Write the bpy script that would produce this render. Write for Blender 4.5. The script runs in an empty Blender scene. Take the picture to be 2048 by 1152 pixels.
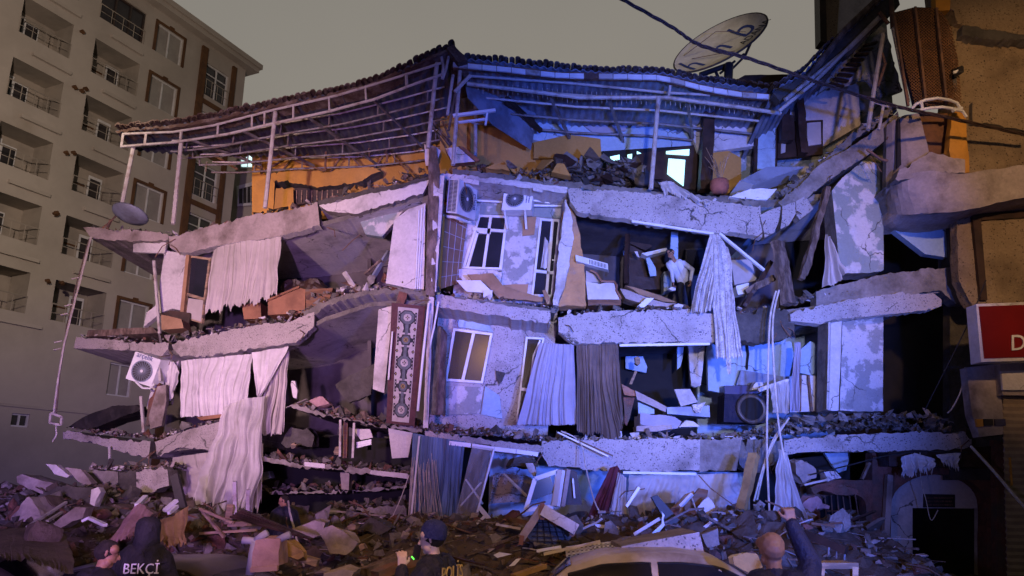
import bpy, bmesh, math, random
from mathutils import Vector, Matrix, noise
R = random.Random(11)
SC = bpy.context.scene
COL = SC.collection
# ------------------------------------------------------------------ camera
FPX = 1490.0; PIT = math.radians(15); CZ = 2.15
cam = bpy.data.objects.new('camera', bpy.data.cameras.new('camera')); COL.objects.link(cam)
cam.location = (0, 0, CZ); cam.rotation_euler = (math.pi/2 + PIT, 0, 0)
cam.data.sensor_width = 36; cam.data.lens = FPX*36/2048; cam.data.clip_end = 3000; cam.data.clip_start = .05
SC.camera = cam
# ------------------------------------------------------------------ night sky, lit by the town
world = bpy.data.worlds.new('World'); SC.world = world; world.use_nodes = True
wn = world.node_tree; wn.nodes.clear()
w_out = wn.nodes.new('ShaderNodeOutputWorld'); w_bg = wn.nodes.new('ShaderNodeBackground')
w_tc = wn.nodes.new('ShaderNodeTexCoord'); w_sep = wn.nodes.new('ShaderNodeSeparateXYZ')
w_rmp = wn.nodes.new('ShaderNodeValToRGB'); w_nz = wn.nodes.new('ShaderNodeTexNoise'); w_mx = wn.nodes.new('ShaderNodeMixRGB')
w_rmp.color_ramp.elements[0].position = 0; w_rmp.color_ramp.elements[0].color = (.315, .285, .237, 1)
w_rmp.color_ramp.elements[1].position = .75; w_rmp.color_ramp.elements[1].color = (.245, .228, .202, 1)
w_nz.inputs['Scale'].default_value = 1.6; w_nz.inputs['Detail'].default_value = 4
w_mx.blend_type = 'MULTIPLY'; w_mx.inputs[0].default_value = .3
wn.links.new(w_tc.outputs['Generated'], w_sep.inputs[0]); wn.links.new(w_sep.outputs['Z'], w_rmp.inputs[0])
wn.links.new(w_tc.outputs['Generated'], w_nz.inputs['Vector'])
wn.links.new(w_rmp.outputs[0], w_mx.inputs[1]); wn.links.new(w_nz.outputs['Fac'], w_mx.inputs[2])
# the glow hangs over the town beyond the ruin; overhead and behind the street the sky is darker
w_gy = wn.nodes.new('ShaderNodeMapRange'); w_gy.interpolation_type = 'SMOOTHSTEP'; w_gy.inputs[1].default_value = .05; w_gy.inputs[2].default_value = .5; w_gy.inputs[3].default_value = .22; w_gy.inputs[4].default_value = 1.08
w_gz = wn.nodes.new('ShaderNodeMapRange'); w_gz.interpolation_type = 'SMOOTHSTEP'; w_gz.inputs[1].default_value = .62; w_gz.inputs[2].default_value = .9; w_gz.inputs[3].default_value = 1; w_gz.inputs[4].default_value = .2
w_mm = wn.nodes.new('ShaderNodeMath'); w_mm.operation = 'MULTIPLY'
wn.links.new(w_sep.outputs['Y'], w_gy.inputs[0]); wn.links.new(w_sep.outputs['Z'], w_gz.inputs[0]); wn.links.new(w_gy.outputs[0], w_mm.inputs[0]); wn.links.new(w_gz.outputs[0], w_mm.inputs[1]); wn.links.new(w_mm.outputs[0], w_bg.inputs[1])
wn.links.new(w_mx.outputs[0], w_bg.inputs[0])
wn.links.new(w_bg.outputs[0], w_out.inputs[0])
SC.view_settings.view_transform = 'Standard'; SC.view_settings.look = 'None'
SC.view_settings.exposure = 0; SC.view_settings.gamma = 1
SC.cycles.max_bounces = 5; SC.cycles.diffuse_bounces = 2; SC.cycles.glossy_bounces = 2
SC.cycles.transparent_max_bounces = 10; SC.cycles.use_denoising = True
SC.cycles.sample_clamp_indirect = 3
# ------------------------------------------------------------------ lamps: police lights, work light, street lamps, an added spot for the dish
def spot(name, loc, to, power, col, ang, blend=.6, size=.25):
    d = bpy.data.lights.new(name, 'SPOT'); d.energy = power; d.color = col
    d.spot_size = math.radians(ang); d.spot_blend = blend; d.shadow_soft_size = size
    o = bpy.data.objects.new(name, d); COL.objects.link(o); o.location = loc
    o.rotation_euler = (Vector(to) - Vector(loc)).to_track_quat('-Z', 'Y').to_euler()
    return o
spot('police_light_blue', (5.2, -1.5, 2.4), (3.6, 17, 7.2), 23000, (.075, .16, 1), 45, .8)
spot('police_light_blue_low', (3.6, -1.0, 2.0), (3.8, 17, 3.4), 9500, (.12, .19, 1), 40, .9)
spot('police_light_heap', (-4.0, -1.0, 2.4), (-7.2, 15, 1.9), 3000, (.50, .28, 1), 40, .9)
spot('police_light_violet', (-3.0, -2.0, 2.3), (-5.4, 17, 6.4), 9800, (.66, .32, 1), 43, 1)
spot('work_light_pink', (-7.0, 0.5, 4.2), (-6.4, 17, 6.8), 13000, (1, .66, .58), 45, 1)
spot('work_light_centre', (1.6, -3.0, 3.4), (3.9, 17, 6.8), 9000, (.92, .80, 1), 34, .9)
spot('street_lamp_right', (7.5, 1.0, 9.5), (12.4, 16, 8.6), 4800, (1, .58, .28), 44, .7)
spot('street_lamp_left', (-12.5, 19.0, 10.4), (-3.5, 21, 10.2), 1700, (1, .5, .08), 34, .7)
spot('street_lamp_block', (-9.0, 8.0, 12.0), (-21, 34, 19), 11000, (1, .76, .60), 70, .9)
spot('police_light_block', (-6.5, 3.0, 2.6), (-20, 33, 2.0), 5200, (.45, .28, 1), 34, .9)
spot('street_lamp_ground', (-1.0, 3.0, 8.0), (-.5, 12, .6), 1300, (1, .50, .15), 75, .9)
spot('police_light_near', (-2.2, .6, 2.3), (.6, 7, 1.5), 520, (.50, .36, 1), 110, .8)
spot('street_lamp_near', (5.5, 2.0, 5.5), (1.2, 6.6, 1.4), 760, (1, .66, .42), 70, .9)
spot('added_dish_spot', (-1.0, 6.0, 15.0), (5.4, 19.5, 15.0), 3000, (1, .84, .58), 15, .8)  # added narrow spot that only brightens the satellite dish
# ------------------------------------------------------------------ picture frames used to read coordinates off the photograph
Z = dict(a=(0,0,2.504), b=(200,60,2.743), c=(840,80,2.88), d=(1300,0,2.4), e=(80,400,2.304), f=(540,330,2.095),
         g=(1080,340,2.133), h=(1480,300,1.92), i=(0,740,2.796), j=(480,800,3.273), k=(900,820,3.47), l=(1300,820,3.47),
         m=(1600,560,1.946), n=(1240,440,5.76), o=(760,1030,9.445), p=(1440,1000,7.314), q=(1320,0,6.4), r=(760,580,3.84),
         s=(860,340,4.115), t=(1560,0,4.43), u=(0,880,4.235), v=(1180,640,4.267), w=(400,880,4.235), x=(1740,860,3.945), z=(0,0,1))
def T(k, Y, *pts):
    ox, oy, s = Z[k]
    return [(ox+p[0]/s, oy+p[1]/s, (p[2] if len(p) > 2 else (Y(ox+p[0]/s) if callable(Y) else Y))) for p in pts]
def V(p, y=None, Y=None):
    """pixel x, pixel y, distance Y -> point of the place"""
    if isinstance(p, Vector): return p
    x, yy, YY = p
    a = (x-1024)/FPX; b = (576-yy)/FPX
    d = Vector((a, math.cos(PIT)-math.sin(PIT)*b, math.sin(PIT)+math.cos(PIT)*b))
    return Vector((0, 0, CZ)) + d*(YY/d.y)
def yl(x): return 16.5 + max(0, 860-x)*2.5/700
# ------------------------------------------------------------------ materials
MAT = {}
def mat(name, c1, c2=None, scale=3., thr=(.42, .6), rough=.85, bump=.25, spots=None, metal=0, detail=6, var=.25, bscale=None, emit=None, alpha=1, trans=0, spec=.3, sheen=0, stretch=None, dirt=None, cracks=0):
    m = bpy.data.materials.new(name); m.use_nodes = True; nt = m.node_tree; N = nt.nodes; L = nt.links
    b = N['Principled BSDF']; b.inputs['Roughness'].default_value = rough; b.inputs['Metallic'].default_value = metal
    b.inputs['Specular IOR Level'].default_value = spec
    MAT[name] = m
    if emit:
        b.inputs['Base Color'].default_value = (*c1, 1); b.inputs['Emission Color'].default_value = (*c1, 1); b.inputs['Emission Strength'].default_value = emit
        return m
    tc = N.new('ShaderNodeTexCoord'); oi = N.new('ShaderNodeObjectInfo'); ad = N.new('ShaderNodeVectorMath'); ad.operation = 'ADD'
    ml = N.new('ShaderNodeVectorMath'); ml.operation = 'SCALE'; ml.inputs['Scale'].default_value = 37.
    cb = N.new('ShaderNodeCombineXYZ')
    for k in range(3): L.new(oi.outputs['Random'], cb.inputs[k])
    L.new(cb.outputs[0], ml.inputs[0]); L.new(tc.outputs['Object'], ad.inputs[0]); L.new(ml.outputs[0], ad.inputs[1])
    vec = ad.outputs[0]
    if stretch:
        mp = N.new('ShaderNodeMapping'); mp.inputs['Scale'].default_value = stretch; L.new(vec, mp.inputs[0]); vec = mp.outputs[0]
    def nz(s, d=detail, r=.6):
        n = N.new('ShaderNodeTexNoise'); n.inputs['Scale'].default_value = s; n.inputs['Detail'].default_value = d; n.inputs['Roughness'].default_value = r
        L.new(vec, n.inputs['Vector']); return n.outputs['Fac']
    def ramp(src, a, z, ca=(0,0,0,1), cz=(1,1,1,1)):
        r = N.new('ShaderNodeValToRGB'); r.color_ramp.elements[0].position = a; r.color_ramp.elements[1].position = z
        r.color_ramp.elements[0].color = ca; r.color_ramp.elements[1].color = cz; L.new(src, r.inputs[0]); return r.outputs[0]
    def mix(f, A, B, mode='MIX'):
        x = N.new('ShaderNodeMixRGB'); x.blend_type = mode
        for s, v in ((0, f), (1, A), (2, B)):
            if isinstance(v, (int, float)): x.inputs[s].default_value = v
            elif isinstance(v, tuple): x.inputs[s].default_value = (*v[:3], 1)
            else: L.new(v, x.inputs[s])
        return x.outputs[0]
    base = nz(scale)
    col = mix(ramp(base, *thr), c1, c2 if c2 else tuple(x*.7 for x in c1))
    if dirt:
        col = mix(ramp(nz(dirt[1], 5), dirt[2], dirt[2]+.18), col, dirt[0])
    if spots:
        vo = N.new('ShaderNodeTexVoronoi'); vo.inputs['Scale'].default_value = spots[1]*1.9
        dn = N.new('ShaderNodeTexNoise'); dn.inputs['Scale'].default_value = spots[1]*2.5; L.new(vec, dn.inputs['Vector']); dm = N.new('ShaderNodeMixRGB'); dm.blend_type = 'ADD'; dm.inputs[0].default_value = .05; L.new(vec, dm.inputs[1]); L.new(dn.outputs['Color'], dm.inputs[2]); L.new(dm.outputs[0], vo.inputs['Vector'])
        if 'Randomness' in vo.inputs: vo.inputs['Randomness'].default_value = 1
        gate = N.new('ShaderNodeMath'); gate.operation = 'MULTIPLY'
        L.new(ramp(vo.outputs['Distance'], spots[2], spots[2]+.06, (1,1,1,1), (0,0,0,1)), gate.inputs[0])
        L.new(ramp(nz(spots[1]*.9, 3), .44, .56), gate.inputs[1])
        col = mix(gate.outputs[0], col, spots[0])
    if cracks:
        ve = N.new('ShaderNodeTexVoronoi'); ve.feature = 'DISTANCE_TO_EDGE'; ve.inputs['Scale'].default_value = cracks
        cn = N.new('ShaderNodeTexNoise'); cn.inputs['Scale'].default_value = 3.5; cn.inputs['Detail'].default_value = 5; L.new(vec, cn.inputs['Vector'])
        cm = N.new('ShaderNodeMixRGB'); cm.blend_type = 'ADD'; cm.inputs[0].default_value = .35; L.new(vec, cm.inputs[1]); L.new(cn.outputs['Color'], cm.inputs[2]); L.new(cm.outputs[0], ve.inputs['Vector'])
        cg = N.new('ShaderNodeMath'); cg.operation = 'MULTIPLY'; L.new(ramp(ve.outputs['Distance'], .002, .011, (1,1,1,1), (0,0,0,1)), cg.inputs[0]); L.new(ramp(nz(.8, 2), .50, .58), cg.inputs[1])
        col = mix(cg.outputs[0], col, (.06,.055,.055))
    fine = nz((bscale or scale*6), 5, .7)
    col = mix(var, col, ramp(fine, .25, .75, (.25,.25,.25,1)), 'MULTIPLY')
    L.new(col, b.inputs['Base Color'])
    if bump:
        bp = N.new('ShaderNodeBump'); bp.inputs['Strength'].default_value = bump; bp.inputs['Distance'].default_value = .04
        L.new(fine, bp.inputs['Height']); L.new(bp.outputs[0], b.inputs['Normal'])
    if trans or alpha < 1:
        out = N['Material Output']; sh = b.outputs[0]
        if trans:
            tl = N.new('ShaderNodeBsdfTranslucent'); L.new(col, tl.inputs[0]); a = N.new('ShaderNodeMixShader'); a.inputs[0].default_value = trans
            L.new(sh, a.inputs[1]); L.new(tl.outputs[0], a.inputs[2]); sh = a.outputs[0]
        if alpha < 1:
            tp = N.new('ShaderNodeBsdfTransparent'); a = N.new('ShaderNodeMixShader')
            if alpha < 0:
                L.new(ramp(nz(26, 3), .26, .44), a.inputs[0])
            else: a.inputs[0].default_value = alpha
            L.new(tp.outputs[0], a.inputs[1]); L.new(sh, a.inputs[2]); sh = a.outputs[0]
        L.new(sh, out.inputs['Surface'])
    return m
SPK = (.10, .09, .10)
mat('speckled_render', (.52,.47,.47), (.42,.38,.38), 1.3, (.35,.7), spots=(SPK, 12, .28), bump=.7, bscale=26, dirt=((.25,.22,.21), 1.1, .54), cracks=.6, var=.4)
mat('fine_speckle', (.5,.44,.42), (.4,.36,.34), 1.6, (.35,.7), spots=(SPK, 16, .25), bump=.7, bscale=30, dirt=((.23,.2,.18), 1.2, .53), cracks=.6, var=.4)
mat('peeling_paint', (.58,.55,.58), (.30,.30,.31), 2.4, (.475,.525), bump=.5, bscale=18, detail=12, spots=((.2,.2,.2), 9, .16), dirt=((.36,.34,.33), .8, .55), cracks=.8)
mat('peeling_green', (.54,.52,.54), (.25,.29,.30), 1.7, (.44,.49), bump=.5, bscale=18, detail=12, dirt=((.34,.33,.32), .7, .58), cracks=.7)
mat('white_plaster', (.66,.62,.62), (.5,.47,.47), 1.1, (.4,.75), bump=.4, bscale=14, dirt=((.30,.28,.27), 1.1, .55), var=.35, cracks=.9)
mat('blue_paint', (.40,.52,.64), (.30,.42,.55), .7, (.4,.7), bump=.2, bscale=12, dirt=((.24,.27,.29), .9, .58), var=.3, cracks=.8)
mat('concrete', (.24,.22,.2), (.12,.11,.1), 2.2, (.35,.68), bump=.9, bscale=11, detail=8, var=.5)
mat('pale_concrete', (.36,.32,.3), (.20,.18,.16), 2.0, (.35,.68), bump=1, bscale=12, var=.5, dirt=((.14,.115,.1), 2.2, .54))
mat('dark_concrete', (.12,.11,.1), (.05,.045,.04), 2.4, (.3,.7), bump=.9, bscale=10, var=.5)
mat('ochre_wall', (.50,.27,.07), (.40,.21,.05), .9, (.4,.7), bump=.25, bscale=16, dirt=((.2,.12,.05), .7, .64))
mat('white_metal', (.48,.45,.43), (.24,.18,.14), 4, (.5,.7), rough=.55, bump=.1, dirt=((.28,.19,.13), 1.6, .62))
mat('pvc_white', (.74,.75,.78), (.62,.63,.66), 2, rough=.4, bump=.03, var=.1)
mat('dark_metal', (.05,.045,.045), (.09,.06,.05), 3, rough=.6)
mat('rusty_metal', (.2,.11,.07), (.1,.06,.05), 4, rough=.75)
mat('sheet_metal', (.27,.31,.40), (.16,.17,.21), 1.4, rough=.5, metal=.25, bump=.1)
mat('roof_tile', (.12,.075,.055), (.24,.19,.16), 3, (.45,.62), bump=.8, bscale=16, var=.5)
mat('dark_void', (.012,.012,.014), (.02,.018,.018), 1, bump=0)  # near-black colour stands in for the darkness of unlit depths
mat('glass_dark', (.02,.022,.03), (.03,.03,.045), 1, rough=.2, bump=0, spec=.5, alpha=.8)
mat('wood', (.22,.105,.05), (.13,.06,.03), 2.5, rough=.6, stretch=(1,1,6), bump=.3, dirt=((.13,.10,.08), 1.7, .47))
mat('pale_wood', (.42,.30,.19), (.30,.2,.12), 2.5, stretch=(1,1,6), bump=.4, dirt=((.13,.10,.08), 1.7, .47))
mat('orange_wood', (.29,.13,.065), (.19,.08,.04), 2, rough=.5, bump=.15)
mat('dark_wood', (.055,.03,.022), (.03,.018,.014), 2.5, rough=.5, bump=.15)
mat('old_timber', (.30,.22,.17), (.12,.08,.06), 3, stretch=(3,3,1), bump=.8, var=.5, dirt=((.13,.10,.08), 1.7, .47))
mat('tile_tan', (.40,.235,.125), (.31,.18,.10), 1.5, rough=.45, bump=.08)
mat('white_cloth', (.80,.76,.76), (.68,.64,.64), 1.2, bump=.05, trans=.2)
mat('cream_cloth', (.58,.52,.50), (.50,.45,.42), 1.2, bump=.04, trans=.2, var=.15)
mat('lace', (.80,.77,.77), (.6,.56,.56), 6, bump=.2, trans=.25, alpha=-1)
mat('net_cloth', (.80,.76,.76), (.70,.66,.65), 2, bump=0, trans=.35, alpha=.8, var=.12, dirt=((.5,.44,.40), 1.5, .55))
mat('brown_cloth', (.19,.14,.115), (.12,.09,.075), 1.2, bump=.08, var=.2)
mat('blue_cloth', (.17,.26,.42), (.10,.15,.25), 1.6, bump=.1, trans=.15, stretch=(3,3,.5), dirt=((.2,.17,.15), .8, .6))
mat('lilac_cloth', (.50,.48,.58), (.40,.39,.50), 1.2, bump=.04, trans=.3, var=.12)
mat('maroon_cloth', (.14,.03,.045), (.08,.02,.025), 2, bump=.1)
mat('plastic_sheet', (.55,.53,.55), (.42,.4,.42), 1.6, rough=.3, bump=.2, alpha=.34)
mat('pink_cloth', (.42,.26,.26), (.32,.19,.19), 3, bump=.3)
mat('yellow_cloth', (.38,.25,.10), (.27,.17,.07), 3, bump=.3)
mat('cardboard', (.36,.22,.12), (.28,.17,.09), 2, bump=.1)
mat('terracotta', (.36,.13,.08), (.25,.09,.06), 5, bump=.3)
mat('brick_red', (.24,.105,.075), (.15,.07,.05), 5, bump=.7, var=.5, dirt=((.13,.10,.08), 1.7, .47))
mat('beige_block', (.50,.455,.415), (.42,.38,.345), .35, (.4,.65), bump=.08, var=.1, dirt=((.36,.31,.26), .25, .62))
mat('brown_trim', (.15,.075,.035), (.11,.055,.03), 2, bump=.05)
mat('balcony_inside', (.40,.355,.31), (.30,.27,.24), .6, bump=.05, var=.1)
mat('blind', (.36,.34,.32), (.3,.28,.27), 1, bump=.02, rough=.5, var=.1)
mat('block_glass', (.035,.03,.035), (.05,.045,.05), 1, rough=.1, bump=0, spec=.6)
mat('dish_paint', (.70,.64,.50), (.58,.52,.39), 2.2, rough=.5, bump=.05, dirt=((.2,.15,.1), 1.4, .66))
mat('blue_letters', (.035,.055,.20), (.05,.07,.2), 8, bump=0)
mat('black_letters', (.02,.02,.02), (.03,.03,.03), 8, bump=0)
mat('white_letters', (.75,.74,.72), (.68,.67,.65), 8, bump=0)
mat('gold_letters', (.62,.46,.16), (.5,.36,.12), 8, bump=0)
mat('sign_red', (.17,.004,.005), (.13,.003,.004), 1, rough=.35, bump=0, var=.08)
mat('black_rubber', (.018,.017,.018), (.03,.028,.028), 4, rough=.6)
mat('cable_pale', (.62,.56,.5), (.45,.4,.35), 6, rough=.6, bump=0)
mat('sheet_shaded', (.13,.15,.20), (.08,.085,.11), 1.4, rough=.5, metal=.2, bump=.1)  # darker copy of sheet_metal: shade under the left roof put into the colour
mat('warm_lit_plaster', (.56,.31,.13), (.42,.23,.10), 1.6, (.4,.7), bump=.5, bscale=14, dirt=((.30,.24,.2), 1.5, .54))  # warm lamplight on the torn wall end put into the base colour
mat('steel_grey', (.22,.21,.22), (.14,.11,.10), 4, rough=.6, bump=.1)
mat('room_shade', (.13,.115,.125), (.06,.05,.055), .8, (.35,.65), bump=.3)  # interior shade put into the base colour of room walls and ceilings
mat('cable_dark', (.075,.045,.035), (.04,.025,.02), 6, rough=.5, bump=0)
mat('lit_window', (.56,1, .93), emit=1.15)
mat('lit_window_far', (.72,1,1), emit=1.1)
mat('soot_black', (.02,.018,.02), (.035,.03,.03), 2, rough=.5, bump=.05)
mat('plaster_pink', (.43,.36,.34), (.28,.235,.22), 1.4, (.4,.7), bump=.3, bscale=14, dirt=((.17,.135,.115), 1.3, .5), var=.4)
mat('orange_speckle', (.36,.27,.17), (.28,.2,.12), 1.4, (.35,.7), spots=((.08,.055,.035), 9, .25), bump=1, bscale=20, dirt=((.17,.12,.075), .8, .52), var=.4)
mat('orange_paint', (.62,.30,.05), (.5,.24,.04), 2, bump=.1)
mat('lattice', (.20,.095,.045), (.14,.07,.035), 4, bump=.05)
mat('shutter', (.36,.27,.18), (.27,.2,.13), 2, rough=.5, bump=.05)
mat('asphalt', (.05,.047,.045), (.035,.033,.032), 1, bump=.5)
mat('dust', (.14,.105,.08), (.07,.052,.042), 1.6, (.35,.68), bump=1, bscale=9, detail=9, var=.55)
mat('car_silver', (.56,.50,.44), (.38,.33,.28), 1.7, (.4,.7), rough=.45, metal=.2, bump=.05, dirt=((.2,.15,.11), 1.2, .5))
mat('car_dark', (.10,.08,.065), (.05,.04,.04), 1.5, rough=.4, bump=.05, dirt=((.15,.11,.08), 1.2, .55))
mat('car_blue', (.06,.055,.13), (.08,.07,.1), 1.5, rough=.4, bump=.05)
mat('car_glass', (.012,.012,.014), (.02,.018,.02), 1, rough=.12, bump=.02, spec=.6)
mat('skin', (.34,.18,.11), (.27,.14,.085), 12, rough=.5, bump=.05, var=.1)
mat('skin_pale', (.60,.44,.40), (.52,.37,.34), 12, rough=.5, bump=.05, var=.1)
mat('hair', (.018,.014,.012), (.03,.024,.02), 20, bump=.4)
mat('shirt_white', (.58,.60,.66), (.46,.48,.54), 5, bump=.3)
mat('trousers_dark', (.015,.016,.022), (.025,.025,.03), 5, bump=.2)
mat('jacket_black', (.010,.010,.014), (.018,.017,.02), 6, rough=.75, bump=.9, bscale=9)
mat('jacket_navy', (.013,.014,.035), (.022,.02,.04), 6, rough=.6, bump=.9, bscale=9)
mat('beanie_wool', (.03,.038,.17), (.04,.05,.2), 30, bump=.8, bscale=60)
mat('green_led', (.15,1,.1), emit=1.3)
mat('rug_red', (.115,.05,.055), (.085,.038,.042), 10, bump=.5, bscale=60)
mat('rug_cream', (.50,.46,.45), (.42,.38,.37), 10, bump=.5, bscale=60)
mat('rug_slate', (.14,.16,.18), (.10,.115,.13), 10, bump=.5, bscale=60)
mat('rug_dark', (.03,.032,.04), (.045,.045,.05), 10, bump=.5, bscale=60)
mat('rug_gold', (.36,.25,.10), (.28,.2,.08), 10, bump=.5, bscale=60)
# ------------------------------------------------------------------ mesh helpers
class M:
    def __init__(s): s.v = []; s.f = []; s.m = []
    def add(s, vs, fs, mi=0):
        o = len(s.v); s.v += [tuple(x) for x in vs]
        for k, f in enumerate(fs): s.f.append([o+i for i in f]); s.m.append(mi if not isinstance(mi, list) else mi[k])
        return s
    def prism(s, pts, vec, mi=0, ms=None, mb=None):
        n = len(pts); vec = Vector(vec); a = [V(p) for p in pts]; b = [p+vec for p in a]
        ms = mi if ms is None else ms; mb = ms if mb is None else mb
        return s.add(a+b, [list(range(n)), list(range(2*n-1, n-1, -1))] + [[i, n+i, n+(i+1) % n, (i+1) % n] for i in range(n)], [mi, mb]+[ms]*n)
    def box(s, o, ux, uy, uz, mi=0):
        o, ux, uy, uz = Vector(o), Vector(ux), Vector(uy), Vector(uz)
        p = [o, o+ux, o+ux+uy, o+uy]; p += [q+uz for q in p]
        return s.add(p, [(0,3,2,1), (4,5,6,7), (0,1,5,4), (1,2,6,5), (2,3,7,6), (3,0,4,7)], mi)
    def bx(s, x0, x1, y0, y1, z0, z1, mi=0): return s.box((x0,y0,z0), (x1-x0,0,0), (0,y1-y0,0), (0,0,z1-z0), mi)
    def bar(s, p, q, w=.05, h=None, mi=0, up=(0,0,1)):
        p, q = V(p), V(q); h = w if h is None else h; d = q-p; a = d.cross(Vector(up))
        if a.length < 1e-4: a = d.cross(Vector((0,1,0)))
        a = a.normalized(); b = a.cross(d).normalized()
        return s.box(p-a*w/2-b*h/2, d, a*w, b*h, mi)
    def tube(s, pts, r, n=7, mi=0):
        pts = [V(p) for p in pts]; vs = []; fs = []
        for k, p in enumerate(pts):
            d = (pts[min(k+1, len(pts)-1)] - pts[max(k-1, 0)]).normalized()
            a = d.cross(Vector((.13, .21, .97))); a = a.normalized() if a.length > 1e-3 else Vector((1,0,0)); b = d.cross(a)
            rr = r[k] if isinstance(r, (list, tuple)) else r
            vs += [p + (a*math.cos(t)+b*math.sin(t))*rr for t in [2*math.pi*i/n for i in range(n)]]
        for k in range(len(pts)-1):
            fs += [[k*n+i, k*n+(i+1) % n, (k+1)*n+(i+1) % n, (k+1)*n+i] for i in range(n)]
        fs += [list(range(n-1, -1, -1)), [(len(pts)-1)*n+i for i in range(n)]]
        return s.add(vs, fs, mi)
    def grid(s, fn, nu, nv, mi=0):
        vs = [fn(i/nu, j/nv) for j in range(nv+1) for i in range(nu+1)]
        return s.add(vs, [(j*(nu+1)+i, j*(nu+1)+i+1, (j+1)*(nu+1)+i+1, (j+1)*(nu+1)+i) for j in range(nv) for i in range(nu)], mi)
    def lathe(s, c, prof, ax=(0,0,1), n=24, mi=0, sx=1):
        ax = Vector(ax).normalized(); a = ax.orthogonal().normalized(); b = ax.cross(a); c = Vector(c)
        vs = [c + ax*h + (a*math.cos(2*math.pi*i/n)+b*math.sin(2*math.pi*i/n))*r for r, h in prof for i in range(n)]
        return s.add(vs, [(k*n+i, k*n+(i+1) % n, (k+1)*n+(i+1) % n, (k+1)*n+i) for k in range(len(prof)-1) for i in range(n)], mi)
    def hull(s, pts, mi=0):
        bm = bmesh.new(); [bm.verts.new(p) for p in pts]
        g = bmesh.ops.convex_hull(bm, input=bm.verts); dead = [x for x in g['geom_interior'] if isinstance(x, bmesh.types.BMVert)]
        bmesh.ops.delete(bm, geom=dead, context='VERTS'); bm.verts.index_update()
        s.add([v.co.copy() for v in bm.verts], [[v.index for v in f.verts] for f in bm.faces], mi); bm.free(); return s
    def rock(s, c, sx, sy, sz, mi=0, n=11, rot=None, rnd=R):
        rot = rot or Matrix.Rotation(rnd.uniform(0, 6.3), 3, Vector((rnd.uniform(-1,1), rnd.uniform(-1,1), rnd.uniform(-1,1)+.01)).normalized())
        pts = []
        for k in range(n):
            p = Vector((rnd.uniform(-1,1), rnd.uniform(-1,1), rnd.uniform(-1,1)))
            q = max(abs(p.x), abs(p.y), abs(p.z)); p = p/q*rnd.uniform(.75, 1)
            pts.append(Vector(c) + rot @ Vector((p.x*sx, p.y*sy, p.z*sz)))
        return s.hull(pts, mi)
def resamp(pts, n):
    P = [V(p) for p in pts]; L = [0]
    for a, b in zip(P, P[1:]): L.append(L[-1]+(b-a).length)
    out = []; k = 0
    for i in range(n+1):
        t = L[-1]*i/n
        while k < len(P)-2 and L[k+1] < t: k += 1
        out.append(P[k].lerp(P[k+1], min(1, (t-L[k])/max(1e-6, L[k+1]-L[k]))))
    return out
def ribbon(top, bot, dy, n=None, jag=.042, mf=0, ms=1, rows=4, m=None, bulge=.012, seed=0, mu=None, hole=None):
    """front face between two traced edges, run back by dy, with chipped edges"""
    m = m or M(); Ln = sum((V(b)-V(a)).length for a, b in zip(top, top[1:])); n = n or max(6, int(Ln/.06))
    A = resamp(top, n); B = resamp(bot, n); vs = []; fs = []; mi = []
    def jn(x, k):
        q = noise.noise(Vector((x*1.9+seed, k*7.3, .3))); q2 = noise.noise(Vector((x*9+seed, k*3.1, 2.3)))
        q3 = noise.noise(Vector((x*23+seed, k*5.1, 4.7))); return (q*.8 + q2*.8 + q3*.5)*jag - (jag*1.5 if q+q2*.5 > .30 else 0)
    nrow = rows+1
    for i in range(n+1):
        a = A[i].copy(); b = B[i].copy(); x = a.x+a.y
        a.z += jn(x, 1); b.z -= jn(x, 2)*.8
        for j in range(nrow):
            p = a.lerp(b, j/rows); p.y += noise.noise(Vector((p.x*3, p.z*3, seed)))*bulge*2; vs.append(p)
    o2 = len(vs)
    for i in range(n+1):
        for p in (vs[i*nrow], vs[i*nrow+rows]):
            q = Vector(p); q.y += dy if not callable(dy) else dy(q.x); vs.append(q)
    mu = 2 if mu is None else mu
    for i in range(n):
        for j in range(rows): fs.append((i*nrow+j, (i+1)*nrow+j, (i+1)*nrow+j+1, i*nrow+j+1)); mi.append(mf)
        fs.append((i*nrow, o2+2*i, o2+2*(i+1), (i+1)*nrow)); mi.append(ms)
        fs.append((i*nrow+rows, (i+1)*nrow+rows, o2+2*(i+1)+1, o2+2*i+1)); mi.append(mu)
        fs.append((o2+2*i, o2+2*i+1, o2+2*i+3, o2+2*i+2)); mi.append(ms)
    fs.append([j for j in range(nrow)]+[o2+1, o2]); mi.append(ms)
    fs.append([n*nrow+j for j in range(rows, -1, -1)]+[o2+2*n, o2+2*n+1]); mi.append(ms)
    return m.add(vs, fs, mi)
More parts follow.
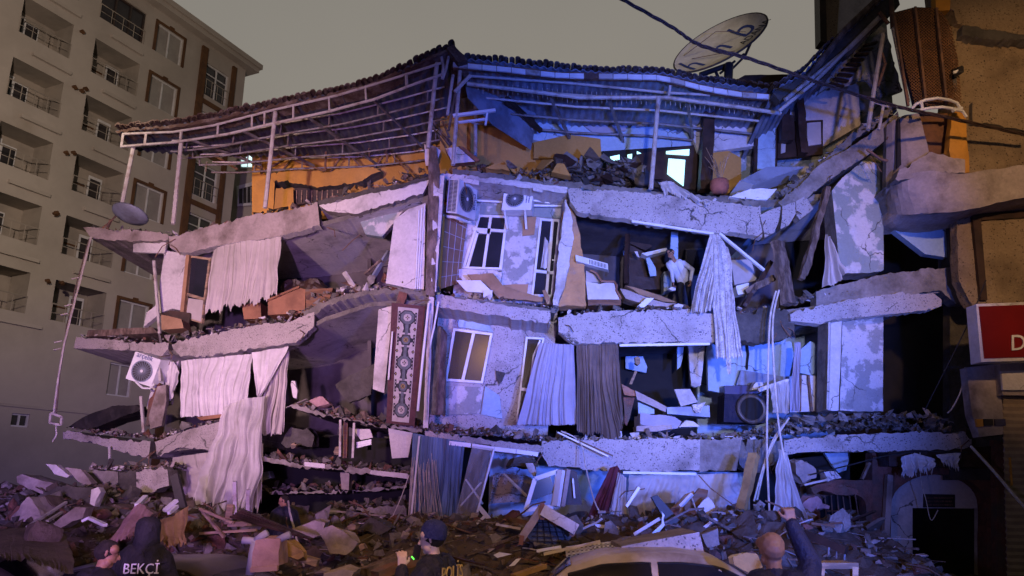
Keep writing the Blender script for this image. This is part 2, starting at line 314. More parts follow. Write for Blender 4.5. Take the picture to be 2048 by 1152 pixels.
def obj(name, m, mats, parent=None, label=None, cat=None, group=None, kind=None, smooth=False, rough=0, rl=.14, seed=0, solid=0):
    me = bpy.data.meshes.new(name)
    lo = [min(v[k] for v in m.v) for k in range(3)]; hi = [max(v[k] for v in m.v) for k in range(3)]
    org = Vector(((lo[0]+hi[0])/2, (lo[1]+hi[1])/2, lo[2]))
    me.from_pydata([tuple(Vector(v)-org) for v in m.v], [], m.f)
    for q in ([mats] if isinstance(mats, str) else mats): me.materials.append(MAT[q])
    me.polygons.foreach_set('material_index', m.m)
    bm = bmesh.new(); bm.from_mesh(me)
    if rough:
        bmesh.ops.triangulate(bm, faces=bm.faces)
        for _ in range(4):
            ed = [e for e in bm.edges if e.calc_length() > rl]
            if not ed or len(bm.verts) > 9000: break
            bmesh.ops.subdivide_edges(bm, edges=ed, cuts=1); bmesh.ops.triangulate(bm, faces=[f for f in bm.faces if len(f.verts) > 3])
        for v in bm.verts:
            w = v.co+org; v.co += noise.noise_vector(w*3.1+Vector((seed,0,0)))*rough + noise.noise_vector(w*9+Vector((0,seed,0)))*rough*.5
    bmesh.ops.recalc_face_normals(bm, faces=bm.faces); bm.to_mesh(me); bm.free()
    if smooth: me.polygons.foreach_set('use_smooth', [True]*len(me.polygons))
    o = bpy.data.objects.new(name, me); COL.objects.link(o)
    o['_w'] = tuple(org)
    if parent is not None: o.parent = parent; o.location = org - Vector(parent['_w'])
    else: o.location = org
    tag(o, label, cat, group, kind); return o
def tag(o, label=None, cat=None, group=None, kind=None):
    for k, v in (('label', label), ('category', cat), ('group', group), ('kind', kind)):
        if v: o[k] = v
    return o
def thing(name, loc, label, cat, group=None, kind=None):
    o = bpy.data.objects.new(name, None); COL.objects.link(o); o.location = loc; o['_w'] = tuple(loc); o.empty_display_size = .2
    return tag(o, label, cat, group, kind)
def one(name, label, cat, m, mats, group=None, **k): return obj(name, m, mats, None, label, cat, group, **k)
def plate(name, label, cat, pts, th, mats, group=None, vec=None, parent=None, **k):
    return obj(name, M().prism(pts, vec or (0, th, 0), 0, (1 if not isinstance(mats, str) and len(mats) > 1 else 0)), mats, parent, label, cat, group, **k)
def quad(c, u, v):
    tl, tr, br, bl = c; return tl.lerp(tr, u).lerp(bl.lerp(br, u), v)
def qbox(m, c, u0, u1, v0, v1, out=.03, th=.07, mi=0):
    """a box on a four-cornered face, standing proud of it by out"""
    n = (c[1]-c[0]).cross(c[3]-c[0]).normalized(); n = -n if n.y > 0 else n
    p = [quad(c, u, v)+n*out for u, v in ((u0,v0),(u1,v0),(u1,v1),(u0,v1))]
    return m.prism(p, -n*th, mi)
def cloth(name, label, cat, top, bot, folds, amp, mats, nu=110, nv=26, rag=.04, group=None, seed=0, sway=.0, parent=None, sag=0, tang=.05):
    A = resamp(top, nu); B = resamp(bot, nu); L = max(.3, (A[-1]-A[0]).length)
    def fn(u, v):
        i = int(round(u*nu)); a, b = A[i], B[i]; p = a.lerp(b, v)
        ph = folds*6.283*(u + .13*noise.noise(Vector((u*2.6, v*.9, seed))) + .05*noise.noise(Vector((u*7, v*1.2, seed+2)))) + .9*noise.noise(Vector((u*2, v*2.4, seed+5)))
        k = (.3+.7*v)*(.55+.9*abs(noise.noise(Vector((u*4.2, v*.8, seed+3)))))
        p.y += amp*k*(math.sin(ph) + .5*math.sin(ph*2.3+seed)) + .09*noise.noise(Vector((u*3, v*2.5, seed+9)))
        p.x += amp*.35*k*math.cos(ph*.7+seed) + sway*math.sin(v*3.1)
        p.x += tang*v*noise.noise(Vector((u*2.6, v*1.1, seed+20))) + tang*.35*v*noise.noise(Vector((u*9, v*1.6, seed+21))); p.y += tang*.8*noise.noise(Vector((u*3, v*5, seed+22)))
        p.z -= sag*math.sin(u*3.1416)*4*v*(1-v)
        if v > .8: p.z += rag*(v-.8)*5*(.6*noise.noise(Vector((u*11, seed, 1)))+.8*noise.noise(Vector((u*47, seed, 4))))
        return p
    return obj(name, M().grid(fn, nu, nv), mats, parent, label, cat, group, smooth=True)
def word(name, s, size, p, ux, uz, mats, parent, depth=.006, squash=1):
    """lettering standing on a surface: p lower left corner, ux along the line, uz up"""
    cu = bpy.data.curves.new('t', 'FONT'); cu.body = s; cu.size = size; cu.extrude = depth; cu.resolution_u = 3
    t = bpy.data.objects.new('t', cu); COL.objects.link(t); bpy.context.view_layer.update()
    me = bpy.data.meshes.new_from_object(t.evaluated_get(bpy.context.evaluated_depsgraph_get()))
    ux, uz = Vector(ux).normalized(), Vector(uz); n = ux.cross(uz).normalized(); m = M()
    m.add([Vector(p)+ux*v.co.x*squash+uz*v.co.y+n*v.co.z for v in me.vertices], [list(f.vertices) for f in me.polygons])
    bpy.data.objects.remove(t); bpy.data.curves.remove(cu); bpy.data.meshes.remove(me)
    return obj(name, m, mats, parent)
# ================================================================== ground
g = M(); g.add([(-400,-60,0), (400,-60,0), (400,900,0), (-400,900,0)], [(0,1,2,3)])
obj('ground', g, 'asphalt', kind='structure')
# ================================================================== the tall apartment block on the left
BA = Vector((-17.9, 40.3, 0)); BT = Vector((.3997, .9166, 0)).normalized(); BN = Vector((BT.y, -BT.x, 0))   # along the wall, out of the wall
def BW(u, z, d=0): return BA + BT*u + BN*d + Vector((0, 0, z))
blk = thing('apartment_block', BW(-6, 0), 'tall beige apartment block with recessed balconies and brown window trim at left', 'apartment block')
ops = []
UA, UB, UC, UD = (-11.5,-9.05), (-7.85,-5.2), (-4.45,-2.65), (-.8,.95)
for k in range(8):
    zt = 24.1-3.17*k
    if k < 5: ops.append(('A', *UA, zt-1.85, zt))
    if 0 <= k < 5: ops.append(('B', *UB, zt-1.88, zt))
ops.append(('A', *UA, 25.5, 27.3)); ops.append(('G', *UB, 25.35, 27.2))
for k in range(6): ops.append(('C', *UC, 25.4-3.17*k, 27.15-3.17*k))
ops.append(('S', -4.45, -3.1, 6.5, 8.1))
for k in range(4): ops.append(('D', *UD, 24.65-3.17*k, 26.72-3.17*k))
ops.append(('V', -8.8, -8.0, 4.68, 5.24))
U0, U1, Z1 = -26., 2.25, 27.9
us = sorted({U0, U1, *[o[1] for o in ops], *[o[2] for o in ops]}); zs = sorted({0, Z1, *[o[3] for o in ops], *[o[4] for o in ops]})
m = M()
for a, b in zip(us, us[1:]):
    for c, d in zip(zs, zs[1:]):
        if not any(o[1] <= (a+b)/2 <= o[2] and o[3] <= (c+d)/2 <= o[4] for o in ops):
            m.add([BW(a,c), BW(b,c), BW(b,d), BW(a,d)], [(0,1,2,3)])
for o in ops:
    _, a, b, c, d = o; dp = -1.35 if o[0] in 'AB' else -.24
    q = [BW(a,c), BW(b,c), BW(b,d), BW(a,d)]; r = [BW(a,c,dp), BW(b,c,dp), BW(b,d,dp), BW(a,d,dp)]
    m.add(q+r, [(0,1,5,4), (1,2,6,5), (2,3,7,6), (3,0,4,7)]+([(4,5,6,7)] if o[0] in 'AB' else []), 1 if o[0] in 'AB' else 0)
m.add([BW(U1,0), BW(U1,0,-14), BW(U1,Z1,-14), BW(U1,Z1)], [(0,1,2,3)])
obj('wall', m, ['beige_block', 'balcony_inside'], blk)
m = M(); m.box(BW(U0, 27.9, .55), BT*(U1-U0+.6), BN*-15, (0,0,.28)); m.box(BW(U0, 28.18, .68), BT*(U1-U0+.75), BN*-15.2, (0,0,.32)); obj('cornice', m, 'beige_block', blk)
m = M(); m.box(BW(U0, 9.0, .0), BT*(-8.2-U0), BN*.12, (0,0,.14)); m.box(BW(U0, 5.5, .0), BT*(U1-U0), BN*.06, (0,0,.12)); obj('string_course', m, 'beige_block', blk)
for u in (-1.35, 1.1):
    m = M(); m.box(BW(u, 0, 0), BT*(.42 if u < 0 else .3), BN*.14, (0,0,27.55)); obj('brown_strip', m, 'brown_trim', blk)
for k in range(4):
    m = M(); m.box(BW(-.93, 24.02-3.17*k, .02), BT*2.03, BN*.06, (0,0,.3)); obj('brown_band', m, 'brown_trim', blk)
m = M(); m.box(BW(-13.2, 0, 0), BT*.5, BN*.14, (0,0,27.5)); obj('brown_strip', m, 'brown_trim', blk)
for o in ops:
    t, a, b, c, d = o
    if t in 'CDSVG':
        f = M(); w = .07
        f.box(BW(a,c,-.18), BT*(b-a), BN*.08, (0,0,w)); f.box(BW(a,d-w,-.18), BT*(b-a), BN*.08, (0,0,w))
        for uu in ([a, (a+b)/2-w/2, b-w] if t != 'G' else [a, a+(b-a)*.33, a+(b-a)*.66, b-w]): f.box(BW(uu, c+w, -.17), BT*w, BN*.07, (0,0,d-c-2*w))
        if t == 'D': f.box(BW(a+w, d-.65, -.165), BT*((b-a)-2*w), BN*.06, (0,0,.05))
        fr = obj('window', f, 'dark_metal' if t == 'G' else 'pvc_white', blk)
        p = M(); p.box(BW(a, c, -.22), BT*(b-a), BN*.03, (0,0,d-c))
        obj('pane', p, 'block_glass' if t in 'GVD' or (t == 'C' and R.random() < .3) else 'blind', fr)
    if t == 'C':
        s = M()
        s.box(BW(a-.16, c, 0), BT*.16, BN*.06, (0,0,d-c+.14)); s.box(BW(b, c, 0), BT*.16, BN*.06, (0,0,d-c+.14)); s.box(BW(a, d, 0), BT*(b-a), BN*.06, (0,0,.14)); s.box(BW((a+b)/2-.14, d+.14, 0), BT*.28, BN*.08, (0,0,.1))
        obj('window_surround', s, 'brown_trim', blk)
    if t in 'ABDG':
        r = M(); hz = .75 if t != 'D' else .95; dd = .03 if t != 'D' else .1
        r.tube([BW(a-.02, c+hz, dd), BW(b+.02, c+hz, dd)], .028, 5); r.tube([BW(a, c+hz*.45, dd), BW(b, c+hz*.45, dd)], .016, 5)
        for q in range(5): r.tube([BW(a+(b-a)*q/4, c, dd), BW(a+(b-a)*q/4, c+hz, dd)], .02, 5)
        obj('railing', r, 'balcony_inside', blk)
    if t in 'AB':
        # balcony door and window on the inner wall
        uu = b-.95 if t == 'B' else a+.2
        f = M(); q = M()
        f.box(BW(uu, c-.25, -1.33), BT*.75, BN*.05, (0,0,1.9)); q.box(BW(uu+.08, c+.3, -1.30), BT*.58, BN*.03, (0,0,1.2))
        fr = obj('balcony_door', f, 'pvc_white', blk); obj('pane', q, 'block_glass', fr)
        if t == 'A':
            f = M(); q = M(); f.box(BW(uu+.75, c+.35, -1.33), BT*.7, BN*.05, (0,0,1.1)); q.box(BW(uu+.81, c+.42, -1.30), BT*.58, BN*.03, (0,0,.96))
            fr = obj('window', f, 'pvc_white', blk); obj('pane', q, 'block_glass', fr)
        if t == 'B':
            s = M(); s.box(BW(a+.0, c+.95, -1.34), BT*(b-a-1.0), BN*.04, (0,0,.07)); obj('wall_rail', s, 'brown_trim', blk)
    if t in 'AB' and d < 27.0:
        s = M(); s.box(BW(a+.75, d+.5, 0), BT*1.9, BN*.16, (0,0,.16)); obj('ledge', s, 'beige_block', blk)
# ventilation cowls between the balconies
for k, (x, y) in enumerate(((161,63), (146,174), (160,181), (168,177), (129,305), (144,305), (110,425), (107,427), (92,561), (120,565))):
    d = V((x, y, 30.)) - Vector((0,0,CZ)); o0 = Vector((0,0,CZ)); kk = (BA-o0).dot(BN)/d.dot(BN); P = o0+d*kk
    m = M(); m.tube([P, P+BN*.16, P+BN*.22+Vector((0,0,-.12))], [.07, .07, .10], 9)
    one('flue_cowl', 'small dark flue cowl on the beige block wall between its balcony columns', 'flue cowl', m, 'brown_trim', 'flue cowls on the beige block')
# ================================================================== lower beige house behind, with one lit window
hb = thing('house_behind', (-17, 47, 0), 'plain beige house behind the yellow penthouse with a single lit window', 'house')
m = M(); p0 = V((440, 250, 46)); p1 = V((640, 250, 50)); p0.z = p1.z = 0
m.box(p0, p1-p0, (1,8,0), (0,0,25.2)); obj('wall', m, 'beige_block', hb)
def hbw(pts, name, mt, out, th, par):
    m = M(); m.prism([(x, y, (46 + 4*(x-440)/200)-out) for x, y in pts], (0, th, 0)); return obj(name, m, mt, par)
w = hbw([(478,298), (513,298), (513,336), (480,336)], 'window', 'pvc_white', .06, .06, hb); hbw([(482,301), (510,301), (510,333), (483,333)], 'pane', 'lit_window_far', .09, .03, w)
m = M()
for a, b in (((495,300),(495,334)), ((484,310),(509,310))): m.bar((*a, 46.9), (*b, 46.9), .06, .04)
obj('bar', m, 'pvc_white', w)
w = hbw([(473,372), (512,362), (512,410), (474,412)], 'window', 'pvc_white', .06, .06, hb); hbw([(478,378), (510,370), (510,404), (478,407)], 'pane', 'block_glass', .09, .03, w)
m = M()
for x in (486, 494, 502): m.bar((x, 374, 46.8), (x, 406, 46.8), .05, .03)
obj('bar', m, 'pvc_white', w)
# ================================================================== the collapsed building
cb = thing('collapsed_building', (0, 17, 0), 'collapsed apartment building with sagging floors and torn open rooms, lit blue', 'building')
def part(name, m, mats, **k): return obj(name, m, mats, cb, **k)
SL = ['speckled_render', 'pale_concrete', 'white_plaster']
# ---- right wing beams and slabs
YB = 16.7
def beam(name, k, top, bot, dy, mats, Y=YB, **kw): return part(name, ribbon(T(k, Y, *top), T(k, Y, *bot), dy, **kw), mats)
beam('balcony_beam', 'g', [(118,76),(260,84),(500,101),(640,118),(800,140),(940,152)], [(128,130),(160,178),(390,217),(740,266),(850,272),(950,291)], .28, SL, seed=1)
beam('balcony_beam', 'g', [(78,622),(110,614),(320,601),(640,592),(752,620)], [(80,690),(140,741),(340,741),(600,738),(752,735)], .28, SL, seed=2)
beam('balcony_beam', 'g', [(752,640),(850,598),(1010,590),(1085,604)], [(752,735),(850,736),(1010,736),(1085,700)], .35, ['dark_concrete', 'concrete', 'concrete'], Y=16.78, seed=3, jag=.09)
beam('balcony_beam', 'k', [(640,218),(900,206),(1400,198),(1735,196)], [(630,300),(690,400),(1100,424),(1400,428),(1735,428)], .28, SL, seed=4)
beam('balcony_beam', 'l', [(345,192),(640,190)], [(345,428),(600,418)], .28, ['pale_concrete', 'concrete', 'white_plaster'], seed=5)
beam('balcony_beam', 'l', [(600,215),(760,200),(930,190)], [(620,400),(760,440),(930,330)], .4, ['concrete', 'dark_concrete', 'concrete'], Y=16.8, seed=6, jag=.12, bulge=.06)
beam('balcony_beam', 'm', [(-62,620),(0,610),(400,591),(640,590),(668,618)], [(-62,680),(0,671),(330,668),(650,656),(668,640)], .3, SL, seed=7)
beam('balcony_beam', 'h', [(192,622),(290,602),(400,576),(620,546),(740,544),(772,566)], [(196,658),(320,668),(400,648),(550,634),(740,612),(772,600)], .3, SL, Y=16.6, seed=8)
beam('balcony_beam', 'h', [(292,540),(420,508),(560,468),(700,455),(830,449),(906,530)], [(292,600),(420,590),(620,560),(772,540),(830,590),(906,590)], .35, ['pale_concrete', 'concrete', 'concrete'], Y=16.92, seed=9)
# snapped pieces still hanging on their bars
for i, p in enumerate(([(520,430),(540,420),(562,413),(558,440),(548,466),(530,475)], [(566,412),(590,404),(592,428),(578,450),(560,458),(564,436)], [(592,402),(612,392),(626,418),(600,440),(594,432)])):
    p = [(1000+x, y, 16.62+.03*i) for x, y in p]
    one('beam_fragment', ['speckled chunk hanging off the right end of the topmost balcony beam', 'middle cracked chunk wedged where the topmost beam meets the fallen slab', 'small cracked chunk under the foot of the sloping terrace slab'][i], 'beam fragment', M().prism(p, (0,.3,0), 0, 1), ['speckled_render', 'pale_concrete'], rough=.02)
# ceilings / floors of the right wing
def slab(name, pts, dy, th, mats, **k):
    m = ribbon(pts, [(p[0], p[1]+th, p[2]) for p in pts], dy, **k); return part(name, m, mats)
slab('floor_slab', T('g', 16.98, (118,100),(500,130),(940,205)), 4.2, 16, ['pale_concrete', 'concrete', 'room_shade'], jag=.01)
slab('floor_slab', T('g', 16.98, (78,640),(560,626),(1085,628)), 4.2, 16, ['pale_concrete', 'concrete', 'room_shade'], jag=.01)
slab('floor_slab', T('z', 16.98, (1084,890),(1500,885),(1570,890)), 4.2, 14, ['pale_concrete', 'concrete', 'blue_paint'], jag=.01)
slab('floor_slab', T('z', 17.02, (1570,620),(1700,600),(1900,570)), 4.0, 12, ['pale_concrete', 'concrete', 'white_plaster'], jag=.01)
slab('floor_slab', T('z', 16.92, (1550,885),(1700,880),(1935,876)), 4.0, 12, ['pale_concrete', 'concrete', 'white_plaster'], jag=.01)
slab('floor_slab', T('z', 17.3, (1590,392),(1680,384),(1780,378)), 3.4, 12, ['pale_concrete', 'concrete', 'white_plaster'], jag=.01)
# white window rails that stayed under the beams
for a, b in (((1263,443),(1427,468)), ((1239,691),(1419,688)), ((1246,945),(1392,948))):
    part('curtain_rail', M().bar((*a, 16.72), (*b, 16.72), .07, .055), 'pvc_white')
for a, b in (((899,886),(942,891)), ((944,891),(988,898)), ((989,898),(1032,903)), ((1033,903),(1076,909))):
    part('window_lintel', M().bar((*a, 16.62), (*b, 16.62), .09, .09), 'pvc_white')
# room walls seen inside
def wall(k, Y, pts, th, mats, name='wall', **kw): return part(name, M().prism(T(k, Y, *pts), (0, th, 0)), mats, **kw)
wall('z', 21.0, [(1120,400),(1640,400),(1640,660),(1120,660)], .2, 'room_shade', 'back_wall')
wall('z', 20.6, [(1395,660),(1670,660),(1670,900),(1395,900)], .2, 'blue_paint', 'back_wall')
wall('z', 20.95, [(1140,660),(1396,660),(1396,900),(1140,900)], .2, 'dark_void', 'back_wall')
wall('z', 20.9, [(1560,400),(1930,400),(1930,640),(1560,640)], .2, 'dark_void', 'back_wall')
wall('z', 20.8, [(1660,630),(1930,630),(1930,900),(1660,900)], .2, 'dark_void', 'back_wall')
wall('d', 19.2, [(1128,1040),(1470,1000),(1470,1150),(1420,1165),(1310,1150)], .15, 'blue_paint')           # pale triangle beside the pier
wall('g', 18.3, [(560,262),(590,262),(588,420),(552,420)], .1, 'blue_paint')
wall('n', 20.4, [(660,130),(945,160),(930,330),(760,330),(755,420),(660,400)], .15, 'blue_paint')
wall('n', 20.6, [(130,30),(600,110),(665,170),(660,310),(380,310),(330,230)], .15, 'blue_paint')
wall('n', 19.6, [(-60,-10),(120,0),(330,210),(370,310),(290,350),(-60,190)], .2, 'dark_wood', 'broken_ceiling')
wall('v', 19.4, [(745,230),(800,228),(790,330),(770,400),(745,425)], .1, 'blue_paint')
wall('v', 19.0, [(840,205),(985,205),(972,330),(945,560),(900,575),(865,560),(850,400)], .12, 'white_plaster')
wall('v', 18.6, [(1000,230),(1030,195),(1130,188),(1720,186),(1740,300),(1700,490),(1300,430),(1250,560),(1140,625),(1010,600)], .15, 'blue_paint')
wall('v', 18.2, [(1800,250),(1880,180),(1960,220),(1985,300),(1970,440),(1880,470),(1795,450)], .15, 'blue_paint')
wall('v', 18.0, [(1700,480),(1800,470),(2045,480),(2030,785),(1880,780),(1705,790)], .15, 'white_plaster', 'wardrobe_wall')
for a, b in (((1795,470),(1790,780)), ((1862,470),(1892,780))):
    part('wood_batten', M().bar(T('v', 17.9, a)[0], T('v', 17.9, b)[0], .05, .05), 'wood')
m = M(); m.bar(T('v', 18.5, (1345,195))[0], T('v', 18.5, (1345,430))[0], .05, .04); part('wall_crack', m, 'dark_void', rough=.03)
wall('z', 17.2, [(1137,392),(1148,420),(1158,470),(1172,560),(1172,612),(1112,612),(1120,520),(1124,430)], .45, ['warm_lit_plaster'], 'wall_end', rough=.04)
m = M().prism(T('z', 16.95, (1131,398),(1141,425),(1146,470),(1140,520),(1132,560),(1118,612),(1108,610),(1118,500)), (0,.5,0)); part('wall_end', m, 'white_plaster', rough=.05)
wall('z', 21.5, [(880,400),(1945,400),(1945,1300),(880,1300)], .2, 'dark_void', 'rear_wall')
# ---- the recess: two floors
YR, YW = 16.8, 17.95
slab('floor_slab', T('z', YR, (866,346),(930,350),(1000,357),(1135,374)), 1.3, 12, ['white_plaster', 'concrete', 'white_plaster'], jag=.03, seed=21)
slab('floor_slab', T('f', YR, (688,538),(800,556),(1000,590),(1175,612)), 1.3, 26, SL, jag=.04, seed=22)
slab('floor_slab', T('z', YR-.1, (850,862),(930,872),(1086,892)), 1.5, 16, ['fine_speckle', 'concrete', 'white_plaster'], jag=.06, seed=23)
for a, b in (((905,352),(958,360)), ((990,360),(1060,368)), ((1066,372),(1085,375)), ((1092,372),(1130,378))):
    part('edge_plaster', ribbon([(*a, YR-.04), (*b, YR-.04)], [(a[0], a[1]+9, YR-.04), (b[0], b[1]+9, YR-.04)], .05, jag=.03, seed=a[0]), 'white_plaster')
wall('z', YW, [(925,372),(1135,372),(1135,610),(905,600)], .2, ['peeling_paint'])
wall('z', YW+.02, [(880,600),(1115,620),(1095,870),(850,870)], .2, ['speckled_render'])
part('floor_slab', M().prism([V((880,590,YR+.2)), V((1110,618,YR+.2)), V((1110,626,YR+.2)), V((880,598,YR+.2))], (0,1.4,0)), 'concrete')
# tiled side wall of the upper balcony
m = M(); q = [V((876,400,16.9)), V((935,440,17.9)), V((918,566,17.9)), V((868,582,16.9))]; m.prism(q, (-.12,.03,0)); part('tiled_wall', m, 'tile_tan')
m = M()
for t in (.2,.42,.64,.86): m.tube([q[0].lerp(q[1],t)+Vector((.012,0,0)), q[3].lerp(q[2],t)+Vector((.012,0,0))], .008, 4)
for t in (.14,.32,.5,.68,.86): m.tube([q[0].lerp(q[3],t)+Vector((.012,0,0)), q[1].lerp(q[2],t)+Vector((.012,0,0))], .008, 4)
part('tile_joint', m, 'white_plaster')
m = M().prism(T('z', 16.86, (878,420),(889,434),(880,580),(868,583)), (.0,.14,0)); part('tiled_wall', m, 'orange_paint')
m = M().prism(T('s', YW-.05, (700,940),(810,940),(795,1040),(600,1030),(605,945)), (0,.06,0)); part('tile_patch', m, 'tile_tan')
m = M().prism(T('s', YW-.05, (770,385),(875,385),(858,530),(760,540)), (0,.06,0)); part('tile_patch', m, 'tile_tan')
m = M().prism(T('s', YW-.04, (420,195),(610,190),(1100,215),(1100,400),(900,385),(640,365),(410,370)), (0,.05,0)); part('upper_wall_patch', m, 'peeling_green')
def window(c, bars, name='window', out=.02, fr='pvc_white', pane='glass_dark', w=.055, th=.09, frame=True):
    """c: four corners; bars: (u0,v0,u1,v1) lines"""
    c = [V(p) for p in c]; m = M()
    W_, H_ = (c[1]-c[0]).length, (c[3]-c[0]).length; a, b = w/W_, w/H_
    if frame:
        for r in ((0,1,0,b), (0,1,1-b,1), (0,a,b,1-b), (1-a,1,b,1-b)): qbox(m, c, *r, out, th)
    for u0, v0, u1, v1 in bars:
        p, q = quad(c, u0, v0), quad(c, u1, v1); m.bar(p+Vector((0,-.01,0)), q+Vector((0,-.01,0)), w*.9, th*.8)
    f = part(name, m, fr)
    k_ = M(); qbox(k_, c, .2*a, 1-.2*a, .2*b, 1-.2*b, out-.045, .012); obj('dark_backing', k_, 'dark_void', f)  # near-black sheet behind the pane, painted darkness of the room inside
    g = M(); qbox(g, c, .5*a, 1-.5*a, .5*b, 1-.5*b, out-.03, .012); obj('pane', g, pane, f)
    return f
window(T('s', YW-.06, (402,370),(640,380),(592,822),(262,812)), [(.42,0,.54,1), (-.05,.27,1,.29), (.1,.32,.54,.33), (.13,.32,.13,1)])
part('window_sill', M().prism(T('s', YW-.2, (235,815),(590,828),(590,850),(580,960),(300,930),(235,880)), (0,.18,0), 0, 0), 'white_plaster', rough=.02)
window(T('s', YW-.06, (905,400),(1075,412),(1010,1045),(832,1040)), [(.62,0,.70,1), (0,.68,1,.70)])
part('door_handle', M().bar(T('s', YW-.2, (1005,740))[0], T('s', YW-.2, (1032,745))[0], .03, .03), 'pvc_white')
f = window(T('f', YW-.06, (768,684),(934,706),(892,916),(733,905)), [(.53,0,.46,1)], w=.06)
k_ = M(); qbox(k_, [V(p) for p in T('f', YW-.06, (768,684),(934,706),(892,916),(733,905))], .54, .95, .06, .97, -.012, .01); obj('net_curtain', k_, 'lilac_cloth', f)
window(T('f', YW-.06, (1072,720),(1150,724),(1092,1078),(1030,1076)), [(0,.62,.5,.63)], w=.05)
part('door_stile', M().tube(T('f', YW-.2, (1132,735),(1105,800),(1092,900),(1086,1000),(1084,1078)), .03, 4), 'pvc_white')
part('wall_panel', M().prism(T('f', YW-.08, (733,925),(895,930),(880,1042),(735,1048)), (0,.1,0)), 'peeling_paint', rough=.01)
part('wall_panel', M().prism(T('f', YW-.06, (902,925),(960,965),(975,1062),(885,1045)), (0,.08,0)), 'blue_paint', rough=.015)
part('wall_panel', M().prism(T('f', YW-.05, (778,630),(870,610),(900,640),(935,700),(790,678)), (0,.08,0)), 'blue_paint', rough=.015)
part('wall_panel', M().prism(T('f', YW-.07, (945,860),(985,868),(975,900),(960,920),(950,895)), (0,.08,0)), 'dark_concrete', rough=.02)
# ---- corner pier, pipes and side wall of the recess
m = ribbon(T('z', 16.35, (858,292),(872,292),(880,345)), T('z', 16.35, (851,590),(862,592),(869,590)), .25, jag=.05, rows=26, bulge=.05); part('corner_pier', m, 'old_timber')
m = ribbon(T('z', 16.38, (868,345),(889,352)), T('z', 16.38, (862,582),(872,584)), .3, jag=.05, rows=26, bulge=.06, seed=4); part('corner_pier', m, ['white_plaster', 'pale_concrete'])
m = ribbon(T('z', 16.4, (858,590),(868,590)), T('z', 16.4, (846,856),(856,858)), .2, jag=.05, rows=20, bulge=.05, seed=8); part('corner_pier', m, ['white_plaster', 'old_timber'])
part('drain_pipe', M().tube(T('r', 16.3, (450,90,16.3),(415,290),(385,420),(372,560)), .022), 'pvc_white')
part('drain_pipe', M().tube(T('r', 16.3, (375,100),(350,330),(325,560),(300,820),(290,930)), .03), 'pvc_white')
part('drain_pipe', M().tube(T('r', 16.28, (385,180),(380,420),(362,700),(352,1000)), .02), 'white_metal')
one('leaning_board', 'tall brownish board leaning beside the crooked lower window', 'board', M().prism(T('r', 17.3, (400,280),(455,275),(500,335),(492,440),(485,960),(385,955),(362,700),(372,520)), (.05,.06,0)), 'old_timber', rough=.01)
one('timber_post', 'thin splintered timber post between the leaning board and the crooked window', 'post', M().prism(T('r', 17.4, (478,720),(495,715),(500,968),(480,968)), (0,.08,0)), 'wood')
# ---- the wide pier on the right and its lower half
m = ribbon(T('h', 17.05, (352,152),(380,118),(470,42),(540,50),(549,62)), T('h', 17.05, (385,470),(420,474),(480,472),(520,468),(552,462)), .6, jag=.02, rows=18, bulge=.015, seed=12); part('pier', m, ['peeling_green', 'pale_concrete'])
m = ribbon(T('h', 17.06, (393,650),(450,645),(550,632)), T('h', 17.06, (384,1000),(450,1004),(549,1004)), .6, jag=.015, rows=18, seed=13); part('pier', m, ['peeling_paint', 'pale_concrete'])
m = ribbon(T('h', 17.04, (338,654),(360,650),(391,650)), T('h', 17.04, (334,998),(360,1002),(378,1002)), .6, jag=.02, rows=18, seed=14); part('pier', m, ['white_plaster', 'pale_concrete'])
part('pier_trim', M().tube(T('h', 17.0, (345,652),(342,800),(337,996)), .03, 4), 'white_plaster')
# ---- sloping terrace slab
m = ribbon([(1556,402,16.7),(1592,374,16.7),(1640,328,16.6),(1721,280,16.5),(1796,222,16.4)], [(1574,426,16.7),(1600,412,16.7),(1650,366,16.6),(1733,311,16.5),(1800,256,16.4)], 2.2, jag=.04, seed=31)
part('terrace_slab', m, ['pale_concrete', 'concrete', 'dark_concrete'])
m = ribbon([(1560,384,16.9),(1620,340,16.9),(1700,268,16.8),(1790,205,16.7)], [(1566,398,16.9),(1630,350,16.9),(1712,282,16.8),(1794,222,16.7)], 2.0, jag=.07, seed=32)
part('terrace_slab', m, ['concrete', 'dark_concrete', 'dark_concrete'])
part('terrace_slab', ribbon(T('z', 17.0, (905,338),(1135,362),(1300,378),(1530,398),(1570,398)), T('z', 17.0, (905,352),(1135,376),(1300,392),(1530,416),(1570,420)), 4.0, jag=.05, seed=33), ['concrete', 'concrete', 'blue_paint'])
# ---- penthouse set back on the roof terrace
wall('z', 20.75, [(504,290),(900,262),(905,420),(504,440)], .2, 'ochre_wall', 'penthouse_wall')
m = ribbon(T('b', 20.2, (905,800),(1000,765),(1220,775),(1430,745),(1540,760)), T('b', 20.2, (905,840),(1000,830),(1200,862),(1420,838),(1480,800)), .5, jag=.06, seed=41); part('penthouse_ledge', m, ['ochre_wall', 'dark_concrete'])
m = ribbon(T('b', 20.15, (848,830),(900,806),(960,830)), T('b', 20.15, (835,1000),(890,1000),(950,1000)), .5, jag=.05, rows=10, seed=42); part('penthouse_ledge', m, ['ochre_wall', 'dark_concrete'])
m = ribbon(T('b', 20.2, (965,868),(1062,868)), T('b', 20.2, (955,980),(1062,960)), .5, jag=.03, rows=8, seed=43); part('penthouse_ledge', m, ['ochre_wall', 'dark_concrete'])
m = ribbon(T('b', 20.6, (890,760),(1085,755)), T('b', 20.6, (900,785),(1085,785)), .2, jag=.05, seed=44); part('bare_patch', m, 'concrete')
f = part('penthouse_window', M().prism(T('b', 20.5, (1068,868),(1330,868),(1300,925),(1062,960)), (0,.12,0)), 'dark_metal')
m = M()
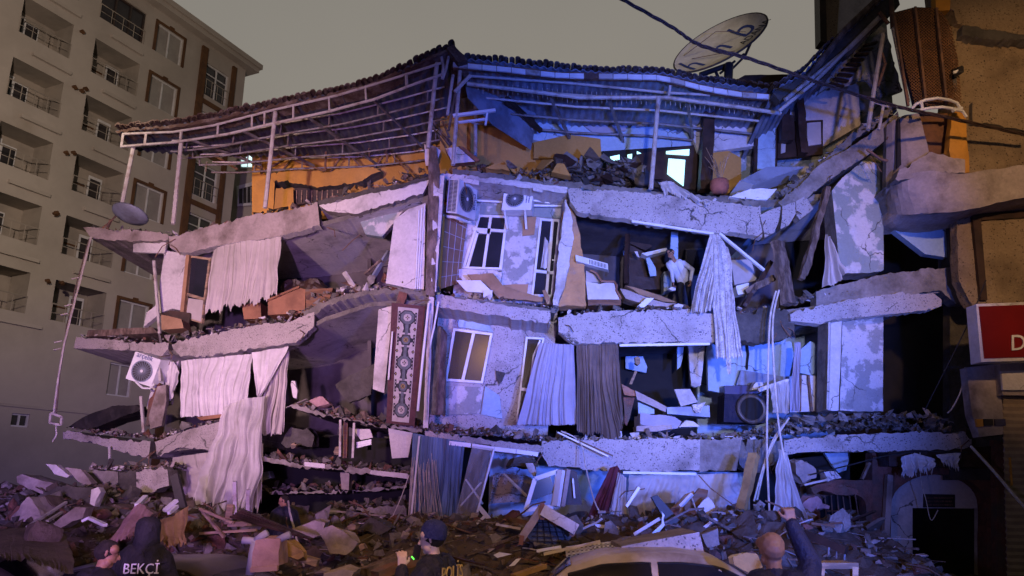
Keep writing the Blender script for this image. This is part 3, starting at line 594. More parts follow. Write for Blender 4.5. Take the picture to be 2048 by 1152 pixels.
for k in range(9): m.bar(T('b', 20.45, (1080+k*28, 880))[0], T('b', 20.45, (1078+k*28, 945))[0], .04, .03)
obj('window_bar', m, 'pale_wood', f)
# right penthouse: back wall, lit door, dark door frames
wall('c', 19.0, [(560,430),(1560,380),(1590,640),(1040,640),(560,560)], .2, 'blue_paint', 'penthouse_wall')
wall('c', 18.95, [(655,590),(860,545),(975,560),(1040,570),(1045,680),(655,680)], .1, 'ochre_wall', 'penthouse_wall')
wall('c', 18.62, [(1390,380),(1843,340),(1990,330),(1990,600),(1700,640),(1600,640),(1560,520)], .2, 'white_plaster', 'penthouse_wall')
wall('c', 18.9, [(1050,640),(1690,600),(1700,900),(1040,860)], .1, 'dark_void', 'penthouse_opening')
wall('c', 18.72, [(1660,640),(1780,640),(1850,680),(1850,880),(1660,880)], .2, 'ochre_wall', 'penthouse_wall')
wall('d', 18.6, [(630,400),(1000,380),(1010,600),(840,700),(640,700)], .2, 'white_plaster', 'penthouse_wall')
wall('z', 19.25, [(880,205),(1070,228),(1400,225),(1400,400),(880,400)], .2, 'ochre_wall', 'penthouse_wall'); wall('z', 19.3, [(1395,225),(1540,225),(1600,190),(1660,130),(1772,30),(1800,400),(1395,400)], .2, 'peeling_green', 'penthouse_wall')
f = part('penthouse_door', M().prism(T('c', 18.76, (1385,640),(1600,600),(1600,860),(1385,860)), (0,.1,0)), 'dark_wood')
for p in ([(1432,682),(1528,690),(1518,840),(1424,770)], [(1418,640),(1552,628),(1550,664),(1418,655)], [(1095,672),(1150,660),(1150,715),(1100,690)], [(1195,660),(1222,655),(1220,690),(1200,720)], [(1250,640),(1280,655),(1280,664),(1250,664)]):
    obj('lit_pane', M().prism(T('c', 18.7, *p), (0,.03,0)), 'lit_window', f)
for pts in ([(1240,660),(1340,640),(1345,840),(1270,840)], [(1350,650),(1400,640),(1400,800),(1350,800)]):
    part('door_jamb', M().prism(T('c', 18.66, *pts), (0,.12,0)), 'dark_wood')
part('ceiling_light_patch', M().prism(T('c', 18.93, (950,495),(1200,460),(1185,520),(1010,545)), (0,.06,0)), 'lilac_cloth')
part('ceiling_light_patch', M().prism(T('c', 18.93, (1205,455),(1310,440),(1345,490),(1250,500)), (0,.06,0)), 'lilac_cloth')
f = part('penthouse_door', M().prism(T('d', 18.5, (505,590),(615,588),(610,830),(500,830)), (0,.12,0)), 'dark_wood'); obj('pane', M().prism(T('d', 18.45, (522,605),(602,603),(600,810),(515,815)), (0,.04,0)), 'blue_paint', f)
f = part('penthouse_door', M().prism(T('d', 18.42, (618,585),(830,575),(830,740),(612,760)), (0,.12,0)), 'dark_wood')
obj('pane', M().prism(T('d', 18.37, (632,610),(655,608),(650,730),(630,735)), (0,.04,0)), 'net_cloth', f); obj('pane', M().prism(T('d', 18.37, (755,590),(820,585),(822,690),(755,700)), (0,.04,0)), 'net_cloth', f)
for x0, y0, x1, y1 in ((650,490,640,680), (715,480,735,740), (665,560,665,680)):
    part('roof_post', M().bar(T('d', 18.2, (x0,y0))[0], T('d', 18.2, (x1,y1))[0], .22, .2), 'dark_wood', rough=.02)
part('ochre_post', M().bar(T('c', 18.1, (1670,260))[0], T('c', 18.1, (1640,870))[0], .32, .3), 'dark_wood', rough=.03)
# ---- left wing slabs: each broken in two and drooping
def lrib(name, k, top, bot, dy, mats, **kw): return part(name, ribbon(T(k, yl, *top), T(k, yl, *bot), dy, **kw), mats)
FS = ['fine_speckle', 'concrete', 'white_plaster']
lrib('floor_slab', 'e', [(200,122),(400,136),(592,152)], [(238,178),(400,192),(592,188)], 3.5, ['plaster_pink', 'concrete', 'pale_concrete'], seed=51)
lrib('floor_slab', 'e', [(592,165),(645,160),(725,135),(960,72),(1198,28),(1278,8)], [(600,220),(645,243),(700,240),(840,208),(1110,166),(1290,118)], .32, ['plaster_pink', 'concrete', 'white_plaster'], seed=52)
lrib('floor_slab', 'f', [(200,150),(420,95),(560,75),(690,38)], [(205,172),(420,120),(560,96),(690,62)], 4.0, ['dark_concrete', 'dark_concrete', 'white_plaster'], seed=53, jag=.05)
lrib('lintel', 'f', [(205,168),(420,118),(560,95),(672,58)], [(240,192),(360,204),(500,165),(640,120)], .3, ['white_plaster', 'pale_concrete'], seed=54)
lrib('floor_slab', 'e', [(168,630),(350,645),(532,660),(594,652)], [(155,682),(430,694),(560,722),(590,690)], 3.5, FS, seed=55)
lrib('floor_slab', 'e', [(608,655),(660,642),(830,610),(1000,572),(1160,556),(1265,512)], [(612,690),(650,724),(760,724),(960,690),(1180,656),(1262,590)], .32, FS, seed=56)
lrib('floor_slab', 'f', [(140,612),(200,580),(300,545),(400,525),(550,518),(690,536)], [(145,650),(210,612),(300,565),(400,545),(550,536),(690,560)], 3.2, ['concrete', 'dark_concrete', 'white_plaster'], seed=57, jag=.06)
lrib('floor_slab', 'e', [(108,1060),(230,1078),(340,1098),(510,1112)], [(106,1102),(250,1120),(400,1170),(500,1192)], 3.5, FS, seed=58)
lrib('floor_slab', 'e', [(530,1110),(680,1055),(840,1018),(1000,980)], [(540,1190),(640,1140),(820,1155),(1000,1130)], 3.3, FS, seed=59)
def deep(y): return lambda x: y
for top, bot, Y, sd in (([(330,25),(480,60),(660,108),(830,148),(980,165),(1190,190)], [(335,52),(480,92),(660,135),(830,172),(980,190),(1190,215)], 17.2, 61),
                        ([(140,372),(260,385),(420,418),(640,430),(850,455),(1110,490)], [(140,400),(260,420),(420,452),(640,470),(850,490),(1110,522)], 17.3, 62),
                        ([(120,590),(400,600),(700,590),(1090,560)], [(120,606),(400,616),(700,606),(1090,578)], 18.6, 63),
                        ([(560,715),(800,700),(1090,690)], [(560,745),(800,742),(1090,760)], 17.6, 64)):
    part('floor_slab', ribbon(T('j', Y, *top), T('j', Y, *bot), 3.5, jag=.07, seed=sd, bulge=.04), ['pale_concrete', 'concrete', 'dark_concrete'])
part('edge_tile', M().prism(T('j', 17.26, (420,405),(556,418),(555,448),(420,432)), (0,.05,0)), 'white_plaster')
part('edge_tile', M().prism(T('j', 17.26, (850,458),(1098,482),(1098,516),(850,486)), (0,.05,0)), 'white_plaster')
# walls of the left wing
for pts, sd in (([(345,490),(400,486),(560,462),(655,440),(760,412),(868,388)], 66), ([(336,700),(410,700),(585,668),(650,634),(740,604),(868,598)], 67), ([(312,900),(420,884),(520,870)], 68)):
    part('floor_slab', ribbon([(x, y, yl(x)+.2) for x, y in pts], [(x, y+9, yl(x)+.2) for x, y in pts], 4.2, jag=.01, seed=sd), ['concrete', 'concrete', 'white_plaster'])
wall('f', yl, [(520,230),(580,185),(652,160),(645,520),(600,520),(485,495)], .2, ['white_plaster'])
wall('f', lambda x: yl(x)+.6, [(362,204),(470,190),(560,125),(650,110),(650,180),(560,190),(520,240),(470,300),(400,290)], .2, ['peeling_green'])
wall('f', lambda x: yl(x)+.1, [(455,605),(510,590),(505,700),(478,955),(430,938)], .2, ['white_plaster'])
part('column', M().bar(T('f', 16.8, (560,540))[0], T('f', 16.8, (540,620))[0], .3, .2), 'brick_red', rough=.04)
for k in range(3):
    part('door_frame', M().tube(T('f', lambda x: yl(x)-.03, (648-k*12,170+k*10),(625-k*8,520)), .02, 4), 'pvc_white')
wall('e', lambda x: yl(x)+.3, [(575,232),(680,250),(655,510),(610,500),(555,520),(478,585),(490,520),(540,480),(560,330)], .18, ['white_plaster'])
wall('e', lambda x: yl(x)+.2, [(430,195),(582,195),(575,245),(428,240)], .12, ['white_plaster'])
dr = window(T('e', lambda x: yl(x)+.2, (690,256),(788,268),(748,570),(665,545)), [(0,.62,1,.64)], fr='pale_wood', name='balcony_door')
obj('lower_panel', M().prism(T('e', lambda x: yl(x)+.16, (684,452),(752,462),(742,560),(672,540)), (0,.04,0)), 'cream_cloth', dr)
part('door_frame', M().bar(T('e', lambda x: yl(x)+.1, (685,255))[0], T('e', lambda x: yl(x)+.1, (655,545))[0], .09, .12), 'tile_tan')
wall('e', lambda x: yl(x)+.5, [(520,840),(600,760),(640,740),(600,940),(570,950),(550,1000),(490,960)], .15, ['white_plaster'])
wall('e', lambda x: yl(x)-.02, [(540,860),(580,850),(582,925),(560,1040),(508,1055),(500,1000)], .14, ['plaster_pink'])
part('broken_brick_edge', M().prism(T('e', lambda x: yl(x)+.0, (540,855),(555,842),(560,880),(520,960),(500,1040),(485,1040),(500,920)), (0,.2,0)), 'brick_red', rough=.04)
wall('z', 21.6, [(330,500),(560,490),(640,440),(720,405),(870,360),(870,1040),(330,1040)], .2, 'room_shade', 'back_wall')
part('side_wall', M().prism([V((735,330,20.5)), V((735,330,21.5)), V((735,900,21.5)), V((735,900,20.5))], (.1,0,0)), 'room_shade')
for p, q in (((525,280),(552,615)), ((545,728),(556,835)), ((466,905),(478,1070))):
    part('rail_post', M().bar(T('e', lambda x: yl(x)-.04, p)[0], T('e', lambda x: yl(x)-.04, q)[0], .06, .06), 'white_metal')
part('rail_post', M().bar(V((219,893,18.6)), V((220,925,18.6)), .05, .05), 'white_metal')
# fallen part of the left wing at the bottom left
m = ribbon(T('u', 16.8, (740,262),(860,255),(1000,262)), T('u', 16.8, (780,350),(900,440),(1000,440)), .5, jag=.05, seed=71); part('fallen_slab', m, ['pale_concrete', 'concrete'])
m = ribbon(T('u', 16.85, (1000,255),(1150,262)), T('u', 16.85, (1000,442),(1150,448)), .5, jag=.04, seed=72); part('fallen_slab', m, ['dark_concrete', 'concrete'])
m = ribbon(T('u', 16.75, (1150,275),(1260,240),(1420,225)), T('u', 16.75, (1160,440),(1260,445),(1430,408)), .5, jag=.05, seed=73); part('fallen_slab', m, ['fine_speckle', 'concrete'])
# ---- ground floor on the right: dark brick with an arched doorway
YG = 17.35
cx, cy, rx, ry = 1878, 1010, 96, 62
arch = [(cx+rx*math.cos(t)*1.0, cy-ry*math.sin(t)) for t in [math.pi*k/16 for k in range(17)]]
m = M()
out = [(2040,1300),(2040,905),(1620,905),(1620,1300)]
m.prism([(x, y, YG) for x, y in [(cx+rx,1300)]+arch+[(cx-rx,1300)]+[(1745,1300),(1745,905),(2040,905),(2040,1300)]], (0,.35,0)); part('brick_wall', m, 'brick_red', rough=.015, rl=.3)
arw = [(1635,1300),(1640,1010)]+[(1686+46*math.cos(t), 1010-26*math.sin(t)) for t in [math.pi*(1-k/10) for k in range(11)]]
m = M(); m.prism([(x, y, YG) for x, y in [(1600,1300),(1600,960),(1745,960),(1745,1300),(1732,1300),(1732,1010)]+[(1686+46*math.cos(t), 1010-26*math.sin(t)) for t in [math.pi*k/10 for k in range(11)]]+[(1640,1300)]], (0,.35,0)); part('brick_wall', m, 'brick_red', rough=.02, rl=.3)
m = M(); dk = [(1825,1300),(1825,1016),(1959,1017),(1959,1300)]
m.prism([(x, y, YG+.45) for x, y in [(cx+rx+6,1300)]+[(cx+(rx+6)*math.cos(t), cy-(ry+4)*math.sin(t)) for t in [math.pi*k/16 for k in range(17)]]+[(cx-rx-6,1300)]+dk], (0,.2,0)); part('door_surround', m, 'white_plaster')
part('entrance_dark', M().prism([(1800,1300,20.2),(1800,960,20.2),(1990,960,20.2),(1990,1300,20.2)], (0,.2,0)), 'dark_void')
part('entrance_dark', M().prism([(1600,1300,19.6),(1600,960,19.6),(1760,960,19.6),(1760,1300,19.6)], (0,.2,0)), 'dark_void')
pq = part('name_plaque', M().prism([(1848,988,YG+.4),(1910,989,YG+.4),(1910,1015,YG+.4),(1848,1015,YG+.4)], (0,.04,0)), 'soot_black')
m = M()
for k, y in enumerate((996, 1003, 1010)):
    x = 1853.
    while x < 1904:
        w_ = R.uniform(1.5, 4); m.prism([(x,y-2,YG+.385),(x+w_,y-2,YG+.385),(x+w_,y+1.5,YG+.385),(x,y+1.5,YG+.385)], (0,.012,0)); x += w_+R.uniform(.8, 2)
obj('worn_lettering', m, 'rusty_metal', pq)
part('door_post', M().bar((1778,950,17.2), (1766,1150,17.2), .14, .12), 'plaster_pink')
part('door_post', M().bar((2006,930,17.2), (2013,1120,17.2), .1, .1), 'plaster_pink')
gr = part('window_grille', M().tube([V((1655,1022,17.1)), V((1712,1022,17.1))], .02, 5), 'rusty_metal')
m = M()
for k in range(6): m.tube([V((1650+k*12, 985+R.uniform(0,8), 17.1)), V((1657+k*15, 1112+k*4, 16.9))], .014, 5)
obj('grille_bar', m, 'rusty_metal', gr)
part('door_head_beam', M().bar((1765,912,17.0), (2010,916,17.0), .5, .45), 'dark_wood', rough=.03)
# bent reinforcing bars sticking out of the broken edges
rb = random.Random(9)
for x, y, Y in ((1524,440,16.7),(1530,462,16.7),(1592,425,16.7),(1560,640,16.8),(1552,660,16.8),(1574,655,16.8),(1566,900,16.8),(1545,925,16.8),(1500,930,16.8),(342,490,18.3),(350,478,18.3),(338,700,18.4),(330,712,18.4),(303,905,18.5),(312,900,18.5),(1945,585,16.9),(1938,880,16.7),(1086,905,16.7),(1130,650,16.7),(720,470,17),(655,455,17.2),(600,660,17.4),(930,352,16.8),(1100,640,16.8),(860,600,16.4),(1790,250,16.5),(1740,312,16.5),(1665,350,16.6)):
    a = V((x, y, Y)); d = Vector((rb.uniform(-.4,.4), -rb.uniform(.05,.3), -rb.uniform(.1,.6)))
    part('rebar', M().tube([a+Vector((0,.25,.05)), a, a+d*.5+Vector((rb.uniform(-.1,.1),0,.05)), a+d], .012, 5), 'rusty_metal')
# rooms on the right ground floor
wall('z', 18.4, [(980,905),(1085,905),(1240,940),(1500,945),(1500,1100),(975,1090)], .2, ['blue_paint'])
wall('k', 18.0, [(300,460),(345,440),(470,450),(560,465),(590,520),(560,640),(420,640),(275,650),(290,540)], .15, ['speckled_render'], rough=.01)
wall('z', 18.6, [(1480,930),(1700,905),(1700,1080),(1480,1080)], .2, ['dark_void'])
wall('m', 18.3, [(95,672),(185,672),(190,700),(180,740),(150,750),(125,720)], .1, 'blue_paint')
wall('z', 20.5, [(500,860),(830,880),(830,1100),(500,1100)], .2, 'dark_void')
# ---- sheet roof over the terrace: left side, right side and the part thrown up at the right
def sheet(front, dy, n, amp, per, mats, th=.03, dz=0., name='roof_sheet', sagf=None):
    A = resamp(front, n); m = M(); nv = 6
    def fn(s):
        def g(u, v):
            i = int(round(u*n)); p = A[i].copy(); x = (V(front[0])-A[i]).length
            w = amp*math.sin(x/per*6.283); D = dy(p) if callable(dy) else dy
            p.y += D*v; p.z += w + dz*v + s + (sagf(u, v) if sagf else 0); return p
        return g
    m.grid(fn(0), n, nv); m.grid(fn(th), n, nv)
    o = 2*0; k = (n+1)*(nv+1)
    for i in range(n): m.f += [[i, i+1, k+i+1, k+i]]; m.m.append(0)
    for i in range(n): a = nv*(n+1)+i; m.f += [[a, a+1, k+a+1, k+a]]; m.m.append(0)
    return part(name, m, mats)
LT = [(231,257),(346,246),(433,231),(543,206),(656,184),(747,162),(820,126),(893,95),(908,90)]
LU = [(246,268),(346,264),(426,251),(550,219),(674,191),(783,158),(882,126)]
LL = [(242,293),(353,284),(455,268),(550,246),(652,224),(747,199),(834,166),(884,149)]
yr = lambda x: yl(x)-.35
tz = lambda L, d=0: [(x, y, yr(x)+d) for x, y in L]
YBK = lambda p: 19.5+(p.x+10.5)*.14
sheet([(x, y+7, yr(x)+.02) for x, y in LT], lambda p: YBK(p)-p.y, 260, .035, .21, 'sheet_shaded', dz=-.05)
# tiles along the eaves
def tiles(L, name, n, seed, h=9, lab=None):
    A = resamp(L, n); m = M()
    for i in range(n):
        a, b = A[i], A[i+1]; d = b-a; w = d.length
        for lay in range(2):
            o = Vector((0, -.05+lay*.1, .0+lay*.05+noise.noise(a*2.3)*.03)); r = w*.5
            prof = [a+d*(.5-.5*math.cos(t))+Vector((0,0,math.sin(t)*r*.8)) for t in [math.pi*k/5 for k in range(6)]]
            j = Vector((R.uniform(-.02,.02), R.uniform(-.06,.06), R.uniform(-.012,.03)))
            vs = [p+o+j for p in prof]; vs += [p+Vector((0,0,.03)) for p in vs]; bk = [p+Vector((0,.42,.03)) for p in vs]
            m.add(vs+bk, [(i_, i_+1, i_+7, i_+6) for i_ in range(5)]+[(i_+6, i_+7, i_+19, i_+18) for i_ in range(5)]+[(i_, i_+1, i_+13, i_+12) for i_ in range(5)]+[(0,6,18,12), (5,11,23,17)])
    return part(name, m, 'roof_tile')
tiles(tz(LT, -.02), 'eaves_tile', 62, 1)
m = ribbon([(x, y+3, yr(x)) for x, y in LT], [(x, y+10, yr(x)) for x, y in LT], .5, jag=.05, seed=81); part('eaves_board', m, 'roof_tile')
tr = part('roof_truss', M().tube(tz(LU), .034, 6), 'white_metal'); obj('lower_chord', M().tube(tz(LL), .036, 6), 'white_metal', tr)
for k, t in enumerate((.0, .08, .20, .32, .43, .475, .57, .67, .78, .90)):
    A, B = resamp(tz(LU), 100), resamp(tz(LL), 100); i = int(t*100)
    obj('truss_upright', M().bar(A[i], B[i], .055, .045), 'white_metal', tr)
for k, fr in enumerate((.22, .45, .7, .95)):
    A = resamp(tz(LU), 60); B = [p + Vector((0, (YBK(p)-p.y)*fr, -.05*fr-.05)) for p in A]
    pu = part('purlin', M().tube(B[int(8+6*fr):], .026, 5), 'white_metal')
    m = M()
    for i in range(12, 58, 9): m.bar(B[i], B[i]+Vector((0,0,-.3)), .035)
    m.tube([p+Vector((0,0,-.32)) for p in B[int(8+6*fr):]], .03, 5); obj('lower_bar', m, 'steel_grey', pu)
for i in (14, 24, 36, 48):
    A = resamp(tz(LL), 60)[i]; part('rafter', M().bar(A, A+Vector((1.2, YBK(A)-A.y, .15)), .05, .06), 'steel_grey')
for a, b, c in ((600,521,560), (690,660,735), (775,742,820)):
    for q in (b, c): part('truss_brace', M().bar((a,300,20.3), (q,347,20.3), .05), 'rusty_metal')
for a, b in (((705,640),(890,770)), ((630,690),(755,765)), ((1240,660),(1235,775)), ((945,670),(1230,775)), ((1470,600),(1480,715)), ((1570,630),(1575,725)), ((880,665),(890,780))):
    part('truss_brace', M().bar(T('b', 20.0, a)[0], T('b', 20.0, b)[0], .05, .05), 'rusty_metal')
# posts of the roof
for a, b, Y in (((267,293),(240,428),18.4), ((362,286),(346,448),18.0), ((551,224),(530,416),17.3), ((874,126),(856,296),16.3)):
    part('roof_post', M().tube([(*a, Y), (*b, Y)], .055, 8), 'white_metal')
for a, b, Y, r in (((920,142),(906,330),16.4,.05), ((951,208),(951,312),18.5,.05), ((1317,195),(1302,378),16.5,.055), ((906,150),(895,230),16.4,.04)):
    part('roof_post', M().tube([(*a, Y), (*b, Y)], r, 8), 'white_metal')
part('bent_brace', M().tube(T('c', 16.3, (120,85),(135,150),(128,225)), .04, 6), 'white_metal'); part('bent_brace', M().tube(T('c', 16.3, (165,95),(150,170),(130,225)), .035, 6), 'white_metal')
part('bent_brace', M().tube(T('c', 16.2, (290,205),(240,255),(200,300)), .05, 6), 'white_metal')
part('rail_stub', M().bar(T('c', 16.4, (190,437))[0], T('c', 16.4, (435,405))[0], .08, .07), 'pvc_white')
part('rail_stub', M().bar(T('c', 16.4, (222,475))[0], T('c', 16.4, (388,455))[0], .06, .05), 'pvc_white')
part('rail_stub', M().bar(T('c', 16.4, (388,420))[0], T('c', 16.4, (378,490))[0], .05, .05), 'pvc_white')
part('rail_post', M().bar(T('c', 16.35, (205,300))[0], T('c', 16.35, (165,520))[0], .06, .05), 'old_timber')
for a, b in (((75,470),(185,600)), ((60,480),(150,620)), ((100,520),(175,610)), ((130,470),(170,560))):
    part('truss_brace', M().bar(T('c', 17.5, a)[0], T('c', 17.5, b)[0], .06, .05), 'old_timber')
# right side
RT = [(906,116),(941,115),(1014,122),(1083,130),(1205,141),(1326,142),(1396,158),(1480,168),(1550,176)]
RF = [(906,124),(1014,134),(1118,146),(1243,148),(1323,150),(1409,172),(1480,184),(1542,189)]
yq = lambda x: 16.3+(x-900)*.0006
rz = lambda L, d=0: [(x, y, yq(x)+d) for x, y in L]
sheet([(x, y+5, yq(x)+.05) for x, y in RT], lambda p: 19.0-p.y, 220, .03, .2, 'sheet_metal', dz=-.1, sagf=lambda u, v: -.12*math.sin(u*3.14)*v)
tiles(rz(RT, -.02), 'eaves_tile', 58, 2)
A = resamp(rz(RF), 22)
for i in range(22):
    if i in (9,): continue
    a, b = A[i], A[i+1]; m = M(); m.prism([a, a.lerp(b,.96), a.lerp(b,.96)+Vector((0,0,-.125+R.uniform(-.01,.01))), a+Vector((0,0,-.125))], (0,.05,0)); part('fascia_tile', m, 'pvc_white' if i % 5 else 'white_metal')
part('fascia_board', ribbon([(x, y-3, yq(x)+.06) for x, y in RF], [(x, y+10, yq(x)+.06) for x, y in RF], .12, jag=.02), 'rusty_metal')
rl = part('roof_truss', M().tube(rz([(934,167),(1048,181),(1159,195),(1333,195),(1480,214),(1562,227)]), .05, 6), 'white_metal')
obj('lower_chord', M().tube([(942,152,16.6),(1160,168,16.9),(1330,185,16.9),(1420,190,16.9)], .035, 6), 'white_metal', rl)
obj('truss_upright', M().bar(rz([(1340,172)])[0], rz([(1336,197)])[0], .08, .06), 'white_metal', rl)
A = resamp(rz([(934,160),(1159,182),(1333,190),(1540,212)]), 60)
m = M()
for i in range(2, 60): m.bar(A[i]+Vector((0,.5,.28)), A[i]+Vector((0,.5,.05-R.uniform(0,.12))), .014)
obj('hanging_wire', m, 'white_metal', rl)
for fr in (.15, .35, .6, .85):
    B = [p+Vector((0, 2.5*fr, .12-.2*fr)) for p in A]; part('purlin', M().tube(B, .035, 5), 'white_metal' if fr < .5 else 'steel_grey')
for i in (16, 28, 44): part('rafter', M().bar(A[i]+Vector((0,.3,.1)), A[i]+Vector((.7,2.5,-.1)), .07, .09), 'steel_grey')
part('slate_gable', M().prism([V((930,165,16.7)), V((1075,228,18.6)), V((1062,300,18.6)), V((985,250,17.4)), V((935,195,16.7))], (.0,.12,.05)), 'sheet_metal')
m = M(); m.bar((1012,196,17.4), (1082,262,18.5), .1, .12); m.bar((1010,205,17.4), (1068,240,18.3), .06, .06); part('rafter', m, 'dark_wood')
part('ridge_cap', M().prism([V((893,95,16.0)), V((908,88,16.0)), V((935,118,16.1)), V((915,124,16.1))], (0,1.6,-.1)), 'roof_tile', rough=.02)
# thrown up part at the right
UT = [(1546,177,16.4),(1608,142,16.3),(1642,104,16.3),(1680,72,16.2),(1765,-5,16.1),(1800,-40,16.0)]
sheet([(x, y+5, Y) for x, y, Y in UT], 3.4, 130, .03, .2, 'sheet_metal', dz=-.6)
tiles(UT, 'eaves_tile', 30, 3)
part('roof_edge_tube', M().tube([(1570,200,16.2),(1640,143,16.15),(1700,95,16.1),(1764,32,16.05)], .05, 7), 'white_metal')
part('roof_edge_tube', M().tube([(1558,222,16.1),(1630,163,16.05),(1762,30,16.0)], .045, 7), 'white_metal')
part('roof_edge_tube', M().tube([(1605,170,16.3),(1690,60,16.1),(1770,-15,16.0)], [.07,.08,.08], 7), 'old_timber')
part('fascia_board', ribbon([(1546,182,16.35),(1612,148,16.3),(1690,70,16.2),(1790,-30,16.1)], [(1560,205,16.35),(1625,170,16.3),(1712,98,16.2),(1800,10,16.1)], .25, jag=.05, seed=84), 'dark_concrete')
part('torn_soffit', M().prism(T('t', 17.6, (840,180),(930,200),(1010,560),(1090,800),(900,860),(780,700),(440,760),(330,820),(560,520),(720,330)), (0,.15,0)), 'peeling_green', rough=.05)
m = M()
for k in range(9):
    a = T('t', 17.3, (440+k*38, 740-k*42))[0]; b = T('t', 17.4, (560+k*36, 770-k*48))[0]; m.bar(a, b, .12, .05)
part('splintered_lath', m, 'dark_wood', rough=.02)
for a, b, r in (((820,870),(780,1150),.05), ((915,300),(820,880),.05), ((905,470),(930,560),.03), ((935,560),(865,770),.035), ((915,940),(875,1150),.035), ((820,900),(965,945),.03), ((985,0),(1000,250),.06), ((1000,250),(1135,900),.045), ((880,110),(960,210),.05)):
    part('bent_frame_tube', M().tube([T('t', 15.9, a)[0], T('t', 15.9, b)[0]], r, 7), 'rusty_metal' if b[1] < 800 else 'white_metal')
part('bent_frame_tube', M().tube([(1733,298,15.9),(1760,318,15.9),(1775,322,15.9)], .035, 6), 'rusty_metal')
# ================================================================== the neighbouring building on the right, lit by a street lamp
nb = thing('neighbour_building', (11.5, 16, 0), 'speckled ochre building at right edge with torn rounded balcony corner', 'building')
def npart(name, m, mats, **k): return obj(name, m, mats, nb, **k)
def npl(name, Y, pts, th, mats, k='z', **kw): return npart(name, M().prism(T(k, Y, *pts), (0, th, 0)), mats, **kw)
npl('wall', 15.6, [(1872,-60),(2300,-60),(2300,48),(2048,70),(2000,62),(1915,48),(1905,20),(1880,10)], .6, ['orange_speckle', 'plaster_pink'], rough=.035, rl=.22)
npl('wall', 15.75, [(1900,52),(2000,66),(2300,80),(2300,360),(2048,340),(1940,350),(1925,300),(1905,200),(1915,120)], .6, ['orange_speckle', 'plaster_pink'], rough=.035, rl=.22)
npart('string_course', ribbon([(1925,48,15.5),(1990,60,15.45),(2060,70,15.4),(2250,70,15.4)], [(1925,72,15.5),(1990,80,15.45),(2060,82,15.4),(2250,82,15.4)], .3, jag=.05, seed=91), ['dark_concrete', 'concrete'])
npart('string_course', ribbon([(1945,205,15.6),(2060,222,15.55),(2250,222,15.5)], [(1945,245,15.6),(2060,262,15.55),(2250,262,15.5)], .2, jag=.04, seed=92), ['orange_speckle', 'concrete'])
npl('orange_strip', 15.55, [(1870,-40),(1902,-40),(1900,20),(1872,22)], .2, 'orange_paint')
npl('orange_strip', 15.6, [(1905,222),(1930,228),(1940,345),(1905,350),(1898,300)], .2, 'orange_paint', rough=.02)
# rounded balcony bottom
A = [(1772,395,16.7),(1782,368,16.2),(1812,350,15.7),(1860,342,15.45),(1935,346,15.35),(2048,330,15.3),(2260,318,15.3)]
A = [tuple(p) for p in A]
B = [(1776,424,16.8),(1790,428,16.4),(1820,428,16.0),(1870,426,15.7),(1935,420,15.5),(2048,396,15.4),(2260,385,15.4)]
def curve(P, n=30):
    P = [Vector(p) for p in P]; o = []
    for i in range(n+1):
        t = i/n*(len(P)-1); k = min(int(t), len(P)-2); f = t-k; a, b, c, d = P[max(k-1,0)], P[k], P[k+1], P[min(k+2,len(P)-1)]
        o.append(tuple(.5*((2*b)+(c-a)*f+(2*a-5*b+4*c-d)*f*f+(3*b-a-3*c+d)*f**3)))
    return o
A, B = curve(A), curve(B)
npart('balcony_bottom', ribbon(A, B, 1.4, jag=.01, rows=8, n=40), ['plaster_pink', 'concrete', 'plaster_pink'], rough=.03, rl=.2)
npart('balcony_parapet', ribbon([(1773,252,16.3),(1785,240,16.1),(1812,228,15.9),(1838,226,15.75)], [(1772,392,16.5),(1790,366,16.2),(1820,352,15.9),(1858,306,15.75)], .16, jag=.05, rows=14, seed=93), ['plaster_pink', 'concrete'])
npart('parapet_crack', ribbon([(1795,238,15.94),(1800,236,15.93)], [(1795,336,15.98),(1803,330,15.96)], .06, jag=.08, rows=14, seed=94), 'dark_void')
npart('balcony_parapet', ribbon([(1800,340,15.7),(1860,305,15.55),(1930,318,15.5)], [(1792,362,15.75),(1860,348,15.5),(1930,346,15.45)], .3, jag=.05, seed=95), ['plaster_pink', 'concrete'])
npl('balcony_inside', 16.0, [(1838,226),(1905,226),(1898,308),(1856,312)], .2, 'lattice')
npl('wall', 17.0, [(1775,428),(1930,424),(1930,520),(1850,508),(1775,450)], .2, 'blue_paint')
npl('side_wall', 16.9, [(1895,420),(1915,420),(1918,560),(1900,530)], .5, 'dark_concrete')
npl('wall', 16.3, [(1912,420),(2300,380),(2300,620),(1945,612),(1918,560)], .3, 'orange_speckle', rough=.035, rl=.22)
f = npl('window_frame', 16.2, [(1945,428),(2260,405),(2260,420),(1962,440),(1975,600),(1962,600)], .1, 'dark_wood')
npl('wall', 17.3, [(1900,600),(2060,600),(2060,960),(1900,960)], .3, 'dark_concrete')
npl('wall', 19.2, [(1638,-60),(1650,-60),(1654,86),(1641,82)], .4, 'dark_wood'); npl('wall', 19.3, [(1650,-60),(1682,-60),(1672,100),(1654,98)], .4, 'orange_speckle'); npl('wall', 19.5, [(1682,-60),(1760,-60),(1745,60),(1672,70)], .4, 'white_plaster')
npl('pillar_tile', 15.9, [(1933,735),(1998,728),(2002,790),(2012,868),(1960,874),(1944,830)], .25, 'plaster_pink')
npl('tile_band', 15.85, [(1952,838),(1966,838),(1967,853),(1954,854)], .05, 'orange_paint'); npl('tile_band', 15.85, [(1968,838),(1986,838),(1987,851),(1969,852)], .05, 'soot_black'); npl('tile_band', 15.85, [(1990,838),(2011,838),(2012,851),(1991,851)], .05, 'car_blue')
npl('shutter_box', 15.7, [(2000,728),(2260,722),(2260,795),(2005,790)], .4, 'plaster_pink'); npl('shutter_box', 15.62, [(2003,742),(2260,738),(2260,780),(2006,780)], .06, 'white_plaster')
m = M()
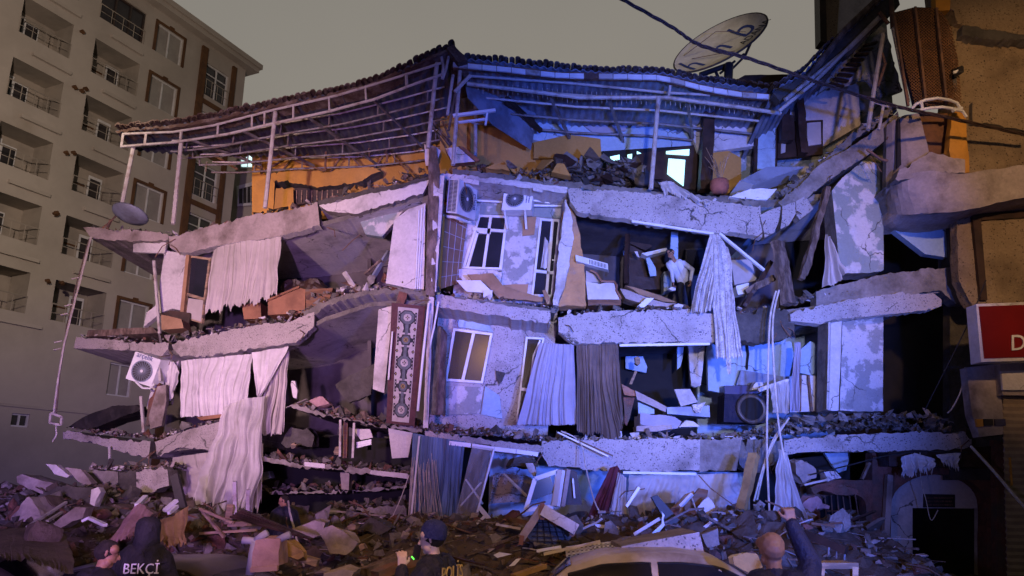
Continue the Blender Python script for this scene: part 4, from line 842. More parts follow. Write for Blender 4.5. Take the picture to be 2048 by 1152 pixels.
for k in range(30):
    y = 794+k*13.4; a = V((2004+k*.35, y, 15.9)); b = V((2280, y+3, 15.9)); d = b-a
    m.prism([a, b, b+Vector((0,-.03,-.07)), b+Vector((0,0,-.15)), a+Vector((0,0,-.15)), a+Vector((0,-.03,-.07))], (0,.03,0))
npart('roller_shutter', m, 'shutter')
npl('lit_edge', 15.85, [(2019,915),(2022,915),(2026,970),(2023,972)], .05, 'orange_paint')
npl('wall', 16.6, [(1990,880),(2030,890),(2040,1300),(2000,1300)], .2, 'brick_red', rough=.01)
# lattice screen of the upper balcony
def inside(x, y, P):
    c = False; j = len(P)-1
    for i in range(len(P)):
        if (P[i][1] > y) != (P[j][1] > y) and x < (P[j][0]-P[i][0])*(y-P[i][1])/(P[j][1]-P[i][1])+P[i][0]: c = not c
        j = i
    return c
LP = [(1787,25),(1830,14),(1878,16),(1904,55),(1917,125),(1924,205),(1880,210),(1830,214),(1812,140)]
yy = lambda x: 15.35+.0016*abs(x-1860)
m = M()
for sg in (1, -1):
    for c in range(1500, 2300, 6):
        seg = []
        for x in [1780+1.5*k for k in range(100)]:
            y = (c-1780-.9*(x-1780)) if sg > 0 else (x-1780)*.9+c-1860
            if inside(x, y, LP): seg.append((x, y))
        if len(seg) > 2: m.bar((*seg[0], yy(seg[0][0])), (*seg[-1], yy(seg[-1][0])), .02, .015)
fr = npart('lattice_screen', m, 'lattice')
m = M(); m.prism([(x, y, yy(x)+.5) for x, y in LP], (0,.1,0)); obj('screen_back', m, 'dark_wood', fr)
for a, b in (((1787,25),(1816,212)), ((1830,14),(1852,210)), ((1872,16),(1893,208))): obj('screen_post', M().bar((*a, 15.3), (*b, 15.3), .06, .05), 'rusty_metal', fr)
for P in ([(1820,222),(1832,208),(1850,200),(1875,196),(1900,200),(1914,206),(1920,216)], [(1840,220),(1860,216),(1885,214),(1905,217),(1925,222),(1933,234)], [(1842,202),(1845,220)], [(1905,222),(1924,216)]):
    npart('balcony_rail', M().tube([(*p, 15.25-.004*(40-abs(p[0]-1875))) for p in P], .035, 6), 'pvc_white')
# shop sign
sg = thing('shop_sign', V((2080,725,15.1)), 'red lightbox sign with white frame and a white capital D at right edge', 'sign')
obj('frame', M().prism(T('z', 15.1, (1952,608),(2300,594),(2300,714),(1962,724)), (0,.35,0)), 'white_plaster', sg)
obj('panel', M().prism(T('z', 15.08, (1958,613),(2300,600),(2300,706),(1969,717)), (0,.05,0)), 'sign_red', sg)
a, b, c = V((2020,701,15.06)), V((2060,699,15.06)), V((2020,668,15.06)); word('letter', 'D', .47, a, b-a, (c-a).normalized(), 'white_letters', sg, .01, .95)
# camera-like dark box on the neighbour's wall
lm = thing('wall_lamp', V((1912,160,15.4)), 'broken black lamp housing on bracket beside the brown lattice screen', 'lamp')
obj('housing', M().rock(V((1914,145,15.35)), .13, .16, .2), 'soot_black', lm); obj('bracket', M().bar(V((1908,150,15.4)), V((1910,182,15.5)), .08, .05), 'soot_black', lm); obj('lens', M().prism([(1907,142,15.18),(1917,139,15.18),(1917,144,15.18),(1908,147,15.18)], (0,.03,0)), 'pvc_white', lm)
# ================================================================== satellite dish on the roof
dc = V((1438, 84, 19.6)); RR = 1.46; dp = .22
ca, sa = math.cos(math.radians(34.5)), math.sin(math.radians(34.5)); up = Vector((0, -math.sin(PIT+.15), math.cos(PIT+.15))); rt = Vector((1,0,0)); fw = Vector((0, math.cos(PIT+.15), math.sin(PIT+.15)))
ax = rt*ca + up*sa; mm = -rt*sa + up*ca; bx_ = mm*.35 + fw*.937; nn = (mm*.937 - fw*.35).normalized()
ds = thing('satellite_dish', dc - Vector((0,0,1.6)), 'large worn cream satellite dish with blue letters on the roof edge', 'satellite dish')
def dpt(u, v, h=0): return dc + ax*u*RR + bx_*v*RR + nn*(dp*(u*u+v*v)-dp+h)
m = M(); K = 40
for h, flip in ((.0, 0), (-.04, 1)):
    m.grid(lambda u, v: dpt(v*math.cos(u*6.2832), v*math.sin(u*6.2832), h), K, 8)
obj('reflector', m, 'dish_paint', ds, smooth=True)
obj('rim', M().tube([dpt(math.cos(6.2832*k/40), math.sin(6.2832*k/40), -.02) for k in range(41)], .03, 6), 'dark_metal', ds)
def dish_word(s, size, u0, v0, mt, name, slant=0, sx=1):
    cu = bpy.data.curves.new('t', 'FONT'); cu.body = s; cu.size = size; cu.resolution_u = 3
    t = bpy.data.objects.new('t', cu); COL.objects.link(t); bpy.context.view_layer.update()
    me = bpy.data.meshes.new_from_object(t.evaluated_get(bpy.context.evaluated_depsgraph_get()))
    bm = bmesh.new(); bm.from_mesh(me); bmesh.ops.triangulate(bm, faces=bm.faces)
    m = M(); m.add([dpt(u0+v.co.x*sx, v0+v.co.y, .012) for v in bm.verts], [[q.index for q in f.verts] for f in bm.faces]); bm.free()
    bpy.data.objects.remove(t); bpy.data.curves.remove(cu); bpy.data.meshes.remove(me); return obj(name, m, mt, ds)
dish_word('h', 1.15, -.88, -.42, 'blue_letters', 'letter', sx=.62); dish_word('n', 1.15, -.2, -.32, 'blue_letters', 'letter', sx=.6); dish_word('b', 1.25, .36, -.36, 'blue_letters', 'letter', sx=.6)
dish_word('ADANA', .46, .18, -.70, 'black_letters', 'lettering', sx=.42)
obj('stay_wire', M().tube([dpt(-.6,.55,.05), dpt(0,-.1,.6), dpt(.5,-.2,.05)], .012, 4), 'rusty_metal', ds); obj('stay_wire', M().tube([dpt(-.55,.3,.02), dpt(-.05,-.75,.02)], .012, 4), 'rusty_metal', ds)
obj('mast', M().tube([V((1456,168,19.5)), V((1458,128,19.5))], .13, 8), 'soot_black', ds)
for a, b, r in (((1462,140),(1490,112),.035), ((1490,112),(1506,76),.04), ((1486,108),(1492,118),.05), ((1430,140),(1437,156),.05), ((1440,147),(1470,122),.035), ((1462,128),(1400,150),.08)):
    obj('strut', M().tube([V((*a, 19.75)), V((*b, 19.75))], r, 6), 'soot_black', ds)
one('roof_hatch', 'low dark flat box on the roof just right of the satellite dish', 'roof box', M().prism(T('z', 19.3, (1462,166),(1490,150),(1590,148),(1600,170),(1462,172)), (0,1.2,0)), 'dark_wood', rough=.01)
# small dish on the left terrace edge
d2 = thing('satellite_dish', V((256,440,18.2)), 'small grey satellite dish lying tipped on the left terrace edge', 'satellite dish')
c = V((258,433,18.2)); m = M(); m.lathe(c, [(0,-.03),(.25,-.02),(.44,.05),(.46,.09),(.43,.09),(.24,.02),(0,.01)], ax=(.12,.35,1), n=22); obj('reflector', m, 'sheet_metal', d2, smooth=True)
obj('arm', M().tube([V((232,432,18.0)), V((218,446,18.0)), V((205,456,18.0))], .025, 5), 'rusty_metal', d2); obj('foot', M().bar(V((222,440,18.0)), V((214,458,18.0)), .06, .05), 'rusty_metal', d2)
# ================================================================== overhead cables
def cable(lab, pts, r, mt='black_rubber', n=60, strands=1, name='cable', tw=0.045):
    P = [V(p) for p in pts]; A = []
    for i in range(n+1):
        t = i/n*(len(P)-1); k = min(int(t), len(P)-2); f = t-k; p0, p1, p2, p3 = P[max(k-1,0)], P[k], P[k+1], P[min(k+2, len(P)-1)]
        A.append(.5*((2*p1)+(p2-p0)*f+(2*p0-5*p1+4*p2-p3)*f*f+(3*p1-p0-3*p2+p3)*f**3))
    m = M()
    for s in range(strands):
        m.tube([p+(Vector((0, math.cos(i*.45+s*6.283/strands), math.sin(i*.45+s*6.283/strands)))*tw if strands > 1 else Vector()) for i, p in enumerate(A)], r, 6)
    return one(name, lab, 'cable', m, mt)
cable('thick twisted bundle of brown power cable crossing over the right roof', [(1225,-12,12.5),(1340,52,12.8),(1400,90,13),(1500,118,13.4),(1640,166,13.9),(1790,212,14.4),(1900,236,14.7),(2060,272,15.2)], .018, 'cable_dark', 120, 3, tw=.026)
cable('pale double cord hanging from the middle balcony beam to the ground', [(1552,582,16.3),(1540,640,16.2),(1536,760,16.1),(1534,900,15.9),(1540,1044,15.6)], .022, 'cable_pale')
cable('pale cord beside the double cord, swinging further right', [(1558,580,16.3),(1546,640,16.2),(1548,740,16.1),(1562,880,15.9),(1598,1045,15.6)], .022, 'cable_pale')
cable('pale cord slanting down left from the lowest balcony beam', [(1578,836,16.3),(1550,880,16.1),(1530,930,16.0),(1514,1000,15.8)], .02, 'cable_pale'); cable('second slanting pale cord next to the broken lamp post stump', [(1570,845,16.3),(1546,880,16.1),(1526,935,16.0),(1508,1002,15.8)], .018, 'cable_pale')
cable('thin black cable sagging from the last balcony beam across to the brick pier', [(1620,950,16.5),(1700,930,16.5),(1780,910,16.5),(1850,903,16.4),(1935,905,16.3)], .015)
cable('pale pole-like conduit sloping from the beam end to the shutter', [(1942,893,16.2),(1985,940,15.6),(2032,995,15.0),(2060,1025,14.8)], .03, 'cable_pale'); cable('thin dark wire dropping from sign corner to the rubble ledge', [(1972,560,15.2),(1935,650,15.6),(1880,760,16.2),(1850,820,16.5)], .012); cable('thin loose wire dangling inside the dark bay by the pillar', [(1930,735,16),(1922,780,16.2),(1905,815,16.4),(1895,826,16.5)], .014, 'cable_pale')
cable('thin wire dangling in front of the arched doorway', [(1840,905,16.6),(1842,960,16.7),(1852,1000,16.8),(1862,1040,16.8),(1876,1020,16.8)], .01, 'cable_pale'); cable('thin white string hanging across the speckled beam to the sofa', [(1122,862,16.4),(1160,885,16.3),(1175,950,15.8),(1190,1005,15),(1216,1052,14.5)], .014, 'cable_pale')
cable('thin thread hanging in the dark ground floor room beside blue curtain', [(818,950,16.6),(800,1000,16.5),(770,1065,16.3)], .01, 'cable_pale')
hr = thing('hanging_rope_ladder', V((112,870,18.6)), 'frayed pale strip with short rungs hanging from far left slab corner', 'hanging strip')
obj('strip', M().tube([V(p) for p in ((182,474,18.7),(168,530,18.7),(150,600,18.7),(128,690,18.7),(116,760,18.7),(107,830,18.7))], .03, 5), 'cable_pale', hr); obj('strip', M().tube([V(p) for p in ((178,478,18.72),(150,580,18.72),(134,650,18.72),(120,740,18.72),(112,832,18.72))], .018, 5), 'old_timber', hr)
for x, y in ((150,558),(136,612),(127,630),(115,685),(114,700)): obj('rung', M().bar(V((x-6,y,18.65)), V((x+9,y-3,18.65)), .035, .03), 'cable_pale', hr)
m = M()
for a, b in (((102,826),(124,834)), ((124,834),(122,850)), ((122,850),(100,846)), ((100,846),(102,826))): m.bar((*a, 18.65), (*b, 18.65), .05, .05)
obj('hook_frame', m, 'cable_pale', hr); obj('tail', M().tube([V((112,850,18.65)), V((113,870,18.65)), V((105,884,18.65))], .02, 4), 'cable_pale', hr)
# ================================================================== air conditioners
def aircon(lab, O, ux, uy, uz, fan, grille, text, tside, nm='air_conditioner'):
    """O near lower corner; faces: (ux,uz) at the side, (uy,uz) at the front"""
    t = thing(nm, O, lab, 'air conditioner')
    m = M(); m.box(O, ux, uy, uz); bo = obj('body', m, 'pvc_white', t)
    n = uy.cross(uz).normalized(); c = O+uy*.5+uz*.5
    if n.dot(O-(O+ux*.5+uy*.5)) < 0: n = -n
    a, b = uy.normalized(), uz.normalized(); fu, fv, fr = fan; c = O+uy*fu+uz*fv; m = M(); r = fr*uz.length
    K = 28; m.add([c+n*.012]+[c+n*.012+(a*math.cos(6.283*k/K)+b*math.sin(6.283*k/K))*r for k in range(K)], [(0, k+1, (k+1) % K+1) for k in range(K)]); fo = obj('fan_opening', m, 'soot_black', t)
    m = M()
    for k in range(22):
        q = 6.283*k/22; m.bar(c+n*.03+(a*math.cos(q)+b*math.sin(q))*r*.2, c+n*.03+(a*math.cos(q+.5)+b*math.sin(q+.5))*r*.97, .012, .01, up=n)
    m.tube([c+n*.035+(a*math.cos(6.283*k/K)+b*math.sin(6.283*k/K))*r for k in range(K+1)], .018, 5); obj('fan_grille', m, 'sheet_metal', fo)
    m = M(); m.add([c+n*.05]+[c+n*.045+(a*math.cos(6.283*k/12)+b*math.sin(6.283*k/12))*r*.16 for k in range(12)], [(0, k+1, (k+1) % 12+1) for k in range(12)]); obj('hub', m, 'pvc_white', fo)
    if grille:
        n2 = ux.cross(uz).normalized(); n2 = n2 if n2.dot(uy) < 0 else -n2; m = M()
        for k in range(24):
            for s in (.12, .52):
                p = O+ux*s+uz*(.05+.038*k); m.box(p+n2*.012, ux*.34, n2*-.02, uz*.022)
        obj('side_grille', m, 'soot_black', t)
    return t, n
O = V((913,427,16.6)); ux = V((892,425,16.8))-O; uz = V((919,358,16.6))-O; uy = V((950,441,17.35))-O
t, n = aircon('large white air conditioner with side grille high on the corner pier', O, ux, uy, uz, (.42,.5,.36), True, '', 0)
word('lettering', 'BEKO', .17, O+uy*.93+uz*.28+n*.01, uz, -uy.normalized(), 'blue_letters', t, .003, 1)
m = M(); m.box(O+ux-Vector((0,0,.12))+uy*.05, -ux*1.02, uy*.1, Vector((0,0,.06))); m.box(O+ux-Vector((0,0,.12))+uy*.7, -ux*1.02, uy*.1, Vector((0,0,.06))); m.box(O-Vector((0,0,.14)), uy*.8, ux*.2, Vector((0,0,.07))); obj('bracket', m, 'pvc_white', t)
O = V((1003,420,17.35)); uy = V((1062,420,17.35))-O; uz = V((1009,379,17.35))-O; ux = Vector((.06,.42,.0))
t, n = aircon('white air conditioner above the upper balcony window between window and door', O, ux, uy, uz, (.4,.52,.38), False, '', 0)
m = M()
for j, u in enumerate((.78,.87)):
    z = .35
    while z < .85:
        h = R.uniform(.03,.09); m.box(O+uy*u+uz*z+n*.004, uy*.035, n*.004, uz*h); z += h+R.uniform(.015,.03)
obj('faded_lettering', m, 'blue_letters', t)
m = M(); m.bar(O+uy*.1, O+uy*.2+Vector((0,.4,-.35)), .05, .05); obj('bracket', m, 'pvc_white', t); m = M(); m.bar(O+uy*.8, O+uy*.85+Vector((0,.4,-.35)), .05, .05); obj('bracket', m, 'pvc_white', t)
for a, b in (((954,401),(1004,404)), ((1064,400),(1130,410)), ((1068,411),(1125,412))): one('copper_pipe', {954:'insulated pipe between the two recess air conditioners', 1064:'white sloping pipe right of the smaller recess air conditioner', 1068:'level pipe under the sloping white pipe near the balcony door'}[a[0]], 'pipe', M().tube([V((*a, 17.6)), V((*b, 17.7))], .03, 6), 'pvc_white')
one('round_vent', 'small round vent cover on the ceiling above the smaller air conditioner', 'vent', M().lathe(V((1022,372,17.3)), [(0,-.02),(.14,-.02),(.17,.0),(.17,.03)], n=18), 'sheet_metal')
O = V((251,757,18.3)); uy = V((302,774,18.3))-O; uz = V((271,703,18.3))-O; ux = Vector((.1,.4,.05))
t, n = aircon('tilted air conditioner dangling under the left middle slab', O, ux, uy, uz, (.5,.42,.36), False, '', 0)
word('faded_lettering', 'arçelik', .18, O+uy*.1+uz*.85+n*.012, uy, uz.normalized(), 'blue_letters', t, .003, .9)
obj('hose', M().tube([V((272,764,18.25)), V((285,776,18.2)), V((300,777,18.2)), V((308,768,18.25))], .025, 5), 'pvc_white', t)
# ================================================================== curtains and cloths
yf = lambda d: (lambda x: yl(x)+d)
cloth('curtain', 'pleated cream curtain in the top left room, torn off at the bottom', 'curtain', T('e', yf(.05), (800,232),(850,205),(1000,185),(1115,168)), T('e', yf(.0), (755,505),(790,520),(880,490),(1000,470),(1040,440),(1088,440)), 11, .07, 'cream_cloth', rag=.25, seed=1)
cloth('curtain', 'wide white pleated curtain below the left middle slab', 'curtain', T('e', yf(.05), (650,742),(800,725),(985,706)), T('e', yf(.05), (645,1000),(750,996),(860,985),(945,955)), 9, .09, 'white_cloth', seed=2)
cloth('curtain', 'heavy cream curtain hanging long beside the wide white curtain', 'curtain', T('e', yf(.1), (1080,690),(1148,674)), T('e', yf(.1), (985,1075),(1060,1082),(1122,1072)), 7, .09, 'cream_cloth', rag=.1, seed=3, tang=0.12)
cloth('torn_cloth', 'thin white cloth flap pinned in a triangle over the curtain', 'cloth', T('e', yf(-.1), (975,702),(1060,690),(1146,674)), T('e', yf(-.15), (1000,900),(1008,912),(1020,905)), 2, .05, 'white_cloth', seed=4, rag=.02)
cloth('net_curtain', 'long sheer net curtain trailing from left wing down into the rubble', 'curtain', T('z', yf(-.25), (452,812),(480,800),(532,790)), T('z', yf(-1.0), (386,1003),(420,1012),(455,1022),(515,1012)), 5, .14, 'net_cloth', rag=.3, seed=5, tang=0.3)
cloth('curtain', 'pale curtain behind the trailing net curtain at the lower left', 'curtain', T('z', yf(.1), (345,915),(426,903),(524,890)), T('z', yf(-.2), (362,985),(440,1015),(500,1022)), 6, .08, 'cream_cloth', seed=6, tang=0.15, rag=.15)
cloth('torn_cloth', 'ragged pinkish cloth strip hanging at the edge of dark lower room', 'cloth', T('i', yf(-.3), (1390,420),(1470,410)), T('i', yf(-.5), (1330,830),(1400,820),(1445,750)), 4, .1, 'cream_cloth', seed=7, rag=.3)
cloth('rag', 'small white rag hanging behind the broken left column', 'cloth', T('e', yf(.3), (560,750),(620,745),(640,790)), T('e', yf(.3), (580,860),(590,945),(625,870)), 3, .06, 'white_cloth', seed=8, rag=.1)
cloth('curtain', 'lilac sheer curtain at the lower balcony door', 'curtain', T('g', 16.9, (-2,738),(145,745)), T('g', 16.9, (-95,1085),(30,1090),(160,1085)), 9, .07, 'lilac_cloth', seed=9, tang=0.1)
cloth('curtain', 'left half of the brown curtain pair beside the lilac curtain', 'curtain', T('g', 16.85, (156,742),(190,742),(222,742)), T('g', 16.8, (160,1115),(200,1130),(240,1128)), 5, .07, 'brown_cloth', seed=10, tang=0.1, rag=.1)
cloth('curtain', 'right half of the brown curtain pair, hanging fuller', 'curtain', T('g', 16.85, (214,742),(280,742),(333,742)), T('g', 16.8, (232,1110),(290,1150),(330,1140),(362,1060)), 6, .08, 'brown_cloth', seed=11, tang=0.14, rag=.1)
cloth('curtain', 'blue curtain hanging below the corner, frayed into strings at bottom', 'curtain', T('j', 16.6, (1130,215),(1250,240),(1475,272)), T('j', 16.5, (1090,860),(1220,880),(1330,850),(1420,830)), 12, .08, 'blue_cloth', rag=.25, seed=12)
m = M()
for k in range(34):
    a = V((822+k*1.5+R.uniform(-1,1), 905+R.uniform(0,60), 16.45)); b = V((812+k*2.3+R.uniform(-5,5), 1035+R.uniform(0,35), 16.3)); m.tube([a, a.lerp(b,.5)+Vector((R.uniform(-.04,.04),0,0)), b], .006, 3)
one('loose_thread', 'pale loose threads hanging in front of the frayed blue curtain', 'threads', m, 'cable_pale', kind='stuff')
one('curtain_rod', 'white rod hanging straight in front of the blue curtain', 'rod', M().tube([V((839,872,16.4)), V((822,1038,16.3))], .022, 6), 'pvc_white')
cloth('lace_curtain', 'pale lace curtain draped over the middle beam and hanging below it', 'curtain', T('g', 16.55, (722,275),(760,270),(800,330),(812,380)), T('g', 16.3, (755,800),(790,808),(830,800),(866,798)), 6, .07, 'lace', seed=13, tang=0.12, rag=.15)
cloth('lace_curtain', 'bunched lace heap resting on the middle slab edge', 'curtain', T('g', 16.5, (722,285),(740,300),(775,400)), T('g', 16.4, (640,605),(690,612),(730,600),(750,575)), 6, .1, 'lace', seed=14, rag=.1)
cloth('lace_curtain', 'short torn lace tip dangling under the long lace curtain', 'curtain', T('g', 16.35, (790,800),(815,800)), T('g', 16.35, (808,870),(814,868)), 1, .02, 'lace', seed=15)
cloth('net_curtain', 'wide sheer net stretched below the lowest speckled beam', 'curtain', T('k', 16.9, (1240,455),(1480,450),(1735,446),(2000,440)), T('k', 16.6, (1235,790),(1400,700),(1560,690),(1760,760),(2010,640)), 16, .06, 'net_cloth', seed=16, tang=0.12, rag=.2)
cloth('net_curtain', 'narrow sheer net draped between the pale cords on the right', 'curtain', T('l', 15.9, (890,270),(950,300)), T('l', 15.2, (860,760),(1000,800),(1128,960)), 6, .07, 'net_cloth', seed=17, tang=0.15, rag=.2)
cloth('torn_cloth', 'maroon cloth hanging in a tent shape above the overturned armchair', 'cloth', T('k', 15.8, (1110,400),(1160,385),(1185,420)), T('k', 14.9, (930,785),(1010,800),(1100,790)), 4, .06, 'maroon_cloth', seed=18)
cloth('torn_cloth', 'white sheer cloth beside the maroon cloth tent', 'cloth', T('k', 15.75, (1165,430),(1225,470)), T('k', 14.9, (1090,800),(1160,810),(1220,800)), 4, .05, 'net_cloth', seed=19)
cloth('plastic_sheet', 'see-through plastic panel hanging right of the blue curtain', 'plastic panel', T('j', 16.55, (1520,300),(1660,318)), T('j', 16.4, (1400,790),(1540,805)), 1.2, .03, 'plastic_sheet', seed=20, rag=.02)
one('panel_edge', 'white plastic edge strip of the panel next to blue curtain', 'strip', M().bar(V((987,900,16.5)), V((949,1044,16.35)), .05, .04), 'pvc_white')
for a, b, l in (((1480,520),(1590,680),'upper left'), ((1430,710),(1580,540),'lower left')): one('lattice_slat', f'crossed white slat behind the plastic panel, rising from {l}', 'slat', M().bar(T('j', 16.75, a)[0], T('j', 16.7, b)[0], .1, .03), 'pvc_white')
cloth('torn_cloth', 'pale rags snagged under the end of the last balcony beam', 'cloth', T('m', 16.35, (395,690),(450,672),(530,700)), T('m', 16.3, (405,765),(470,740),(525,745)), 3, .1, 'white_cloth', seed=21, rag=.2)
cloth('torn_cloth', 'small pale rag at the rounded tip of the last beam', 'cloth', T('m', 16.35, (530,680),(625,670)), T('m', 16.3, (560,715),(615,735)), 3, .06, 'white_cloth', seed=22, rag=.2)
cloth('dusty_sack', 'grey rolled blanket slumped against the wide pier on the beam', 'blanket', T('h', 16.75, (330,318),(350,340)), T('h', 16.5, (318,520),(355,525),(408,470)), 3, .12, 'cream_cloth', seed=23)
cloth('torn_cloth', 'dusty net scrap draped over the topmost beam', 'cloth', T('g', 16.55, (500,50),(560,45),(620,90)), T('g', 16.5, (520,90),(600,110),(720,150)), 3, .08, 'net_cloth', seed=24, rag=.2)
cloth('torn_cloth', 'violet sheer rag hanging over the lower room at right', 'cloth', T('v', 17.2, (1530,560),(1700,500)), T('v', 17.1, (1560,790),(1700,800)), 4, .05, 'net_cloth', seed=25)
cloth('torn_cloth', 'long narrow violet strip hanging from the snapped middle beam', 'cloth', T('v', 17.0, (1745,190),(1800,190)), T('v', 17.0, (1700,780),(1790,780)), 3, .05, 'lilac_cloth', seed=26)
# ================================================================== patterned rug
rg = thing('rug', V((815,848,16.55)), 'long patterned rug with maroon border hanging down the wall corner', 'rug')
c4 = [V(p) for p in T('r', 16.6, (95,95),(345,130),(262,1042),(45,1020))]
c4 = [V((783,605,16.62)), V((851,612,16.55)), V((829,852,16.5)), V((772,846,16.62))]
def rq(u, v, o=0): p = quad(c4, u, v); return p + Vector((0, -o+.02*math.sin(v*9+u*2), 0))
m = M(); m.grid(lambda u, v: rq(u, v), 14, 60); m.grid(lambda u, v: rq(u, v, -.012), 14, 60); obj('border', m, 'rug_red', rg)
m = M(); m.grid(lambda u, v: rq(.20+.60*u, .03+.95*v, .006), 8, 60); obj('field', m, 'rug_cream', rg)
def rpoly(L, P, o): L.append(([rq(.5+x*.30, y, o) for x, y in P]))
sl, dk, gd, cr = M(), M(), M(), M()
def addp(mm_, cx_, cy_, P, o): mm_.add([rq(.5+(cx_+x)*.30, cy_+y, o) for x, y in P], [list(range(len(P)))])
def octg(r, h): return [(-r,-h*.45),(-r*.45,-h),(r*.45,-h),(r,-h*.45),(r,h*.45),(r*.45,h),(-r*.45,h),(-r,h*.45)]
cyc = [.115+k*.192 for k in range(5)]
for k, cy_ in enumerate(cyc):
    if k % 2 == 0:
        addp(dk, 0, cy_, octg(.78,.062), .009); addp(sl, 0, cy_, octg(.66,.053), .012); addp(cr, 0, cy_, octg(.38,.031), .015)
        for a_, b_ in ((0,-.012),(0,.012),(-.14,0),(.14,0)): addp(dk, a_, cy_+b_, [(-.08,0),(0,-.008),(.08,0),(0,.008)], .018)
        addp(gd, 0, cy_, [(-.06,0),(0,-.005),(.06,0),(0,.005)], .019)
    else:
        addp(dk, 0, cy_, [(-.85,-.012),(-.5,-.02),(-.4,-.045),(.4,-.045),(.5,-.02),(.85,-.012),(.85,.012),(.5,.02),(.4,.045),(-.4,.045),(-.5,.02),(-.85,.012)], .009); addp(sl, 0, cy_, octg(.42,.036), .012); addp(gd, 0, cy_, octg(.24,.02), .015)
        for s in (-1,1): addp(dk, 0, cy_, [(-.18*s,-.014),(-.1*s,-.014),(.18*s,.014),(.1*s,.014)], .018)
    for s in (-1, 1):
        addp(dk, s*.82, cy_, [(-.1,-.05),(.1,-.05),(.1,.05),(-.1,.05)], .0095)
        for q in (-.03,0,.03): addp(cr, s*.82, cy_+q, [(-.05,0),(0,-.008),(.05,0),(0,.008)], .013)
    if k < 4:
        y_ = cy_+.096; addp(dk, 0, y_, [(-.42,-.035),(.42,-.035),(.3,0),(.42,.035),(-.42,.035),(-.3,0)], .0085); addp(sl, 0, y_, [(-.16,-.05),(.16,-.05),(.16,.05),(-.16,.05)], .011)
        for s in (-1, 1): addp(dk, s*.84, y_, [(-.2,0),(0,-.018),(.14,0),(0,.018)], .0085); addp(gd, s*.84, y_, [(-.08,0),(0,-.008),(.08,0),(0,.008)], .012)
for mm_, mt, nm in ((sl,'rug_slate','slate_motif'), (dk,'rug_dark','dark_motif'), (gd,'rug_gold','gold_motif'), (cr,'rug_cream','cream_motif')): obj(nm, mm_, mt, rg)
one('rug_rod', 'white rod leaning along the left edge of the patterned rug', 'rod', M().tube([V(p) for p in T('r', 16.5, (95,320),(80,500),(65,690))], .02, 5), 'pvc_white')
# ================================================================== furniture in the open rooms
def crate(name, lab, cat, k, Y, pts, th, mats, group=None, **kw): return one(name, lab, cat, M().prism(T(k, Y, *pts), (0, th, 0), 0, 1 if not isinstance(mats, str) else 0), mats, group, **kw)
cb1 = thing('wooden_cabinet', V((560,628,18.0)), 'orange brown wooden cabinet lying in the upper left room', 'cabinet')
obj('carcass', M().prism(T('e', 17.9, (1050,462),(1190,402),(1222,412),(1222,520),(1050,530)), (0,.6,0)), 'orange_wood', cb1); obj('end_panel', M().prism(T('e', 17.88, (1222,412),(1350,405),(1330,470),(1228,515)), (0,.5,0)), 'wood', cb1); obj('moulding', M().bar(T('e', 17.85, (1048,462))[0], T('e', 17.85, (1195,400))[0], .05, .05), 'orange_wood', cb1)
crate('wooden_cabinet', 'smaller tan cabinet with dark gap left of the orange cabinet', 'cabinet', 'e', 18.1, [(930,482),(1015,470),(1020,545),(940,550)], .5, 'orange_wood')
bxx = thing('wooden_box', V((350,660,18.4)), 'open tan wooden box with dark lid on the left balcony', 'box')
obj('side', M().prism(T('e', 18.3, (558,528),(650,545),(662,590),(560,598)), (.0,.5,0)), 'cardboard', bxx); obj('lid', M().prism(T('e', 18.25, (558,525),(600,508),(690,520),(688,570),(650,548)), (0,.45,0)), 'dark_wood', bxx)
crate('plank', 'broken orange board under the wide white curtain', 'plank', 'e', 18.0, [(720,1000),(850,985),(855,1000),(740,1015)], .3, 'orange_wood')
crate('floor_board', 'flat weathered boards overhanging the left middle slab', 'boards', 'e', lambda x: yl(x)+.1, [(220,598),(300,596),(520,585),(545,612),(380,622),(210,630)], 1.2, 'old_timber', rough=.02)
crate('roof_felt', 'dark folded roofing sheet on the left lowest slab', 'sheet', 'e', lambda x: yl(x)+.3, [(130,1045),(220,990),(330,950),(440,945),(470,965),(350,1010),(220,1060)], .8, 'soot_black', rough=.03)
# white ornate sofa, indoor unit, television, wardrobes of the upper right room
sf = thing('sofa', V((1207,612,17.7)), 'white carved sofa end with wooden trim at the torn edge of the upper room', 'sofa')
obj('arm_panel', M().prism(T('g', 17.4, (196,475),(225,480),(255,486),(290,480),(316,484),(322,510),(330,530),(340,552),(204,552)), (0,.8,0)), 'white_cloth', sf); obj('base', M().prism(T('g', 17.36, (204,552),(346,552),(346,576),(204,578)), (0,.85,0)), 'wood', sf)
obj('carved_trim', M().tube(T('g', 17.36, (214,428),(240,440),(262,474),(288,476),(316,476),(328,492),(326,514),(338,534),(346,552)), .03, 6), 'orange_wood', sf); obj('back_cushion', M().prism(T('g', 17.6, (196,430),(238,440),(258,480),(196,476)), (0,.7,0)), 'cream_cloth', sf)
iu = thing('indoor_unit', V((1186,535,17.1)), 'white indoor air conditioner unit hanging tilted above the sofa', 'air conditioner')
a, b, c = V(T('g', 17.0, (153,388))[0]), V(T('g', 17.3, (290,425))[0]), V(T('g', 17.0, (152,362))[0]); O = a
obj('body', M().box(a, b-a, Vector((.05,.25,.0)), c-a), 'pvc_white', iu); m = M()
for k in range(12): m.box(a+(b-a)*(.42+.046*k)+(c-a)*.12+Vector((0,-.015,0)), (b-a)*.02, Vector((0,.02,0)), (c-a)*.7)
obj('louvre', m, 'soot_black', iu)
tv = thing('television', V((1395,552,19.2)), 'big black flat screen behind the man in white shirt', 'television')
obj('casing', M().prism(T('n', 19.2, (757,332),(1015,320),(1010,628),(860,632),(757,500)), (0,.1,0)), 'soot_black', tv); obj('screen', M().prism(T('n', 19.17, (768,345),(1004,334),(1000,615),(870,618),(768,495)), (0,.02,0)), 'glass_dark', tv)
